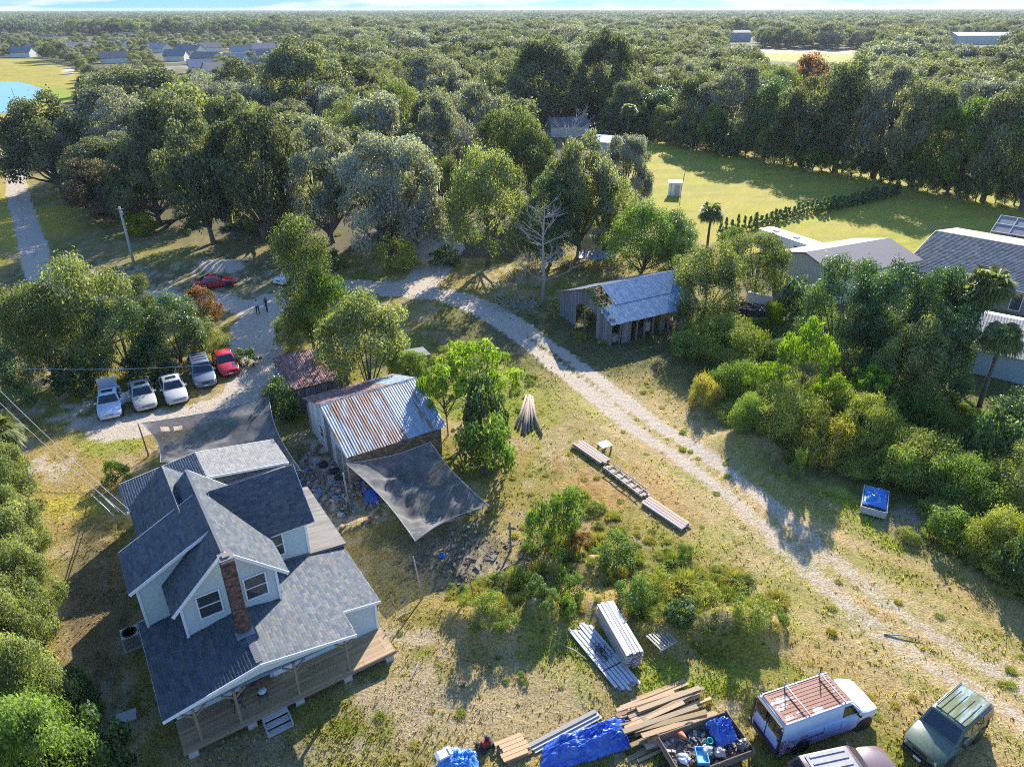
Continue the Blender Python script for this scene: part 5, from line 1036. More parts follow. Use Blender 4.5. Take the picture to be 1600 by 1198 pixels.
    for xw in (fx, fx-wb):
        for sgn in (-1, 1):
            w_ = bpy.data.objects.new('wheel', MB().lathe((0, 0, 0), [(.03, -.08), (.1, -.08), (.1, .08), (.03, .08)], 10, axis='Y').mesh('hub', M_blackpl)); link(w_); w_.parent = t; w_.location = (xw, sgn*(hw_-.11), wr)
            mobj('tyre', ty, None, w_); mobj('rim', ri, None, w_)
            MB().lathe((xw, sgn*(hw_-.06), wr+.03), [(.1, -.075), (wr+.09, -.075), (wr+.09, .075), (.1, .075)], 20, axis='Y').build('wheel_arch', M_blackpl, t)
    return t
def prof_s(L_, hood, belt, trunk_, ws, rw_): h = L_/2; return [(h, .52), (h-.06, hood-.12), (h-.35, hood-.02), (h-.8, hood+.03), (ws, belt), (0, belt+.01), (rw_, belt), (-h+.5, trunk_+.01), (-h+.12, trunk_-.04), (-h, .62)]
def sedan(label, fu, fv, bu, bv, m, L_=4.75, Wd=1.8, roof=1.43, suv=False, name='sedan', **k):
    "front bumper centre at photo pixel (fu,fv) on the ground, heading along (bu,bv)->(fu,fv) at bonnet height"
    f = G(fu, fv, .0); a = G(bu, bv-8, .9); b_ = G(fu, fv-8, .9); hd = math.atan2(b_.y-a.y, b_.x-a.x); cx = f.x-math.cos(hd)*L_/2; cy = f.y-math.sin(hd)*L_/2; h = L_/2
    if not suv: cab = dict(belt=.92, roof=roof, ws0=.95, ws1=.25, rf=.1, rr=-.85, rw1=-1.0, rw0=-1.65, side=[(.72, -.18, .22, -.16), (-.28, -1.15, -.25, -.9)], doors=[.75, -.22, -1.2], handles=[-.05, -1.0], rbelt=.94); pf = prof_s(L_, .80, .92, .98, .95, -1.6)
    else: cab = dict(belt=1.0, roof=roof, ws0=1.1, ws1=.45, rf=.3, rr=-h+.7, rw1=-h+.5, rw0=-h+.12, side=[(.9, -.1, .5, -.08), (-.2, -1.1, -.18, -1.08), (-1.2, -h+.35, -1.18, -h+.65)], doors=[.85, -.15, -1.15], handles=[.05, -.95], rbelt=1.05, rs=.25); pf = prof_s(L_, .90, 1.0, 1.02, 1.1, -h+.4)
    cab.update(k.pop('cab', {})); return car(name, label, 'car', cx, cy, hd, L_, Wd, pf, cab, L_*.57, .33 if not suv else .36, m, **k)
P_white = paint('faded_white_paint', (.55, .60, .66), .35, .2); P_gold = paint('champagne_paint', (.42, .41, .35), .3); P_silver = paint('silver_beige_paint', (.50, .49, .45), .3); P_grey = paint('slate_grey_paint', (.16, .185, .23), .3); P_red = paint('red_paint', (.50, .018, .03), .22); P_red2 = paint('dark_red_paint', (.42, .02, .025), .25)
c1_ = sedan('pale blue-white sedan with its boot lid open, leftmost in the parked row', 174, 658, 174, 640, P_white, cab=dict(sunroof=True))
# open boot lid and door
MB().box((-1.75, 0, 1.55), (.06, 1.4, 1.05), tilt=(0, .35, 0)).build('boot_lid', P_white, c1_); MB().box((.05, 1.28, .75), (.95, .06, .8), rz=-.9).build('open_door', P_white, c1_)
c2_ = sedan('champagne sedan with its front door open, between the blue-white and silver sedans', 231, 644, 224, 622, P_gold, cab=dict(sunroof=True)); MB().box((.2, -1.35, .8), (1.0, .06, .85), rz=.95).build('open_door', P_gold, c2_)
sedan('silver beige sedan with dark sunroof, third in the row of parked cars', 280, 634, 271, 611, P_silver, cab=dict(sunroof=True))
sedan('slate grey people carrier with roof rails, fourth in the row of parked cars', 324, 608, 317, 588, P_grey, L_=4.9, Wd=1.9, roof=1.72, suv=True, name='people_carrier')
sedan('bright red hatchback at the right end of the row of parked cars', 362, 589, 352, 571, P_red, L_=4.4, Wd=1.78, roof=1.45, name='hatchback')
sedan('dark red coupe parked alone below the heap of white sand', 370, 444, 352, 446, P_red2, L_=4.6, roof=1.38, name='coupe')
sedan('white pickup truck half hidden behind the tall narrow tree', 436, 447, 446, 443, paint('white_truck_paint', (.72, .73, .74), .3), L_=5.2, Wd=1.95, roof=1.8, suv=True, name='pickup_truck')
# roof rails
for o in [q for q in bpy.data.objects if q.name.startswith('people_carrier')]:
    for k in range(4): MB().box((-.1-k*.55, 0, 1.80), (.05, 1.25, .04)).build('roof_rail', M_blackpl, o)
# --- the white cargo van
def rgb_mat(): pass
vr = G(1240, 1177); vf = G(1337, 1141); hd = math.atan2(vf.y-vr.y, vf.x-vr.x); perp = Vector((-math.sin(hd), math.cos(hd), 0)); Lv, Wv = 5.5, 1.98
mid = (vr+vf)/2+perp*(Wv/2-.05)+Vector((math.cos(hd), math.sin(hd), 0))*.02
P_van = bpy.data.materials.new('van_wrap'); nt, b, N, L = nm(P_van); tcn = N.new('ShaderNodeTexCoord'); sp_ = N.new('ShaderNodeSeparateXYZ'); L.new(tcn.outputs['Object'], sp_.inputs[0])
rp = N.new('ShaderNodeValToRGB'); e = rp.color_ramp.elements; e[0].position = .18; e[0].color = (.36, .30, .62, 1); e[1].position = .95; e[1].color = (.62, .72, .78, 1); k_ = e.new(.5); k_.color = (.33, .50, .74, 1)
mr = N.new('ShaderNodeMapRange'); mr.inputs[1].default_value = .3; mr.inputs[2].default_value = 1.9; L.new(sp_.outputs['Z'], mr.inputs[0]); no = N.new('ShaderNodeTexNoise'); no.inputs['Scale'].default_value = 2.2; no.inputs['Detail'].default_value = 4; L.new(tcn.outputs['Object'], no.inputs['Vector'])
ad = N.new('ShaderNodeMath'); ad.operation = 'MULTIPLY_ADD'; L.new(no.outputs['Fac'], ad.inputs[0]); ad.inputs[1].default_value = .35; s2_ = N.new('ShaderNodeMath'); s2_.operation = 'SUBTRACT'; L.new(mr.outputs[0], s2_.inputs[0]); s2_.inputs[1].default_value = .17; L.new(s2_.outputs[0], ad.inputs[2]); L.new(ad.outputs[0], rp.inputs[0])
# towards the nose the wrap gives way to white paint
mrx = N.new('ShaderNodeMapRange'); mrx.inputs[1].default_value = .9; mrx.inputs[2].default_value = 1.9; L.new(sp_.outputs['X'], mrx.inputs[0]); mxw = N.new('ShaderNodeMixRGB'); mxw.inputs[2].default_value = (.72, .74, .76, 1); L.new(mrx.outputs[0], mxw.inputs[0]); L.new(rp.outputs[0], mxw.inputs[1]); L.new(mxw.outputs[0], b.inputs['Base Color']); b.inputs['Roughness'].default_value = .3
hV = Lv/2
cabv = dict(belt=1.32, roof=2.06, rw=.86, ws0=1.62, ws1=.98, rf=.8, rr=-hV+.28, rw1=-hV+.14, rw0=-hV+.02, rbelt=1.32, side=[(1.38, .55, .98, .56)], doors=[1.45, .48, -.45], handles=[.62, -.35], zb=.3, fx=hV-.85, rs=.1, mirror_m=M_blackpl, bump_m=M_blackpl)
pv = [(hV, .62), (hV-.05, .95), (hV-.25, 1.08), (hV-.75, 1.2), (1.62, 1.32), (.4, 1.34), (-1, 1.34), (-hV+.3, 1.34), (-hV+.08, 1.33), (-hV, 1.28)]
van = car('cargo_van', 'white cargo van with a blue-violet side wrap and a rusty roof rack top', 'van', mid.x, mid.y, hd, Lv, Wv, pv, cabv, 3.43, .37, P_van)
M_vroof = mat('rusted_van_roof', (.60, .58, .52), .5, .15, 1.6, 0, col2=(.26, .10, .055), mixpos=(.40, .46), stretch=(.7, 1.4, 1)); zr = 2.06
mb = MB(); x0, x1 = -hV+.22, .95
mb.box(((x0+x1)/2, 0, zr+.035), (x1-x0, 1.56, .03)); mb.build('rusty_roof_panel', M_vroof, van)
for k in range(9): MB().box((-.75, -.68+k*.17, zr+.058), (3.2, .022, .008)).build('roof_rib', M_vroof, van)
for s in (-1, 1): MB().box(((x0+x1)/2, s*.80, zr+.045), (x1-x0, .05, .06)).build('rain_gutter', M_trim, van)
for x_ in (-1.35, .55):
    rk = MB().beam((x_, -.82, zr+.2), (x_, .82, zr+.2), .045).build('rack_bar', M_rim, van)
    for s in (-1, 1): MB().beam((x_, s*.82, zr+.05), (x_, s*.82, zr+.24), .05).build('rack_foot', M_rim, rk)
    MB().beam((x_, .8, zr+.2), (x_-.02, .8, zr+.62), .035).build('rack_upright', M_dark if x_ > 0 else M_rim, rk)
# printed side: flowers and lettering on the camera side and on the tail
def text_on(parent, s, size, loc, rot, m, name='lettering', ext=.004):
    cu = bpy.data.curves.new(name, 'FONT'); cu.body = s; cu.size = size; cu.extrude = ext; cu.align_x = 'LEFT'; o = bpy.data.objects.new(name, cu); link(o); dg = bpy.context.evaluated_depsgraph_get(); me = bpy.data.meshes.new_from_object(o.evaluated_get(dg)); bpy.data.objects.remove(o)
    me.materials.clear(); me.materials.append(m); return mobj(name, me, None, parent, loc, rot)
M_navy = mat('navy_print', (.03, .03, .12), .5, .1, 3); M_redp = mat('red_print', (.45, .03, .06), .5, .1, 3); M_pinkp = mat('pink_print', (.62, .30, .50), .5, .3, 3)
yo = -Wv/2-.006
for i, (s, sz, m_) in enumerate((('LOVE', .17, M_redp), ('CONNECTIONS', .17, M_navy), ('IN STYLE', .16, M_redp))): text_on(van, s, sz, (-1.72+.04*i, yo, 1.06-.2*i), (R(90), 0, 0), m_)
r2 = random.Random(2)
for k in range(34):
    x_ = -hV+.12+abs(r2.gauss(0, .45)); z_ = r2.uniform(.45, 1.15); m_ = r2.choice([M_navy, M_navy, M_pinkp, M_redp, M_trim]); s = r2.uniform(.05, .12)
    if (x_-(hV-.85-3.43))**2+(z_-.4)**2 < .28: continue
    mb = MB()
    for q in range(5): a = q*1.2566+k; mb.poly([(x_, yo, z_), (x_+s*math.cos(a-.35), yo-.002, z_+s*math.sin(a-.35)), (x_+s*1.5*math.cos(a), yo-.002, z_+s*1.5*math.sin(a)), (x_+s*math.cos(a+.35), yo-.002, z_+s*math.sin(a+.35))], [(0, 1, 2, 3)])
    mb.build('printed_flower', m_, van)
for s in (-1, 1):
    MB().box((-hV-.012, s*.45, 1.62), (.03, .66, .62)).build('tail_window', M_cglass, van); MB().box((-hV-.01, s*.9, 1.2), (.05, .1, 1.5)).build('tail_trim', M_blackpl, van)
MB().box((-hV-.01, 0, 1.2), (.03, .03, 1.4)).build('door_gap', M_blackpl, van); MB().box((-hV-.05, 0, .5), (.2, 1.9, .2)).build('step_bumper', M_blackpl, van); MB().box((-hV+.0, 0, 2.06), (.12, 1.7, .07)).build('roof_edge', M_blackpl, van)
# --- green SUV and the maroon one cut by the frame
M_fgreen = paint('faded_green_paint', (.10, .14, .085), .35, .3); M_froof = mat('sun_bleached_roof', (.13, .16, .06), .5, .2, 1.5, col2=(.30, .40, .40), mixpos=(.45, .62), stretch=(.6, 3, 1))
f = G(1428, 1192); a = G(1428, 1178, 1); b_ = G(1492, 1122, 1); hd = math.atan2(a.y-b_.y, a.x-b_.x)+.0; L_ = 4.35; cx, cy = f.x-math.cos(hd)*L_/2, f.y-math.sin(hd)*L_/2; h = L_/2
suv = car('green_suv', 'dark green off-road SUV with a sun-bleached roof, right of the van', 'car', cx, cy, hd, L_, 1.8, prof_s(L_, .98, 1.08, 1.1, .95, -h+.3), dict(belt=1.08, roof=1.72, ws0=.95, ws1=.42, rf=.3, rr=-h+.4, rw1=-h+.28, rw0=-h+.08, rbelt=1.1, rs=.2, side=[(.72, -.1, .45, -.08), (-.2, -1.0, -.18, -.98), (-1.1, -h+.25, -1.08, -h+.4)], doors=[.72, -.15, -1.05], handles=[0, -.9], zb=.32, bump_m=M_blackpl, mirror_m=M_blackpl, rw=.82), 2.48, .37, M_fgreen, roof_m=M_froof)
for k in range(4): MB().box((-.55, -.45+k*.3, 1.80), (1.7, .035, .012)).build('roof_strip', M_froof, suv)
MB().lathe((-h-.12, .1, .95), [(.1, -.1), (.33, -.1), (.33, .1), (.1, .1)], 18, axis='X').build('spare_wheel', M_rubber, suv)
for s in (-1, 1): MB().beam((.2, s*.66, 1.8), (-h+.4, s*.66, 1.8), .04).build('roof_rail', M_blackpl, suv)
P_mar = paint('maroon_paint', (.16, .10, .10), .3); P_marr = mat('dusty_silver_roof', (.34, .33, .32), .5, .2, 2)
f = G(1395, 1206, 1.0); hd = R(-38); a = G(1300, 1180, 1.4); b_ = G(1395, 1187, 1.0)
cx, cy = G(1325, 1199, 1.6)[:2]; 
m2 = car('maroon_suv', 'maroon SUV with a silver ribbed roof cut by the bottom edge beside the green one', 'car', cx+.1, cy+.25, R(12), 4.7, 1.85, prof_s(4.7, .95, 1.05, 1.08, 1.0, -1.9), dict(belt=1.05, roof=1.66, ws0=1.0, ws1=.35, rf=.2, rr=-1.7, rw1=-1.9, rw0=-2.2, rbelt=1.08, side=[(.78, -.1, .4, -.08), (-.2, -1.1, -.18, -1.05)], doors=[.7, -.15], zb=.3), 2.7, .36, P_mar, roof_m=P_marr)
for k in range(4): MB().box((-.75, -.45+k*.3, 1.735), (1.6, .06, .03)).build('roof_rib', P_marr, m2)

# ------------------------------------------------------------------ timber, tarps, trailer
M_board = mat('sawn_board', (.40, .29, .17), .8, .2, 3, .15, attr=True, stretch=(.7, 5, 5)); M_grey_board = mat('grey_board', (.42, .40, .36), .85, .2, 3, .15, attr=True, stretch=(.7, 5, 5))
board_me = {}
def board(parent, c_, L_, w, h, rz, m=M_board, tilt=0., col_=None, rr=random):
    k = rr.uniform(.6, 1.25); cc = col_ or (k, k*rr.uniform(.9, 1.02), k*rr.uniform(.8, 1.05))
    o = MB().col(cc).box((0, 0, 0), (L_, w, h)).build('board', m, parent, c_, (tilt*rr.uniform(-1, 1)*.02, rr.uniform(-1, 1)*tilt*.03, rz)); return o
rr = random.Random(77)
# sprawling lumber heap
p = G(1035, 1122); lh = thing('lumber_heap', 'sprawling heap of loose sawn beams beside the junk trailer', 'lumber', (p.x, p.y, 0), 0); g1 = G(960, 1130); g2 = G(1105, 1080); hd = math.atan2(g2.y-g1.y, g2.x-g1.x); Lh = (g2-g1).length
for layer in range(4):
    nb = 13-layer*2
    for k in range(nb):
        t_ = (k+.5)/nb-.5; across = t_*(2.9-.35*layer); ln = rr.uniform(2.2, 4.3); off = rr.uniform(-.7, .7); ww = rr.choice([.1, .14, .19, .24]); hh = rr.choice([.05, .05, .1])
        c_ = Vector((math.cos(hd)*off-math.sin(hd)*across, math.sin(hd)*off+math.cos(hd)*across, .06+layer*.13+rr.uniform(0, .03))); board(lh, c_, ln, ww, hh, hd+rr.gauss(0, .09), tilt=1, rr=rr)
# short board pile left
p = G(800, 1172); sp2 = thing('board_pile', 'small neat pile of short boards between the chainsaw and the blue tarp', 'lumber', (p.x, p.y, 0), 0); g1 = G(775, 1185); g2 = G(838, 1160); hd = math.atan2(g2.y-g1.y, g2.x-g1.x)
for layer in range(4):
    for k in range(5): board(sp2, Vector((-math.sin(hd)*(k-2)*.21, math.cos(hd)*(k-2)*.21, .05+layer*.07))+Vector((math.cos(hd), math.sin(hd), 0))*rr.uniform(-.12, .12), rr.uniform(1.0, 1.35), .19, .05, hd, rr=rr, col_=(1.25, 1.2, 1.1) if layer == 3 else None)
# plank stack (tall) and long metal-looking boards
g1 = G(945, 968); g2 = G(985, 1040); hd = math.atan2(g2.y-g1.y, g2.x-g1.x); mid = (g1+g2)/2; stk = thing('plank_stack', 'tall tight stack of grey planks with white ones on top by the mound', 'lumber', (mid.x, mid.y, gz(mid.x, mid.y)), hd); Lp = (g2-g1).length
for layer in range(12):
    for k in range(5): board(stk, (rr.uniform(-.06, .06), (k-2)*.19, .05+layer*.085), Lp*1.12, .165, .055, rr.uniform(-.012, .012), M_grey_board, rr=rr, col_=rr.choice([(1.3, 1.35, 1.4), (1.5, 1.55, 1.6), (1.0, 1.02, 1.05)]) if layer == 11 else None)
g1 = G(905, 985); g2 = G(975, 1068); hd = math.atan2(g2.y-g1.y, g2.x-g1.x); mid = (g1+g2)/2; st2 = thing('plank_stack', 'low spread of long silvery boards strapped together left of the tall stack', 'lumber', (mid.x, mid.y, gz(mid.x, mid.y)), hd); Lp = (g2-g1).length*1.1
for layer in range(3):
    for k in range(6): board(st2, (rr.uniform(-.3, .3), (k-2.5)*.17+.05*(k-2.5)*(1 if layer == 2 else 0), .04+layer*.06), Lp, .16, .05, rr.uniform(-.02, .02), M_grey_board, rr=rr, col_=(1.2, 1.3, 1.45) if layer == 2 else None)
MB().box((.9, 0, .2), (.05, 1.2, .01)).build('strap', M_dark, st2); mb = MB()
for k in range(60): mb.box((rr.gauss(-.1, .3), rr.gauss(0, .2), .24+rr.uniform(0, .15)), (.25, .02, .02), rz=rr.uniform(0, 3), tilt=(rr.uniform(-.6, .6), rr.uniform(-.6, .6), 0))
o = mb.build('wire_tangle', M_dark, st2); o['kind'] = 'stuff'
# pallet
p = G(1031, 1008); pl = thing('pallet', 'weathered wooden pallet lying on the grass below the long mound', 'pallet', (p.x, p.y, gz(p.x, p.y)+.03), R(33))
for k in range(7): board(pl, ((k-3)*.17, 0, .13), .1, 1.15, .022, 0, M_grey_board, rr=rr)
for k in range(3): board(pl, (0, (k-1)*.52, .07), 1.15, .05, .1, 0, M_grey_board, rr=rr)
# three board bundles in a line
def bundle(label, u1, v1, u2, v2, nl, nb, extra=None, name='board_bundle'):
    g1 = G(u1, v1); g2 = G(u2, v2); hd = math.atan2(g2.y-g1.y, g2.x-g1.x); mid = (g1+g2)/2; t = thing(name, label, 'lumber', (mid.x, mid.y, 0), hd); Lp = (g2-g1).length
    for layer in range(nl):
        for k in range(nb): board(t, (rr.uniform(-.15, .15), (k-(nb-1)/2)*.24, .12+layer*.09), Lp, .2, .06, rr.uniform(-.01, .01), M_grey_board, rr=rr, col_=(rr.uniform(.85, 1.15), rr.uniform(.8, 1.05), rr.uniform(.65, .9)))
    for x_ in (-Lp*.35, Lp*.35): board(t, (x_, 0, .04), .1, nb*.24, .08, 0, M_grey_board, rr=rr)
    if extra:
        for k in range(6): board(t, (-Lp*.42+k*Lp*.16, .05, .12+nl*.09+.02), .07, nb*.24+.45, .05, rr.uniform(-.1, .1), M_grey_board, rr=rr)
        for s in (-1, 1): board(t, (0, s*.42, .12+nl*.09+.06), Lp*.9, .05, .05, 0, M_grey_board, rr=rr)
    return t
bundle('uppermost of the three pale board bundles laid in a line beside the track', 902, 696, 946, 726, 3, 4); bundle('middle board bundle with a ladder lying on it beside the track', 948, 732, 1008, 778, 2, 3, True); bundle('lowest of the three pale board bundles, nearest the track shadows', 1008, 784, 1070, 826, 2, 4)
tl = [o for o in bpy.data.objects if o.name == 'board_bundle'][0]
# plastic table
p = G(944, 703); tb = thing('low_table', 'small low white table beside the uppermost board bundle', 'table', (p.x, p.y, 0), .5); MB().box((0, 0, .5), (.9, .8, .06)).build('tabletop', mat('off_white_plastic', (.62, .60, .52), .6, .1, 3), tb); [MB().box((sx*.36, sy*.32, .24), (.09, .09, .47)).build('leg', M_grey_wood, tb) for sx in (-1, 1) for sy in (-1, 1)]
# log frame: poles leaning in an A
p = G(828, 655); lg = thing('log_pile', 'splayed pile of old rails and logs lying in a V on the grass', 'logs', (p.x, p.y, 0))
tipp = G(826, 622)-p
for k, (u, v) in enumerate([(806, 668), (810, 672), (816, 678), (820, 680), (826, 676), (846, 682), (842, 676), (838, 668), (832, 672)]):
    e_ = G(u, v)-p; a0_ = tipp+Vector((rr.uniform(-.3, .3), rr.uniform(-.3, .3), .22+rr.uniform(-.08, .08))); MB().col((rr.uniform(.8, 1.3),)*3).tube([a0_, (a0_+e_)/2+Vector((0, 0, rr.uniform(-.05, .1))), e_+Vector((0, 0, .12))], [.09, .1, .11], 7).build('log', mat('grey_log', (.27, .22, .17), .9, .3, 4, attr=True) if k == 0 else bpy.data.materials['grey_log'], lg, smooth_=True)
# crumpled tarps
def tarp(name, label, cat, pts, h, m, seed, n=46, fold=.10, parent=None, z0=0.):
    "sheet draped over a ridge: pts = four ground corners"
    A, B_, C2, D = [Vector(q) for q in pts]; r3 = np.random.default_rng(seed); c0 = (A+B_+C2+D)/4; V_ = []
    for j in range(n+1):
        for i in range(n+1):
            s = i/n; t = j/n; p = A*(1-s)*(1-t)+B_*s*(1-t)+C2*s*t+D*(1-s)*t
            prof = min(1, 3.2*min(t, 1-t)+.0)**.8*min(1, 5*min(s, 1-s)+.05)**.7
            q = float(fbm(np.array([s*9+seed]), np.array([t*7]), 4)[0])-.5; q2 = abs(float(vnoise(np.array([s*13+t*7+seed]), np.array([t*11-s*5]))[0])-.5)*2
            V_.append((p.x+(q2-.5)*fold*.6, p.y+q*fold, p.z+z0+.03+h*prof+(q*2.2+q2*.7)*fold*(.3+prof)))
    F_ = [(j*(n+1)+i, j*(n+1)+i+1, (j+1)*(n+1)+i+1, (j+1)*(n+1)+i) for j in range(n) for i in range(n)]
    me = bpy.data.meshes.new(name); me.from_pydata([tuple(Vector(q)-(c0 if parent is None else Vector((0, 0, 0)))) for q in V_], [], F_); me.materials.append(m); me.update()
    o = mobj(name, me, None, parent, c0 if parent is None else None)
    if parent is None: tag(o, label, cat)
    return o
M_tarp = mat('blue_tarp', (.025, .09, .42), .35, .3, 3, .25, spec=.6, col2=(.06, .22, .55), mixpos=(.5, .75)); M_tarp2 = mat('light_blue_tarp', (.05, .22, .55), .4, .3, 3, .25, col2=(.45, .55, .65), mixpos=(.5, .7))
tarp('blue_tarp', 'crumpled royal blue tarp draped over a long stack beside the lumber heap', 'tarp', [G(838, 1215), G(985, 1170), G(975, 1118), G(850, 1160)], .62, M_tarp, 5, fold=.17)
p = G(890, 1150); under_b = thing('board_pile', 'long pale boards sticking out from under the royal blue tarp', 'lumber', (p.x, p.y, 0)); g1 = G(836, 1170); g2 = G(935, 1118); hd = math.atan2(g2.y-g1.y, g2.x-g1.x)
for k in range(3): board(under_b, (-.1-.12*k, .1+.1*k, .06+.06*k), 3.6, .2, .05, hd, M_grey_board, rr=rr)
tarp('light_blue_tarp', 'pale blue tarp heap at the bottom edge left of the chainsaw', 'tarp', [G(668, 1222), G(750, 1222), G(742, 1172), G(690, 1168)], .45, M_tarp2, 9, fold=.12)
p = G(692, 1192); bx = thing('cardboard_box', 'white open box on the pale blue tarp heap', 'box', (p.x, p.y, .45), .5); mb = MB(); mb.box((0, 0, .12), (.5, .4, .24)); mb.build('body', M_trim, bx); [MB().box((s*.3, 0, .25), (.16, .38, .01), tilt=(0, s*.5, 0)).build('flap', M_trim, bx) for s in (-1, 1)]
# chainsaw-like red machine
p = G(757, 1166); cs_ = thing('red_machine', 'small red and black petrol machine on the grass left of the short boards', 'machine', (p.x, p.y, 0), .7); MB().box((0, 0, .3), (.42, .3, .26), taper=.8).build('engine', mat('engine_red', (.35, .04, .03), .5, .2, 5), cs_); MB().lathe((.1, 0, .45), [(.03, 0), (.11, .0), (.11, .12), (.04, .16)], 12).build('air_filter', M_blackpl, cs_); MB().box((0, 0, .1), (.7, .42, .1)).build('base', M_blackpl, cs_); [MB().lathe((sx*.28, sy*.24, .12), [(.03, -.04), (.12, -.04), (.12, .04), (.03, .04)], 12, axis='Y').build('wheel', M_rubber, cs_) for sx in (-1, 1) for sy in (-1, 1)]; MB().tube([(-.25, .1, .2), (-.6, .1, .75), (-.62, -.1, .75), (-.25, -.1, .2)], .02, 5).build('handle', M_blackpl, cs_)
# junk trailer
q0 = G(1016, 1180, .9); q1 = G(1134, 1109, .9); q2 = G(1178, 1158, .9); ex = (q1-Vector(G(1026, 1147, .9))); hd = math.atan2(ex.y, ex.x); Lt = 3.75; Wt = 2.0
o0 = Vector(G(1026, 1147, .9)); e1_ = Vector((math.cos(hd), math.sin(hd), 0)); e2_ = Vector((-math.sin(hd), math.cos(hd), 0)); org = o0-e2_*Wt; org.z = 0
tr = thing('junk_trailer', 'open wooden-sided trailer full of scrap and rubbish in front of the lumber heap', 'trailer', (org.x, org.y, 0), hd); M_tr = mat('trailer_board', (.24, .17, .13), .85, .35, 4, .2, attr=True)
Lt = (q1-o0).length
for s, y_ in ((0, 0), (1, Wt)):
    for k in range(2): MB().col((rr.uniform(.8, 1.2),)*3).box((Lt/2, y_, .5+k*.23), (Lt, .04, .22)).build('side_board', M_tr, tr)
for x_ in (0, Lt):
    for k in range(2): MB().col((rr.uniform(.8, 1.2),)*3).box((x_, Wt/2, .5+k*.23), (.04, Wt-.05, .22)).build('end_board', M_tr, tr)
for x_ in (.03, Lt/2, Lt-.03):
    for y_ in (-.04, Wt+.04): MB().box((x_, y_, .62), (.06, .05, .52)).build('stake', M_wood, tr)
MB().box((Lt/2, Wt/2, .37), (Lt, Wt, .05)).build('floor_panel', M_wood, tr); MB().beam((-1.2, Wt/2, .35), (0, Wt/2, .35), .08).build('drawbar', M_dark, tr)
ty, ri = wheel_me(.3, .2)
for y_ in (-.18, Wt+.18): w_ = mobj('wheel', ty, None, tr, (Lt*.5, y_, .3)); mobj('rim', ri, None, w_)
mb = MB()
for k in range(260):
    x_ = rr.uniform(.1, Lt-.1); y_ = rr.uniform(.1, Wt-.1); c_ = rr.choice([(1, 1, 1), (.2, .2, .2), (.12, .12, .14), (.6, .4, .3), (.75, .75, .72), (.15, .2, .22)]); mb.col(c_).box((x_, y_, .40+rr.uniform(0, .16)), (rr.uniform(.05, .38), rr.uniform(.03, .16), rr.uniform(.02, .08)), rz=rr.uniform(0, 3), tilt=(rr.uniform(-.4, .4), rr.uniform(-.4, .4), 0))
o = mb.build('rubbish', mat('mixed_rubbish', (.40, .38, .35), .7, .4, 3, attr=True), None, org); o.rotation_euler = (0, 0, hd); tag(o, kind='stuff')
def in_tr(x_, y_, z_): q = org+e1_*x_+e2_*y_; return (q.x, q.y, z_)
tarp('bundled_tarp', 'crumpled dark blue tarp bundle at the far end of the junk trailer', 'tarp', [in_tr(Lt*.60, .55, .7), in_tr(Lt*.92, .7, .7), in_tr(Lt*.95, Wt-.15, .7), in_tr(Lt*.66, Wt-.1, .7)], .45, M_tarp, 15, n=26, fold=.16)
t = thing('plastic_tote', 'light blue rectangular plastic tote in the junk trailer', 'tote', in_tr(Lt*.36, .52, .74), hd+1.2); mbt = mat('tote_blue', (.10, .42, .70), .4, .1, 3); mb = MB(); mb.box((0, 0, 0), (.72, .46, .03)); [mb.box(c_, d_) for c_, d_ in (((0, .235, .09), (.74, .03, .2)), ((0, -.235, .09), (.74, .03, .2)), ((.365, 0, .09), (.03, .44, .2)), ((-.365, 0, .09), (.03, .44, .2)))]; mb.build('body', mbt, t); MB().box((0, 0, .03), (.6, .36, .012)).build('bottom_panel', mat('tote_pale', (.2, .5, .72), .4, .1, 3), t)
o = MB().lathe((0, 0, 0), [(.11, 0), (.14, .3), (.15, .31), (.15, .33), (.12, .33), (.10, .05)], 18).build('bucket', mat('teal_plastic', (.0, .35, .33), .4, .1, 3), None, in_tr(Lt*.53, Wt*.5, .72), (.25, .2, 0), smooth_=True); tag(o, 'round teal bucket in the middle of the junk trailer', 'bucket')
o = MB().lathe((0, 0, 0), [(.16, 0), (.12, .2), (.06, .42), (.02, .45)], 12).build('orange_cone', mat('faded_orange', (.42, .14, .07), .6, .2, 3), None, in_tr(Lt*.28, Wt*.85, .8), (.9, .4, 0), smooth_=True); tag(o, 'faded orange cone leaning in the junk trailer beside its far side board', 'cone')
for k, (x_, y_, c_, l) in enumerate([(.47, .35, (.5, .48, .4), 'clear plastic bag of rubbish beside the teal bucket in the trailer'), (.15, .35, (.55, .6, .75), 'pale bag of rubbish at the near left end of the trailer'), (.93, .2, (.10, .10, .09), 'dark bag of rubbish in the right corner of the trailer'), (.6, .22, (.35, .3, .28), 'brown bag of rubbish near the right side board of the trailer')]):
    s = .26; me = bpy.data.meshes.new('rubbish_bag'); bm = bmesh.new(); bmesh.ops.create_icosphere(bm, subdivisions=3, radius=s)
    for v_ in bm.verts: q = float(vnoise(np.array([v_.co.x*9+k*5]), np.array([v_.co.y*9+v_.co.z*7]))[0]); v_.co *= .75+.5*q; v_.co.z *= .75
    bm.to_mesh(me); bm.free(); me.materials.append(mat('bag_%s' % ('clear', 'pale', 'dark', 'brown')[k], c_, .35, .3, 4, spec=.6)); tag(mobj('rubbish_bag', me, None, None, in_tr(Lt*x_, Wt*y_, .78)), l, 'bag')
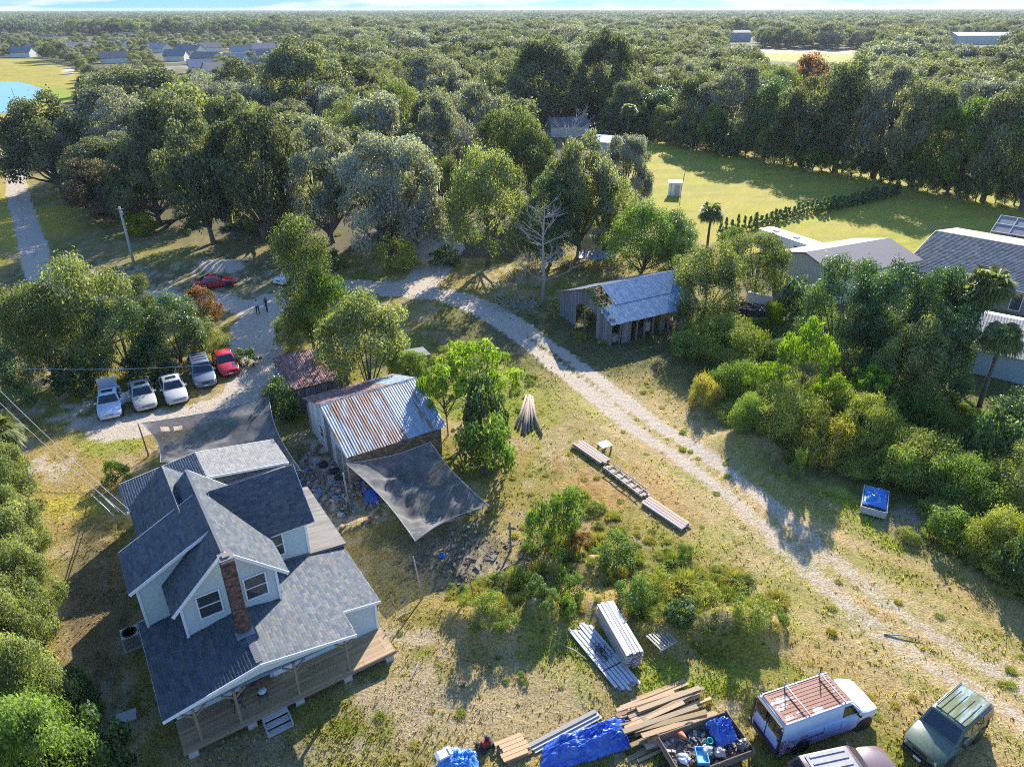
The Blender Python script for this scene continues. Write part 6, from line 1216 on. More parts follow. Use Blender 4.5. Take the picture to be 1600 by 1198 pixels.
# tarp-covered cart in the weeds
p = G(1364, 790); ct = thing('tarp_cart', 'low board cart holding a bright blue crumpled tarp at the edge of the weeds', 'cart', (p.x, p.y, gz(p.x, p.y)), R(62)); 
for (c_, d_) in (((0, -.75, .35), (2.6, .05, .5)), ((0, .75, .35), (2.6, .05, .5)), ((-1.3, 0, .35), (.05, 1.45, .5)), ((1.3, 0, .35), (.05, 1.45, .5)), ((0, 0, .12), (2.6, 1.5, .06))): MB().box(c_, d_).build('side_board', M_conc, ct)
tarp('cart_tarp', '', '', [(-.9, -.7, .5), (1.25, -.7, .5), (1.25, .68, .5), (-.9, .68, .5)], .28, M_tarp2 if False else mat('cart_blue_tarp', (.04, .22, .60), .4, .3, 3, .2, col2=(.30, .45, .62), mixpos=(.55, .75)), 23, n=24, fold=.13, parent=ct)
# white boat-like thing by the spur, blue drum, small scraps
p = G(640, 378); bt = thing('small_boat', 'small upturned white dinghy in the scrub by the sandy spur', 'boat', (p.x, p.y, 0), .3); st = []
for i in range(9): x_ = -1.6+i*.4; f_ = math.sin(math.pi*(i+.6)/9.2)**.6; st.append([(x_, -.65*f_, .02), (x_, -.55*f_, .35*f_), (x_, -.2*f_, .55*f_), (x_, .2*f_, .55*f_), (x_, .55*f_, .35*f_), (x_, .65*f_, .02)])
loft(st, M_trim, 'hull', bt)
tarp('blue_sheet', 'small dark blue sheet in the shade beside the shed corner', 'tarp', [G(566, 785), G(592, 788), G(590, 765), G(570, 762)], .3, mat('dark_blue_sheet', (.03, .10, .35), .5, .2, 3), 31, n=14, fold=.08)
for (u, v, l) in ((935, 925, 'scrap of blue plastic between the weeds on the mound'), (690, 868, 'small blue plastic scrap in the debris')):
    tarp('plastic_scrap', l, 'scrap', [G(u-6, v+4), G(u+6, v+4), G(u+5, v-4), G(u-5, v-4)], .12, bpy.data.materials['dark_blue_sheet'], 33, n=6, fold=.05)
mb = MB()
for k in range(130):
    a0_ = G(rr.gauss(812, 22), rr.gauss(478, 7)); d_ = Vector((rr.uniform(-1, 1), rr.uniform(-1, 1), rr.uniform(0, .5)))*1.3; mb.tube([a0_+Vector((0, 0, .05)), a0_+d_*.5+Vector((0, 0, .2)), a0_+d_+Vector((0, 0, .1))], [.04, .03, .01], 4, False)
o = mb.build('brush_heap', M_dead, None); tag(o, kind='stuff')
# loose sticks on the grass
mb = MB()
for (u1, v1, u2, v2) in ((878, 1008, 915, 1030), (668, 815, 645, 848), (640, 1060, 655, 1030), (1380, 990, 1440, 1000), (770, 900, 800, 880), (620, 965, 640, 955)):
    a0_ = G(u1, v1, .05); b0_ = G(u2, v2, .05); mb.tube([a0_, (a0_+b0_)/2+Vector((.05, .05, .06)), b0_], [.04, .035, .02], 5)
o = mb.build('fallen_sticks', M_dead, None); tag(o, kind='stuff')

# ------------------------------------------------------------------ two people
def person(label, u, v, H_, face, shirt, trous, skin, hair, arms):
    p = G(u, v); t = thing('person', label, 'person', (p.x, p.y, 0), face); s = H_/1.75
    J = dict(pel=(0, 0, .98), chest=(0, 0, 1.28), neck=(0, 0, 1.47), head=(.02, 0, 1.62), top=(.0, 0, 1.72), shl=(0, .19, 1.42), shr=(0, -.19, 1.42), ell=arms[0][0], hal=arms[0][1], elr=arms[1][0], har=arms[1][1], hil=(0, .10, .93), hir=(0, -.10, .93), knl=(.05, .12, .5), knr=(-.02, -.12, .5), anl=(0, .13, .09), anr=(-.06, -.13, .09), tol=(.16, .15, .04), tor=(.10, -.15, .04))
    Rd = dict(pel=.15, chest=.16, neck=.06, head=.10, top=.075, shl=.075, shr=.075, ell=.048, hal=.04, elr=.048, har=.04, hil=.10, hir=.10, knl=.065, knr=.065, anl=.045, anr=.045, tol=.035, tor=.035)
    E_ = [('pel', 'chest'), ('chest', 'neck'), ('neck', 'head'), ('head', 'top'), ('chest', 'shl'), ('chest', 'shr'), ('shl', 'ell'), ('ell', 'hal'), ('shr', 'elr'), ('elr', 'har'), ('pel', 'hil'), ('pel', 'hir'), ('hil', 'knl'), ('knl', 'anl'), ('anl', 'tol'), ('hir', 'knr'), ('knr', 'anr'), ('anr', 'tor')]
    names = list(J); me = bpy.data.meshes.new('body'); me.from_pydata([tuple(np.array(J[n_])*s) for n_ in names], [(names.index(a), names.index(b_)) for a, b_ in E_], []); o = bpy.data.objects.new('body', me); link(o); md = o.modifiers.new('skin', 'SKIN')
    for i, n_ in enumerate(names): me.skin_vertices[0].data[i].radius = (Rd[n_]*s*(.7 if n_ in ('pel', 'chest') else 1), Rd[n_]*s); 
    me.skin_vertices[0].data[names.index('pel')].use_root = True; o.modifiers.new('sub', 'SUBSURF').levels = 2
    dg = bpy.context.evaluated_depsgraph_get(); m2_ = bpy.data.meshes.new_from_object(o.evaluated_get(dg)); bpy.data.objects.remove(o)
    m2_.materials.clear(); [m2_.materials.append(q) for q in (shirt, trous, skin, hair, M_dark)]
    for pg in m2_.polygons:
        c_ = pg.center/s; pg.use_smooth = True
        pg.material_index = 4 if c_.z < .1 else (1 if c_.z < .98 and abs(c_.y) < .28 and (c_.z < .9 or abs(c_.y) < .2) else (3 if (c_.z > 1.63 and (c_.x < .04 or c_.z > 1.69)) else (2 if c_.z > 1.48 or (abs(c_.y) > .2 and c_.z < 1.2) else 0)))
    mobj('body', m2_, None, t)
    f = MB(); f.lathe((.115*s, 0, 1.60*s), [(.02, -.02), (.012, .02)], 6); f.box((.108*s, .035*s, 1.635*s), (.012, .025, .012)); f.box((.108*s, -.035*s, 1.635*s), (.012, .025, .012)); f.build('face_features', skin, t)
    hd_ = MB()
    for sy, ky in ((1, 'hal'), (-1, 'har')):
        q = Vector(J[ky])*s; 
        for k in range(5): hd_.tube([q, q+Vector((.02*(k-2)+(.02 if k == 4 else 0), .006*sy, -.06))*s, q+Vector((.02*(k-2)+(.03 if k == 4 else 0), -.01*sy, -.10+(.04 if k == 4 else 0)))*s], [.012, .010, .006], 5)
    hd_.build('fingers', skin, t); return t
sk1 = mat('skin', (.32, .19, .13), .6, .1, 4); hr = mat('dark_hair', (.03, .025, .02), .8, .2, 5)
dn = ((.02, .27, 1.15), (.08, .27, .92)); dn2 = ((.0, -.27, 1.15), (.08, -.27, .92)); fold = ((.05, .26, 1.18), (.24, .12, 1.12))
person('person in a white top and dark trousers standing on the sandy yard, arms in front', 404, 491, 1.72, -1.0, mat('white_shirt', (.6, .6, .62), .85, .1, 4), mat('dark_trousers', (.03, .03, .04), .9, .1, 4), sk1, hr, (fold, ((.05, -.26, 1.18), (.24, -.05, 1.1))))
person('person in dark blue clothes standing right of the one in the white top', 418, 487, 1.75, -2.2, mat('navy_shirt', (.04, .06, .12), .85, .1, 4), mat('navy_trousers', (.03, .05, .09), .9, .1, 4), sk1, hr, (dn, dn2))
# ------------------------------------------------------------------ trees and shrubs
T = tree_px
# left yard and lane
T(150, 395, 578, 76, 'olive', 'tall grey-green bushy tree rising behind the white and silver sedans'); T(90, 440, 600, 55, 'olive', 'leafy tree on the left flank of the thicket behind the parked sedans')
T(205, 470, 586, 52, 'magnolia', 'dark leafy tree at the middle of the thicket, right behind the gold sedan'); T(228, 428, 500, 24, 'tall', 'slim young tree poking up from the thicket near the white lane')
T(283, 455, 566, 50, 'magnolia', 'dark round tree behind the grey people carrier in the parking row'); T(325, 452, 520, 30, 'red', 'small shrub with red and yellow leaves beside the far red coupe'); T(318, 500, 560, 32, 'olive', 'pale bush between the red-leaved shrub and the parked red hatchback')
T(240, 530, 592, 34, 'dark_bush', 'low bush in the thicket behind the silver sedan', 'shrub'); T(120, 560, 612, 36, 'dark_bush', 'dark low bush behind the white sedan with its boot open', 'shrub')
T(15, 535, 660, 48, 'magnolia', 'leafy tree at the left picture edge above the dry yard grass'); palm(18, 642, 735, 40, 'broad fan palm beside the leaning grey post at the left edge')
T(386, 545, 570, 20, 'dark_bush', 'dark scrubby bush right of the red hatchback at the bend of the sandy track', 'shrub')
T(183, 722, 752, 20, 'bush', 'small round green bush beside the wire-crossed corner of the house', 'shrub')
# hedge along the left edge, bottom
lab = ['topmost crown of the tall hedge along the left edge, under the fan palm', 'hedge tree below the topmost crown at the left edge, facing the dry grass', 'hedge tree facing the shaded grass left of the house roof', 'yellow-green hedge tree at the left edge level with the air conditioner', 'hedge tree bulging towards the concrete pad', 'lowest hedge tree in the bottom left corner', 'yellow-green lowest hedge tree next to the bottom left corner']
for (a, k, l) in zip([(10, 715, 830, 62), (22, 790, 930, 60), (30, 880, 1030, 62), (10, 980, 1130, 66), (75, 1000, 1160, 62), (20, 1095, 1290, 75), (110, 1085, 1290, 70)], ['hedge', 'hedge', 'hedge', 'hedge_bright', 'hedge', 'hedge_bright', 'hedge_bright'], lab): T(*a, k, l, 'hedge tree', name='hedge_tree')
for (a_, l_) in (((58, 850, 985, 44, 'hedge'), 'hedge tree filling the gap above the bulging one'), ((52, 930, 1060, 46, 'hedge'), 'hedge tree between the yellow-green one and the shaded grass'), ((48, 760, 880, 38, 'hedge'), 'small hedge tree facing the leaning white poles'), ((62, 1060, 1200, 52, 'hedge_bright'), 'hedge tree just above the bottom left corner crown'), ((35, 690, 790, 34, 'hedge'), 'small hedge tree under the fan palm by the grey post')): T(*a_, l_, 'hedge tree', name='hedge_tree')
T(-40, 760, 900, 60, 'hedge', 'hedge tree cut by the picture edge above the yellow-green one', 'hedge tree', name='hedge_tree'); T(-45, 900, 1060, 70, 'hedge', 'hedge tree cut by the picture edge beside the yellow-green one', 'hedge tree', name='hedge_tree')
T(128, 1045, 1120, 34, 'dark_bush', 'dark glossy shrub leaning out of the hedge to the shaded grass', 'shrub'); T(170, 1120, 1230, 55, 'dark_bush', 'dark blue-green shrub in front of the hedge below the concrete pad', 'shrub')
# middle
T(492, 335, 555, 48, 'tall', 'tall narrow tree in front of the white pickup beside the sandy yard'); T(520, 420, 560, 40, 'bright', 'yellow-green tree leaning on the tall narrow one by the sandy yard'); T(462, 490, 545, 32, 'olive', 'low grey bush beside the two people on the sandy yard')
T(578, 465, 615, 72, 'hedge', 'broad olive tree growing over the rusty shed and the long tin roof'); T(640, 545, 610, 30, 'hedge_bright', 'yellow-green bush tucked under the little post shelter')
palm(500, 585, 618, 34, 'small fan palm spreading over the low corner of the rusty shed roof'); T(445, 590, 655, 26, 'dark_bush', 'dark vine-like bush against the white end of the tin-roofed shed', 'shrub')
T(745, 530, 665, 78, 'rosette', 'broad umbrella tree with bright yellow-green leaf rosettes beside the tin-roofed shed'); T(700, 560, 680, 44, 'rosette', 'smaller bright rosette tree next to the tin roof corner'); T(757, 590, 705, 36, 'dark_bush', 'dark glossy bush under the bright umbrella tree'); T(762, 650, 742, 42, 'bush', 'rounded green bush at the foot of the umbrella tree', 'shrub')
T(880, 768, 838, 26, 'bush', 'upright bright green shrub nearest the long board stacks', 'shrub'); T(842, 785, 858, 22, 'bush', 'narrow green shrub left of the upright bright one', 'shrub')
T(962, 815, 872, 34, 'bush', 'bushy green weeds below the white plank stack, before the mound', 'shrub'); T(888, 872, 925, 26, 'bush', 'round bright tuft between the mounds and the fence posts', 'shrub'); T(985, 895, 950, 28, 'bush', 'green tuft at the left end of the long mound', 'shrub')
T(1020, 885, 925, 30, 'weedbush', 'yellow-green weeds crowning the long mound', 'shrub'); T(838, 912, 950, 18, 'dark_bush', 'dark clipped-looking shrub on the small mound', 'shrub'); T(885, 935, 965, 13, 'bush', 'small lime tuft on the grass above the board stack', 'shrub')
T(1100, 900, 945, 30, 'weedbush', 'straggly weeds on the right shoulder of the long mound', 'shrub'); T(1165, 920, 990, 30, 'weedbush', 'dark weeds on the steep shaded face of the long mound', 'shrub'); T(905, 820, 860, 16, 'red', 'rusty red weeds between the green shrubs near the mound', 'shrub')
T(760, 940, 985, 26, 'weedbush', 'dark weeds on the shaded face of the left mound', 'shrub'); T(1060, 940, 985, 26, 'dark_bush', 'dark weeds in the hollow of the long mound', 'shrub')
# the oak wood left of the sandy spur
oaks = [(100, 150, 300, 84, 'oak', 'broad oak overhanging the white lane, nearest the pond'), (195, 140, 290, 82, 'moss_oak', 'grey mossy oak behind the bronze-leaved tree by the lane'), (300, 150, 335, 80, 'oak', 'dark oak at the wood edge above the leaning utility pole'),
 (165, 248, 345, 54, 'plum', 'bronze and orange leaved tree beside the white lane'), (250, 215, 350, 60, 'oak', 'dark low-branched oak just right of the bronze-leaved tree'), (335, 190, 380, 70, 'oak', 'dark oak at the wood edge right above the heap of white sand'),
 (415, 160, 375, 78, 'oak', 'dark oak behind the yellow-green undergrowth patch'), (520, 185, 380, 72, 'moss_oak', 'grey oak between the yellow-green undergrowth and the broad grey one'), (608, 200, 398, 92, 'moss_oak', 'broad silvery grey oak left of the sandy spur'),
 (762, 228, 415, 66, 'olive', 'bright olive tree right of the sandy spur'), (700, 150, 320, 55, 'moss_oak', 'mossy grey oak behind the end of the sandy spur'), (745, 130, 285, 60, 'moss_oak', 'pale mossy tree behind the bright olive tree'),
 (228, 105, 215, 84, 'oak', 'wide dark oak standing behind the lane-side oaks, nearest the suburb'), (485, 68, 215, 78, 'oak', 'tall round-headed oak rising highest of the left wood'), (400, 92, 200, 58, 'oak', 'oak just left of the tallest round-headed one'), (335, 120, 215, 55, 'moss_oak', 'pale oak between the wide dark oak and the tall round one'),
 (560, 88, 200, 60, 'oak', 'dark oak right of the tallest round-headed one'), (625, 125, 250, 52, 'olive', 'yellow-topped tree in the middle of the wood'), (550, 150, 250, 42, 'olive', 'small green tree below the tallest oak'), (685, 88, 200, 62, 'moss_oak', 'pale oak behind the yellow-topped tree'),
 (800, 165, 330, 62, 'olive', 'light green tree behind the bright olive one'), (850, 62, 200, 68, 'oak', 'big dark oak standing above the clearing with roofs'), (945, 55, 190, 56, 'oak', 'dark oak right of the big one above the clearing'), (780, 105, 215, 48, 'oak', 'oak left of the big one above the clearing'),
 (905, 215, 400, 66, 'oak', 'green oak behind the bare white tree'), (860, 265, 415, 56, 'magnolia', 'dark leafy tree right behind the bare white tree'), (945, 270, 395, 52, 'olive', 'light tree between the dark leafy one and the barn trees'),
 (1000, 315, 440, 58, 'bright', 'bright green tree just behind the barn'), (1048, 330, 435, 40, 'magnolia', 'dark tree behind the barn next to the bright one'), (1095, 378, 505, 58, 'olive', 'olive tree overhanging the right end of the barn roof'), (1175, 362, 470, 50, 'olive', 'olive tree in front of the white camper'),
 (650, 290, 380, 44, 'moss_oak', 'low grey tree at the left lip of the sandy spur'), (460, 250, 345, 44, 'olive', 'small tree above the yellow-green undergrowth'), (20, 190, 250, 26, 'olive', 'small tree at the left picture edge beside the top of the lane'),
 (830, 205, 340, 50, 'olive', 'round light tree below the clearing with roofs'), (975, 205, 330, 44, 'moss_oak', 'pale bare-topped tree in front of the clearing roofs'), (705, 245, 350, 38, 'olive', 'narrow tree at the far end of the sandy spur')]
for (u, vt, vb, r_, k, l) in oaks: T(u, vt, vb, r_, k, l, name='oak_tree' if 'oak' in k else 'tree')
T(430, 285, 355, 42, 'limebush', 'glowing yellow-green undergrowth at the foot of the left wood', 'shrub'); T(225, 330, 365, 24, 'limebush', 'small yellow-green undergrowth behind the leaning utility pole', 'shrub'); T(620, 370, 420, 32, 'weedbush', 'palmetto-like scrub at the left lip of the sandy spur', 'shrub'); T(510, 390, 420, 30, 'dark_bush', 'dark undergrowth at the foot of the broad grey oak', 'shrub'); T(700, 385, 412, 24, 'dark_bush', 'dark undergrowth on the sandy spur edge', 'shrub')
bare_tree(848, 320, 478, 'bare white dead tree beside the left corner of the barn', .30, seed=3); bare_tree(740, 190, 330, 'bare grey tree standing in the wood behind the sandy spur', .3, seed=5); bare_tree(890, 185, 330, 'bare grey tree in front of the clearing with roofs', .4, seed=8, thick=1.2)
# tree line along the far side of the lawn
row = [(985, 128, 210, 40, 'oak'), (1030, 132, 212, 38, 'magnolia'), (1085, 122, 222, 46, 'oak'), (1140, 104, 232, 54, 'moss_oak'), (1195, 122, 243, 46, 'magnolia'), (1250, 118, 256, 54, 'oak'), (1305, 96, 266, 62, 'oak'), (1365, 102, 278, 60, 'moss_oak'), (1425, 136, 292, 52, 'oak'), (1480, 158, 305, 50, 'bright'), (1535, 148, 315, 54, 'oak'), (1595, 168, 328, 56, 'olive')]
lab = ['oak at the left end of the tree line, behind the tall single palm', 'dark tree second from the left end of the tree line past the lawn', 'oak in the tree line behind the thin pole on the lawn', 'spreading oak behind the small bright tree at the lawn edge', 'dark tree in the tree line, second right of the small bright tree', 'oak in the tree line above the bend of the lawn shade', 'tall oak in the tree line, higher than its neighbours', 'widest oak in the right half of the tree line', 'oak left of the gap with the yellow clearing', 'light olive tree below the yellow clearing at right', 'oak in the tree line above the screened pool roof', 'dark tree at the right picture edge in the tree line']
for a, l in zip(row, lab): T(*a, l, name='oak_tree' if a[4] == 'oak' else 'tree')
for u in range(955, 1625, 15):
    vb = 215+(u-980)*.182+random.uniform(-5, 1); T(u, vb-random.uniform(34, 62), vb, random.uniform(14, 22), (kq := random.choice(['magnolia', 'bright', 'olive', 'hedge', 'dark_bush'])), {'magnolia': 'low glossy dark tree at the foot of the tree line along the lawn', 'bright': 'low bright green tree at the foot of the tree line along the lawn', 'olive': 'low olive green tree at the foot of the tree line along the lawn', 'hedge': 'low dense grey-green tree at the foot of the tree line along the lawn', 'dark_bush': 'low dark bushy tree at the foot of the tree line along the lawn'}[kq], group='low trees at the foot of the tree line')
T(1112, 165, 238, 24, 'bright', 'small bright green tree standing out at the lawn edge'); T(1250, 88, 190, 34, 'red', 'reddish autumn tree behind the tree line'); T(1210, 100, 200, 30, 'olive', 'pale tree beside the reddish autumn tree')
palm(981, 160, 224, 14, 'tall single palm with a round head at the lawn corner'); palm(1105, 316, 392, 21, 'round-headed palm between barn trees and the row of conifers')
T(1145, 355, 402, 22, 'bright', 'bright bush behind the camper beside the round palm'); T(1060, 345, 400, 24, 'olive', 'small tree left of the round-headed palm')
# conifer rows on the lawn
kk = 0
for (u0, v0, u1, v1, n_, hh) in [(1125, 366, 1180, 358, 7, 24), (1182, 356, 1275, 330, 14, 19), (1280, 335, 1402, 306, 24, 22)]:
    for i in range(n_):
        t_ = i/(n_-1); u = u0+(u1-u0)*t_; v = v0+(v1-v0)*t_
        T(u+random.uniform(-1, 1), v-hh*random.uniform(.8, 1.1), v, random.uniform(5, 7), 'conifer', 'small dark conifer planted in the long row across the lawn', 'conifer', name='conifer', group='conifers planted in a row on the lawn')
# right side
right = [(1300, 398, 555, 54, 'magnolia', 'glossy dark tree left end of the group before the grey-roofed metal building', 'tree'), (1362, 402, 585, 60, 'magnolia', 'tall glossy tree in the middle of the group before the metal building', 'tree'), (1425, 415, 598, 50, 'magnolia', 'glossy dark tree beside the palms before the tiled house', 'tree'),
 (1335, 470, 600, 50, 'magnolia', 'shorter dark tree in front of the glossy group', 'tree'), (1455, 480, 625, 52, 'magnolia', 'dark tree under the leaning palm', 'tree'), (1242, 436, 505, 34, 'dark_bush', 'dark bush between the rusty skip and the glossy trees', 'tree'),
 (1400, 500, 640, 50, 'olive', 'pale-leaved tree low in the glossy group', 'tree'), (1570, 600, 720, 52, 'magnolia', 'dark leafy tree below the low ribbed metal roof', 'tree'), (1530, 640, 740, 40, 'dark_bush', 'dark shrub left of the leafy tree below the ribbed roof', 'shrub'), (1600, 690, 800, 55, 'olive', 'leafy bush cut by the right picture edge', 'shrub'),
 (1238, 497, 655, 46, 'rosette', 'tall thin tree with bright leaf umbrellas above the weeds', 'tree'), (1195, 565, 650, 40, 'rosette', 'bright spreading sapling left of the tall thin tree', 'tree'), (1290, 585, 660, 30, 'rosette', 'bright sapling right of the tall thin tree', 'tree'), (1352, 572, 655, 46, 'rosette', 'bluish green broad-leaved sapling among the weeds', 'tree'),
  (1244, 705, 748, 11, 'bush', 'small leafy tuft standing alone at the edge of the weeds', 'shrub'), (1590, 830, 920, 40, 'dark_bush', 'dark shrub at the right edge above the slope', 'shrub'), (1205, 470, 520, 16, 'limebush', 'small lime tree by the low white wall', 'tree')]
for (u, vt, vb, r_, k, l, c_) in right: T(u, vt, vb, r_, k, l, c_)
for k_ in range(0): pass
for (u, vt, vb, r_, k, l) in [(1130, 480, 560, 62, 'thicket', 'rounded green thicket right of the barn'), (1075, 525, 560, 28, 'bush', 'lime weeds at the right foot of the barn'), (1430, 650, 742, 66, 'thicket', 'tall yellow-green thicket above the tarp-covered cart'), (1400, 700, 752, 30, 'bush', 'bright leafy bush touching the tarp-covered cart'), (1500, 700, 785, 56, 'thicket', 'yellow-topped thicket right of the tarp-covered cart'),
 (1345, 640, 700, 48, 'thicket', 'grassy hump of weeds above the cart'), (1220, 620, 680, 56, 'thicket', 'grassy hump of weeds under the thin tree'), (1280, 650, 716, 46, 'straw', 'straw-coloured grass crest between the humps of weeds'), (1165, 640, 680, 30, 'thicket', 'weeds at the left end of the grassy hump'), (1560, 800, 870, 50, 'thicket', 'weeds at the right picture edge by the grassy slope'), (1470, 800, 838, 34, 'bush', 'grey-green shrub below the yellow-topped thicket'),
 (1310, 600, 665, 44, 'thicket', 'weeds between the saplings and the grassy hump'), (1160, 560, 625, 44, 'thicket', 'lime weeds below the rounded thicket right of the barn'), (1240, 580, 640, 50, 'thicket', 'bright weeds round the foot of the thin tree'), (1560, 700, 790, 56, 'thicket', 'dark-stemmed weeds left of the bush at the right edge'), (1420, 610, 670, 50, 'thicket', 'tangle of weeds below the palms'), (1100, 590, 630, 26, 'straw', 'dry grass tuft at the left end of the weeds')]: T(u, vt, vb, r_, k, l, 'shrub', hmax=3.0)
palm(1495, 415, 600, 42, 'tall shaggy palm right of the glossy trees, before the tiled house'); palm(1470, 440, 600, 34, 'shaggy palm half hidden by the taller palm'); palm(1528, 505, 640, 34, 'lower palm in front of the ribbed metal roof')
# wood behind: countable trees as far as they show, each its own
CLEAR = [[(972, 222), (985, 200), (1150, 222), (1400, 268), (1700, 330), (1700, 620), (1000, 620), (975, 250)],
 [(-300, 92), (60, 90), (130, 108), (135, 150), (66, 200), (-300, 200)], [(1165, 96), (1185, 76), (1380, 78), (1400, 98), (1290, 104)], [(840, 190), (850, 170), (960, 200), (985, 250), (890, 240)],
 [(1330, 205), (1450, 200), (1470, 230), (1340, 230)], [(-50, 200), (60, 200), (90, 460), (-50, 460)], [(640, 330), (740, 330), (720, 460), (640, 460)], [(240, 80), (450, 82), (450, 100), (240, 104)]]
KEEP_VISIBLE = [[(-5, 100), (62, 95), (118, 108), (118, 140), (60, 182), (-5, 184)], [(1188, 84), (1345, 84), (1345, 96), (1215, 98)], [(975, 205), (1400, 265), (1600, 318), (1600, 400), (1000, 300)], [(1355, 205), (1440, 205), (1440, 224), (1355, 224)], [(850, 190), (890, 195), (885, 206), (848, 202)], [(270, 88), (330, 88), (330, 104), (270, 104)], [(165, 90), (200, 90), (200, 100), (165, 100)], [(1140, 56), (1180, 56), (1180, 68), (1140, 68)], [(1488, 62), (1580, 62), (1580, 70), (1488, 70)], [(975, 94), (1010, 94), (1010, 102), (975, 102)]]
def ok_tree(x, y, h, rad, dmin=.75):
    u, v = W(x, y, 0); u2, v2 = W(x, y, h*.75)
    for p in CLEAR:
        if in_poly(np.array([u]), np.array([v]), p)[0]: return False
    for p in KEEP_VISIBLE:
        for f in (.1, .25, .4, .55, .7, .85, 1.):
            uu, vv = W(x, y, h*f)
            rr = rad*FPX/depth_at(x, y)*.8
            if in_poly(np.array([uu, uu-rr, uu+rr]), np.array([vv]*3), p).any(): return False
    for (tx, ty, tr) in TREES:
        if (tx-x)**2+(ty-y)**2 < (dmin*(tr+rad)*.5+1.5)**2: return False
    return True
cand = 0; made = 0
wood_kinds = ['oak', 'oak', 'moss_oak', 'oak', 'olive', 'mid_far', 'mid_far_pale']
zone_labels = {'l': 'oak in the dense wood between the lane and the suburb', 'm': 'oak in the dense wood beyond the sandy spur', 'r': 'oak in the dense wood beyond the lawn tree line'}
while made < 165 and cand < 9000:
    cand += 1
    y = 105+(330-105)*random.random()**.8; x = random.uniform(-1, 1)*(y*.78+12)
    u, v = W(x, y, 0)
    if v > 330-(0 if u < 800 else 120) or (u < 120 and v > 180): continue
    if 'tracks' and polyline_dist(np.array([x]), np.array([y]), yard_track)[0] < 9: continue
    h = random.uniform(10, 15); rad = random.uniform(5.2, 8)
    if 120 < u < 500 and v < 215: h = min(h, max(5., z_for(x, y, 116))); rad = min(rad, h*.55)
    if not ok_tree(x, y, h, rad): continue
    z_ = 'l' if u < 420 else ('m' if u < 960 else 'r')
    k = random.choice(wood_kinds); pale = 'pale' in k or 'moss' in k
    place_tree('oak_tree', k, x, y, rad, h, {'l': 'grey' if pale else 'green', 'm': 'grey' if pale else 'green', 'r': 'grey' if pale else 'green'}[z_]+' '+zone_labels[z_], 'tree', {'l': 'oaks of the wood behind the lane', 'm': 'oaks of the wood beyond the sandy spur', 'r': 'oaks beyond the lawn tree line'}[z_]+(', grey' if pale else ', green'))
    TREES.append((x, y, rad)); made += 1
# beyond: the wood reads as one mass
pts = []; rots = []; scl = []
grid = {}
for (tx, ty, tr) in TREES: grid.setdefault((int(tx//16), int(ty//16)), []).append((tx, ty))
def far_ok(x, y, h, rad, dm):
    k = (int(x//16), int(y//16))
    for a in (-1, 0, 1):
        for b_ in (-1, 0, 1):
            for (tx, ty) in grid.get((k[0]+a, k[1]+b_), ()):
                if (tx-x)**2+(ty-y)**2 < dm*dm: return False
    u, v = W(x, y, 0)
    if (100 < u < 500 and 56 < v < 132 or u < 120 and 50 < v < 92) and random.random() < .55: return False
    for p in CLEAR:
        if in_poly(np.array([u]), np.array([v]), p)[0]: return False
    rr = rad*FPX/depth_at(x, y)*.7
    for p in KEEP_VISIBLE:
        for f in (.1, .3, .5, .7, .85, 1.):
            uu, vv = W(x, y, h*f)
            if in_poly(np.array([uu, uu-rr, uu+rr]), np.array([vv]*3), p).any(): return False
    return True
for _ in range(16000):
    y = math.exp(random.uniform(math.log(165), math.log(1150))); x = random.uniform(-1, 1)*(y*.80+25)
    if y < 330 and W(x, y)[1] > (330 if x < 0 else 210): continue
    dm = 7.5+y*.006
    q_ = random.random(); rad = (4+6.5*q_**1.5)*(1+y/1800); h = random.uniform(7, 10)+rad*.7; dm = rad*1.05+1.0
    u_0, v_0 = W(x, y, 0)
    if 120 < u_0 < 500 and 130 < v_0 < 215: h = min(h, max(5., z_for(x, y, 116))); rad = min(rad, h*.6)
    if (100 < u_0 < 500 and 56 < v_0 < 134) or (u_0 < 120 and 50 < v_0 < 92): rad = random.uniform(3, 4.6); h = random.uniform(4.5, 7.5)
    if not far_ok(x, y, h, rad, dm): continue
    grid.setdefault((int(x//16), int(y//16)), []).append((x, y)); pts.append((x, y, 0)); rots.append(random.uniform(0, 6.28)); scl.append((rad/6.5, rad/6.5, h/11))
far_meshes = [v_[0] for v_ in VAR['mid_far']+VAR['mid_far_pale']+VAR['mid_far_bright']]
scatter('far_wood', pts, rots, scl, far_meshes); print('far wood', len(pts), 'near wood', made, 'tries', cand)
# canopy patches to the horizon
PM = []
for sdd in range(3):
    r = np.random.default_rng(900+sdd); Vs = []; Fs = []; Ts = []; off = 0
    for k in range(24):
        cx, cy = r.uniform(-32, 32, 2); Rr = r.uniform(4, 12); H_ = r.uniform(7, 13)+Rr*.35; n = 130; d = r.normal(size=(n, 3)); d[:, 2] = np.abs(d[:, 2])*1.0-.25; d /= np.linalg.norm(d, axis=1, keepdims=True)
        c0 = np.array([cx, cy, H_*.55]); p = c0+d*np.array([Rr, Rr, H_*.45])*(.8+.25*r.random((n, 1))); vv, ff, _ = leaf_cards(p, d+r.normal(size=(n, 3))*.4, 2.2, .75, r=r)
        Vs.append(vv); Fs.append(ff+off); off += len(vv); Ts.append(r.normal(.5, .2)+r.normal(0, .14, n))
    PM.append(np_mesh('canopy', np.vstack(Vs), np.vstack(Fs), LM['far'], face_attrs={'tint': np.concatenate(Ts)}))
pts = []; rots = []; scl = []
y = 1050.
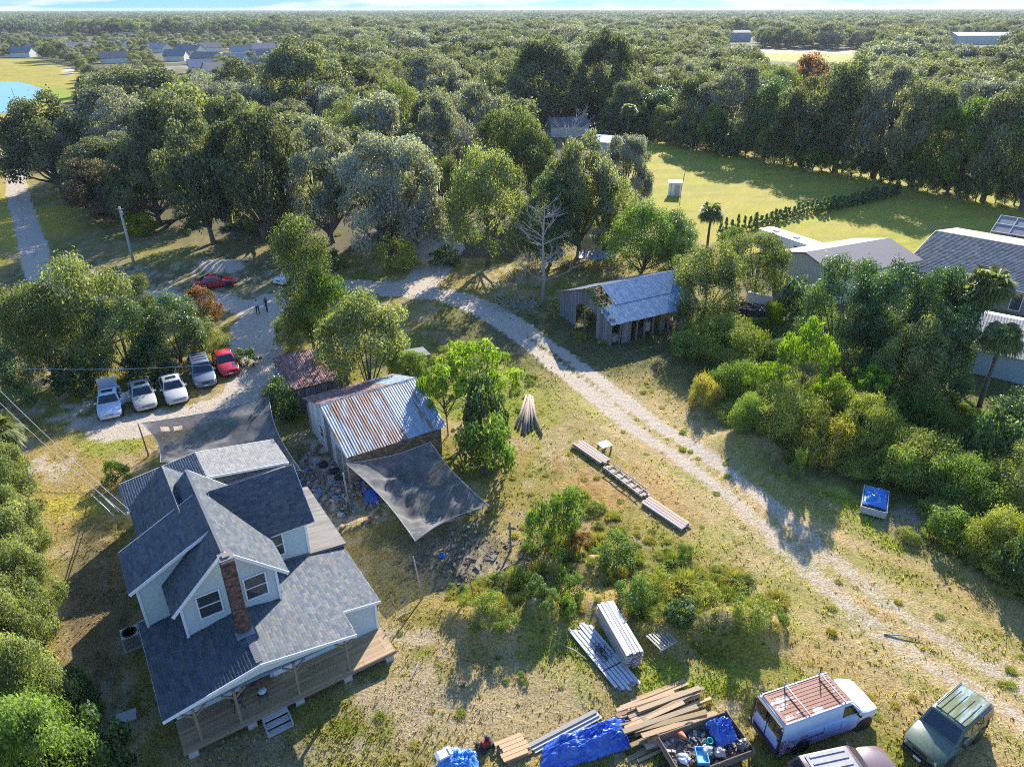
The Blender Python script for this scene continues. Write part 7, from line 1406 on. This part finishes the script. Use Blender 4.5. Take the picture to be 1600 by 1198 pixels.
while y < 8200:
    step = 40+y*.012; x = -(y*.80+60)
    while x < y*.80+60:
        jx = x+random.uniform(-12, 12); jy = y+random.uniform(-12, 12)
        if random.random() < .93:
            s_ = .9+y/5000*.8; pts.append((jx, jy, 0)); rots.append(random.uniform(0, 6.28)); scl.append((s_, s_, random.uniform(.8, 1.25)))
        x += 46+y*.013
    y += step
scatter('distant_forest', pts, rots, scl, PM); print('distant', len(pts))
# undergrowth masses
EXCL = [(G(1364, 792), 3.2), (G(1031, 1008), 1.2), (G(965, 1010), 2.2), (G(925, 1030), 2.4), (G(828, 655), 1.6)]
def under(name, poly, dens, kinds, smin, smax, sandlim=.5, seed=1, hmul=1.):
    r = np.random.default_rng(seed); w = [G(u, v) for u, v in poly]; x0 = min(p.x for p in w); x1 = max(p.x for p in w); y0 = min(p.y for p in w); y1 = max(p.y for p in w)
    n = int((x1-x0)*(y1-y0)*dens); x = r.uniform(x0, x1, n); y = r.uniform(y0, y1, n); k = in_poly(x, y, [(p.x, p.y) for p in w]); x = x[k]; y = y[k]
    for (c_e, r_e) in EXCL: k = np.hypot(x-c_e.x, y-c_e.y) > r_e; x = x[k]; y = y[k]
    i, j = ground_attr(x, y); k = (sand[i, j] < sandlim) & (fbm(x*.35+seed, y*.35, 3) > .38); x = x[k]; y = y[k]; z = hgt(x, y)-.05; s_ = smin+(smax-smin)*r.random(len(x))**2
    ms = [v_[0] for q in kinds for v_ in VAR[q]]
    scatter(name, np.stack([x, y, z], 1), r.uniform(0, 6.28, len(x)), np.stack([s_, s_, s_*(.6+.5*r.random(len(x)))*hmul], 1), ms)
under('undergrowth', [(1095, 500), (1290, 480), (1420, 590), (1640, 640), (1640, 900), (1560, 890), (1420, 840), (1400, 800), (1340, 800), (1330, 750), (1200, 720), (1130, 640)], .9, ['thicket', 'reeds', 'reeds', 'weedbush', 'bush'], .25, .75, seed=3)
under('undergrowth', [(1400, 800), (1640, 840), (1640, 960), (1540, 915), (1450, 870), (1400, 840)], .9, ['reeds', 'weedbush', 'thicket'], .3, .8, seed=13)
under('crest_grass', [(700, 925), (850, 900), (900, 940), (860, 965), (720, 965)], 2.6, ['drygrass', 'reeds'], .3, .7, seed=14)
under('crest_grass', [(940, 925), (1060, 890), (1180, 880), (1240, 930), (1200, 965), (1130, 935), (960, 965)], 2.6, ['drygrass', 'reeds', 'drygrass'], .3, .75, seed=15)
under('undergrowth', [(120, 340), (300, 375), (500, 400), (640, 405), (640, 360), (400, 330), (200, 320)], .05, ['weedbush', 'dark_bush'], .4, 1.0, seed=4)
under('undergrowth', [(680, 490), (800, 480), (860, 440), (1100, 400), (1140, 520), (1000, 560), (900, 560), (690, 560)], .06, ['weedbush'], .2, .6, seed=5)
under('undergrowth', [(820, 790), (900, 760), (1010, 830), (1120, 880), (1230, 950), (1220, 1000), (1040, 1000), (960, 975), (880, 1000), (720, 1010), (700, 920), (830, 890)], 2.2, ['weedbush', 'bush', 'reeds', 'drygrass'], .16, .5, seed=6)
under('rough_grass', [(600, 760), (860, 700), (1080, 560), (1300, 900), (1600, 1000), (1600, 1198), (500, 1198), (600, 950)], .5, ['drygrass'], .12, .32, seed=16)
under('undergrowth', [(650, 540), (830, 560), (860, 660), (800, 740), (700, 720), (690, 600)], .3, ['weedbush', 'bush'], .12, .45, seed=7)
under('low_weeds', [(700, 950), (850, 900), (1180, 1000), (1330, 1000), (1340, 1060), (1120, 1080), (900, 1090), (700, 1080)], .5, ['bush', 'weedbush'], .05, .2, seed=8)
under('low_weeds', [(80, 680), (200, 660), (400, 480), (420, 560), (400, 640), (120, 720)], .25, ['weedbush'], .08, .3, seed=9)
# ------------------------------------------------------------------ air
hz_ = MB(); hz_.box((0, 4400, 15.2), (19000, 9600, 34.4)); ho = hz_.build('haze', None); M_hz = bpy.data.materials.new('haze'); M_hz.use_nodes = True; nt = M_hz.node_tree
for n_ in list(nt.nodes):
    if n_.type != 'OUTPUT_MATERIAL': nt.nodes.remove(n_)
pv_ = nt.nodes.new('ShaderNodeVolumePrincipled'); pv_.inputs['Color'].default_value = (.78, .88, 1.0, 1); pv_.inputs['Density'].default_value = .00007; pv_.inputs['Anisotropy'].default_value = .2
nt.links.new(pv_.outputs[0], [n_ for n_ in nt.nodes if n_.type == 'OUTPUT_MATERIAL'][0].inputs['Volume'])
ho.data.materials.clear(); ho.data.materials.append(M_hz); tag(ho, kind='stuff')
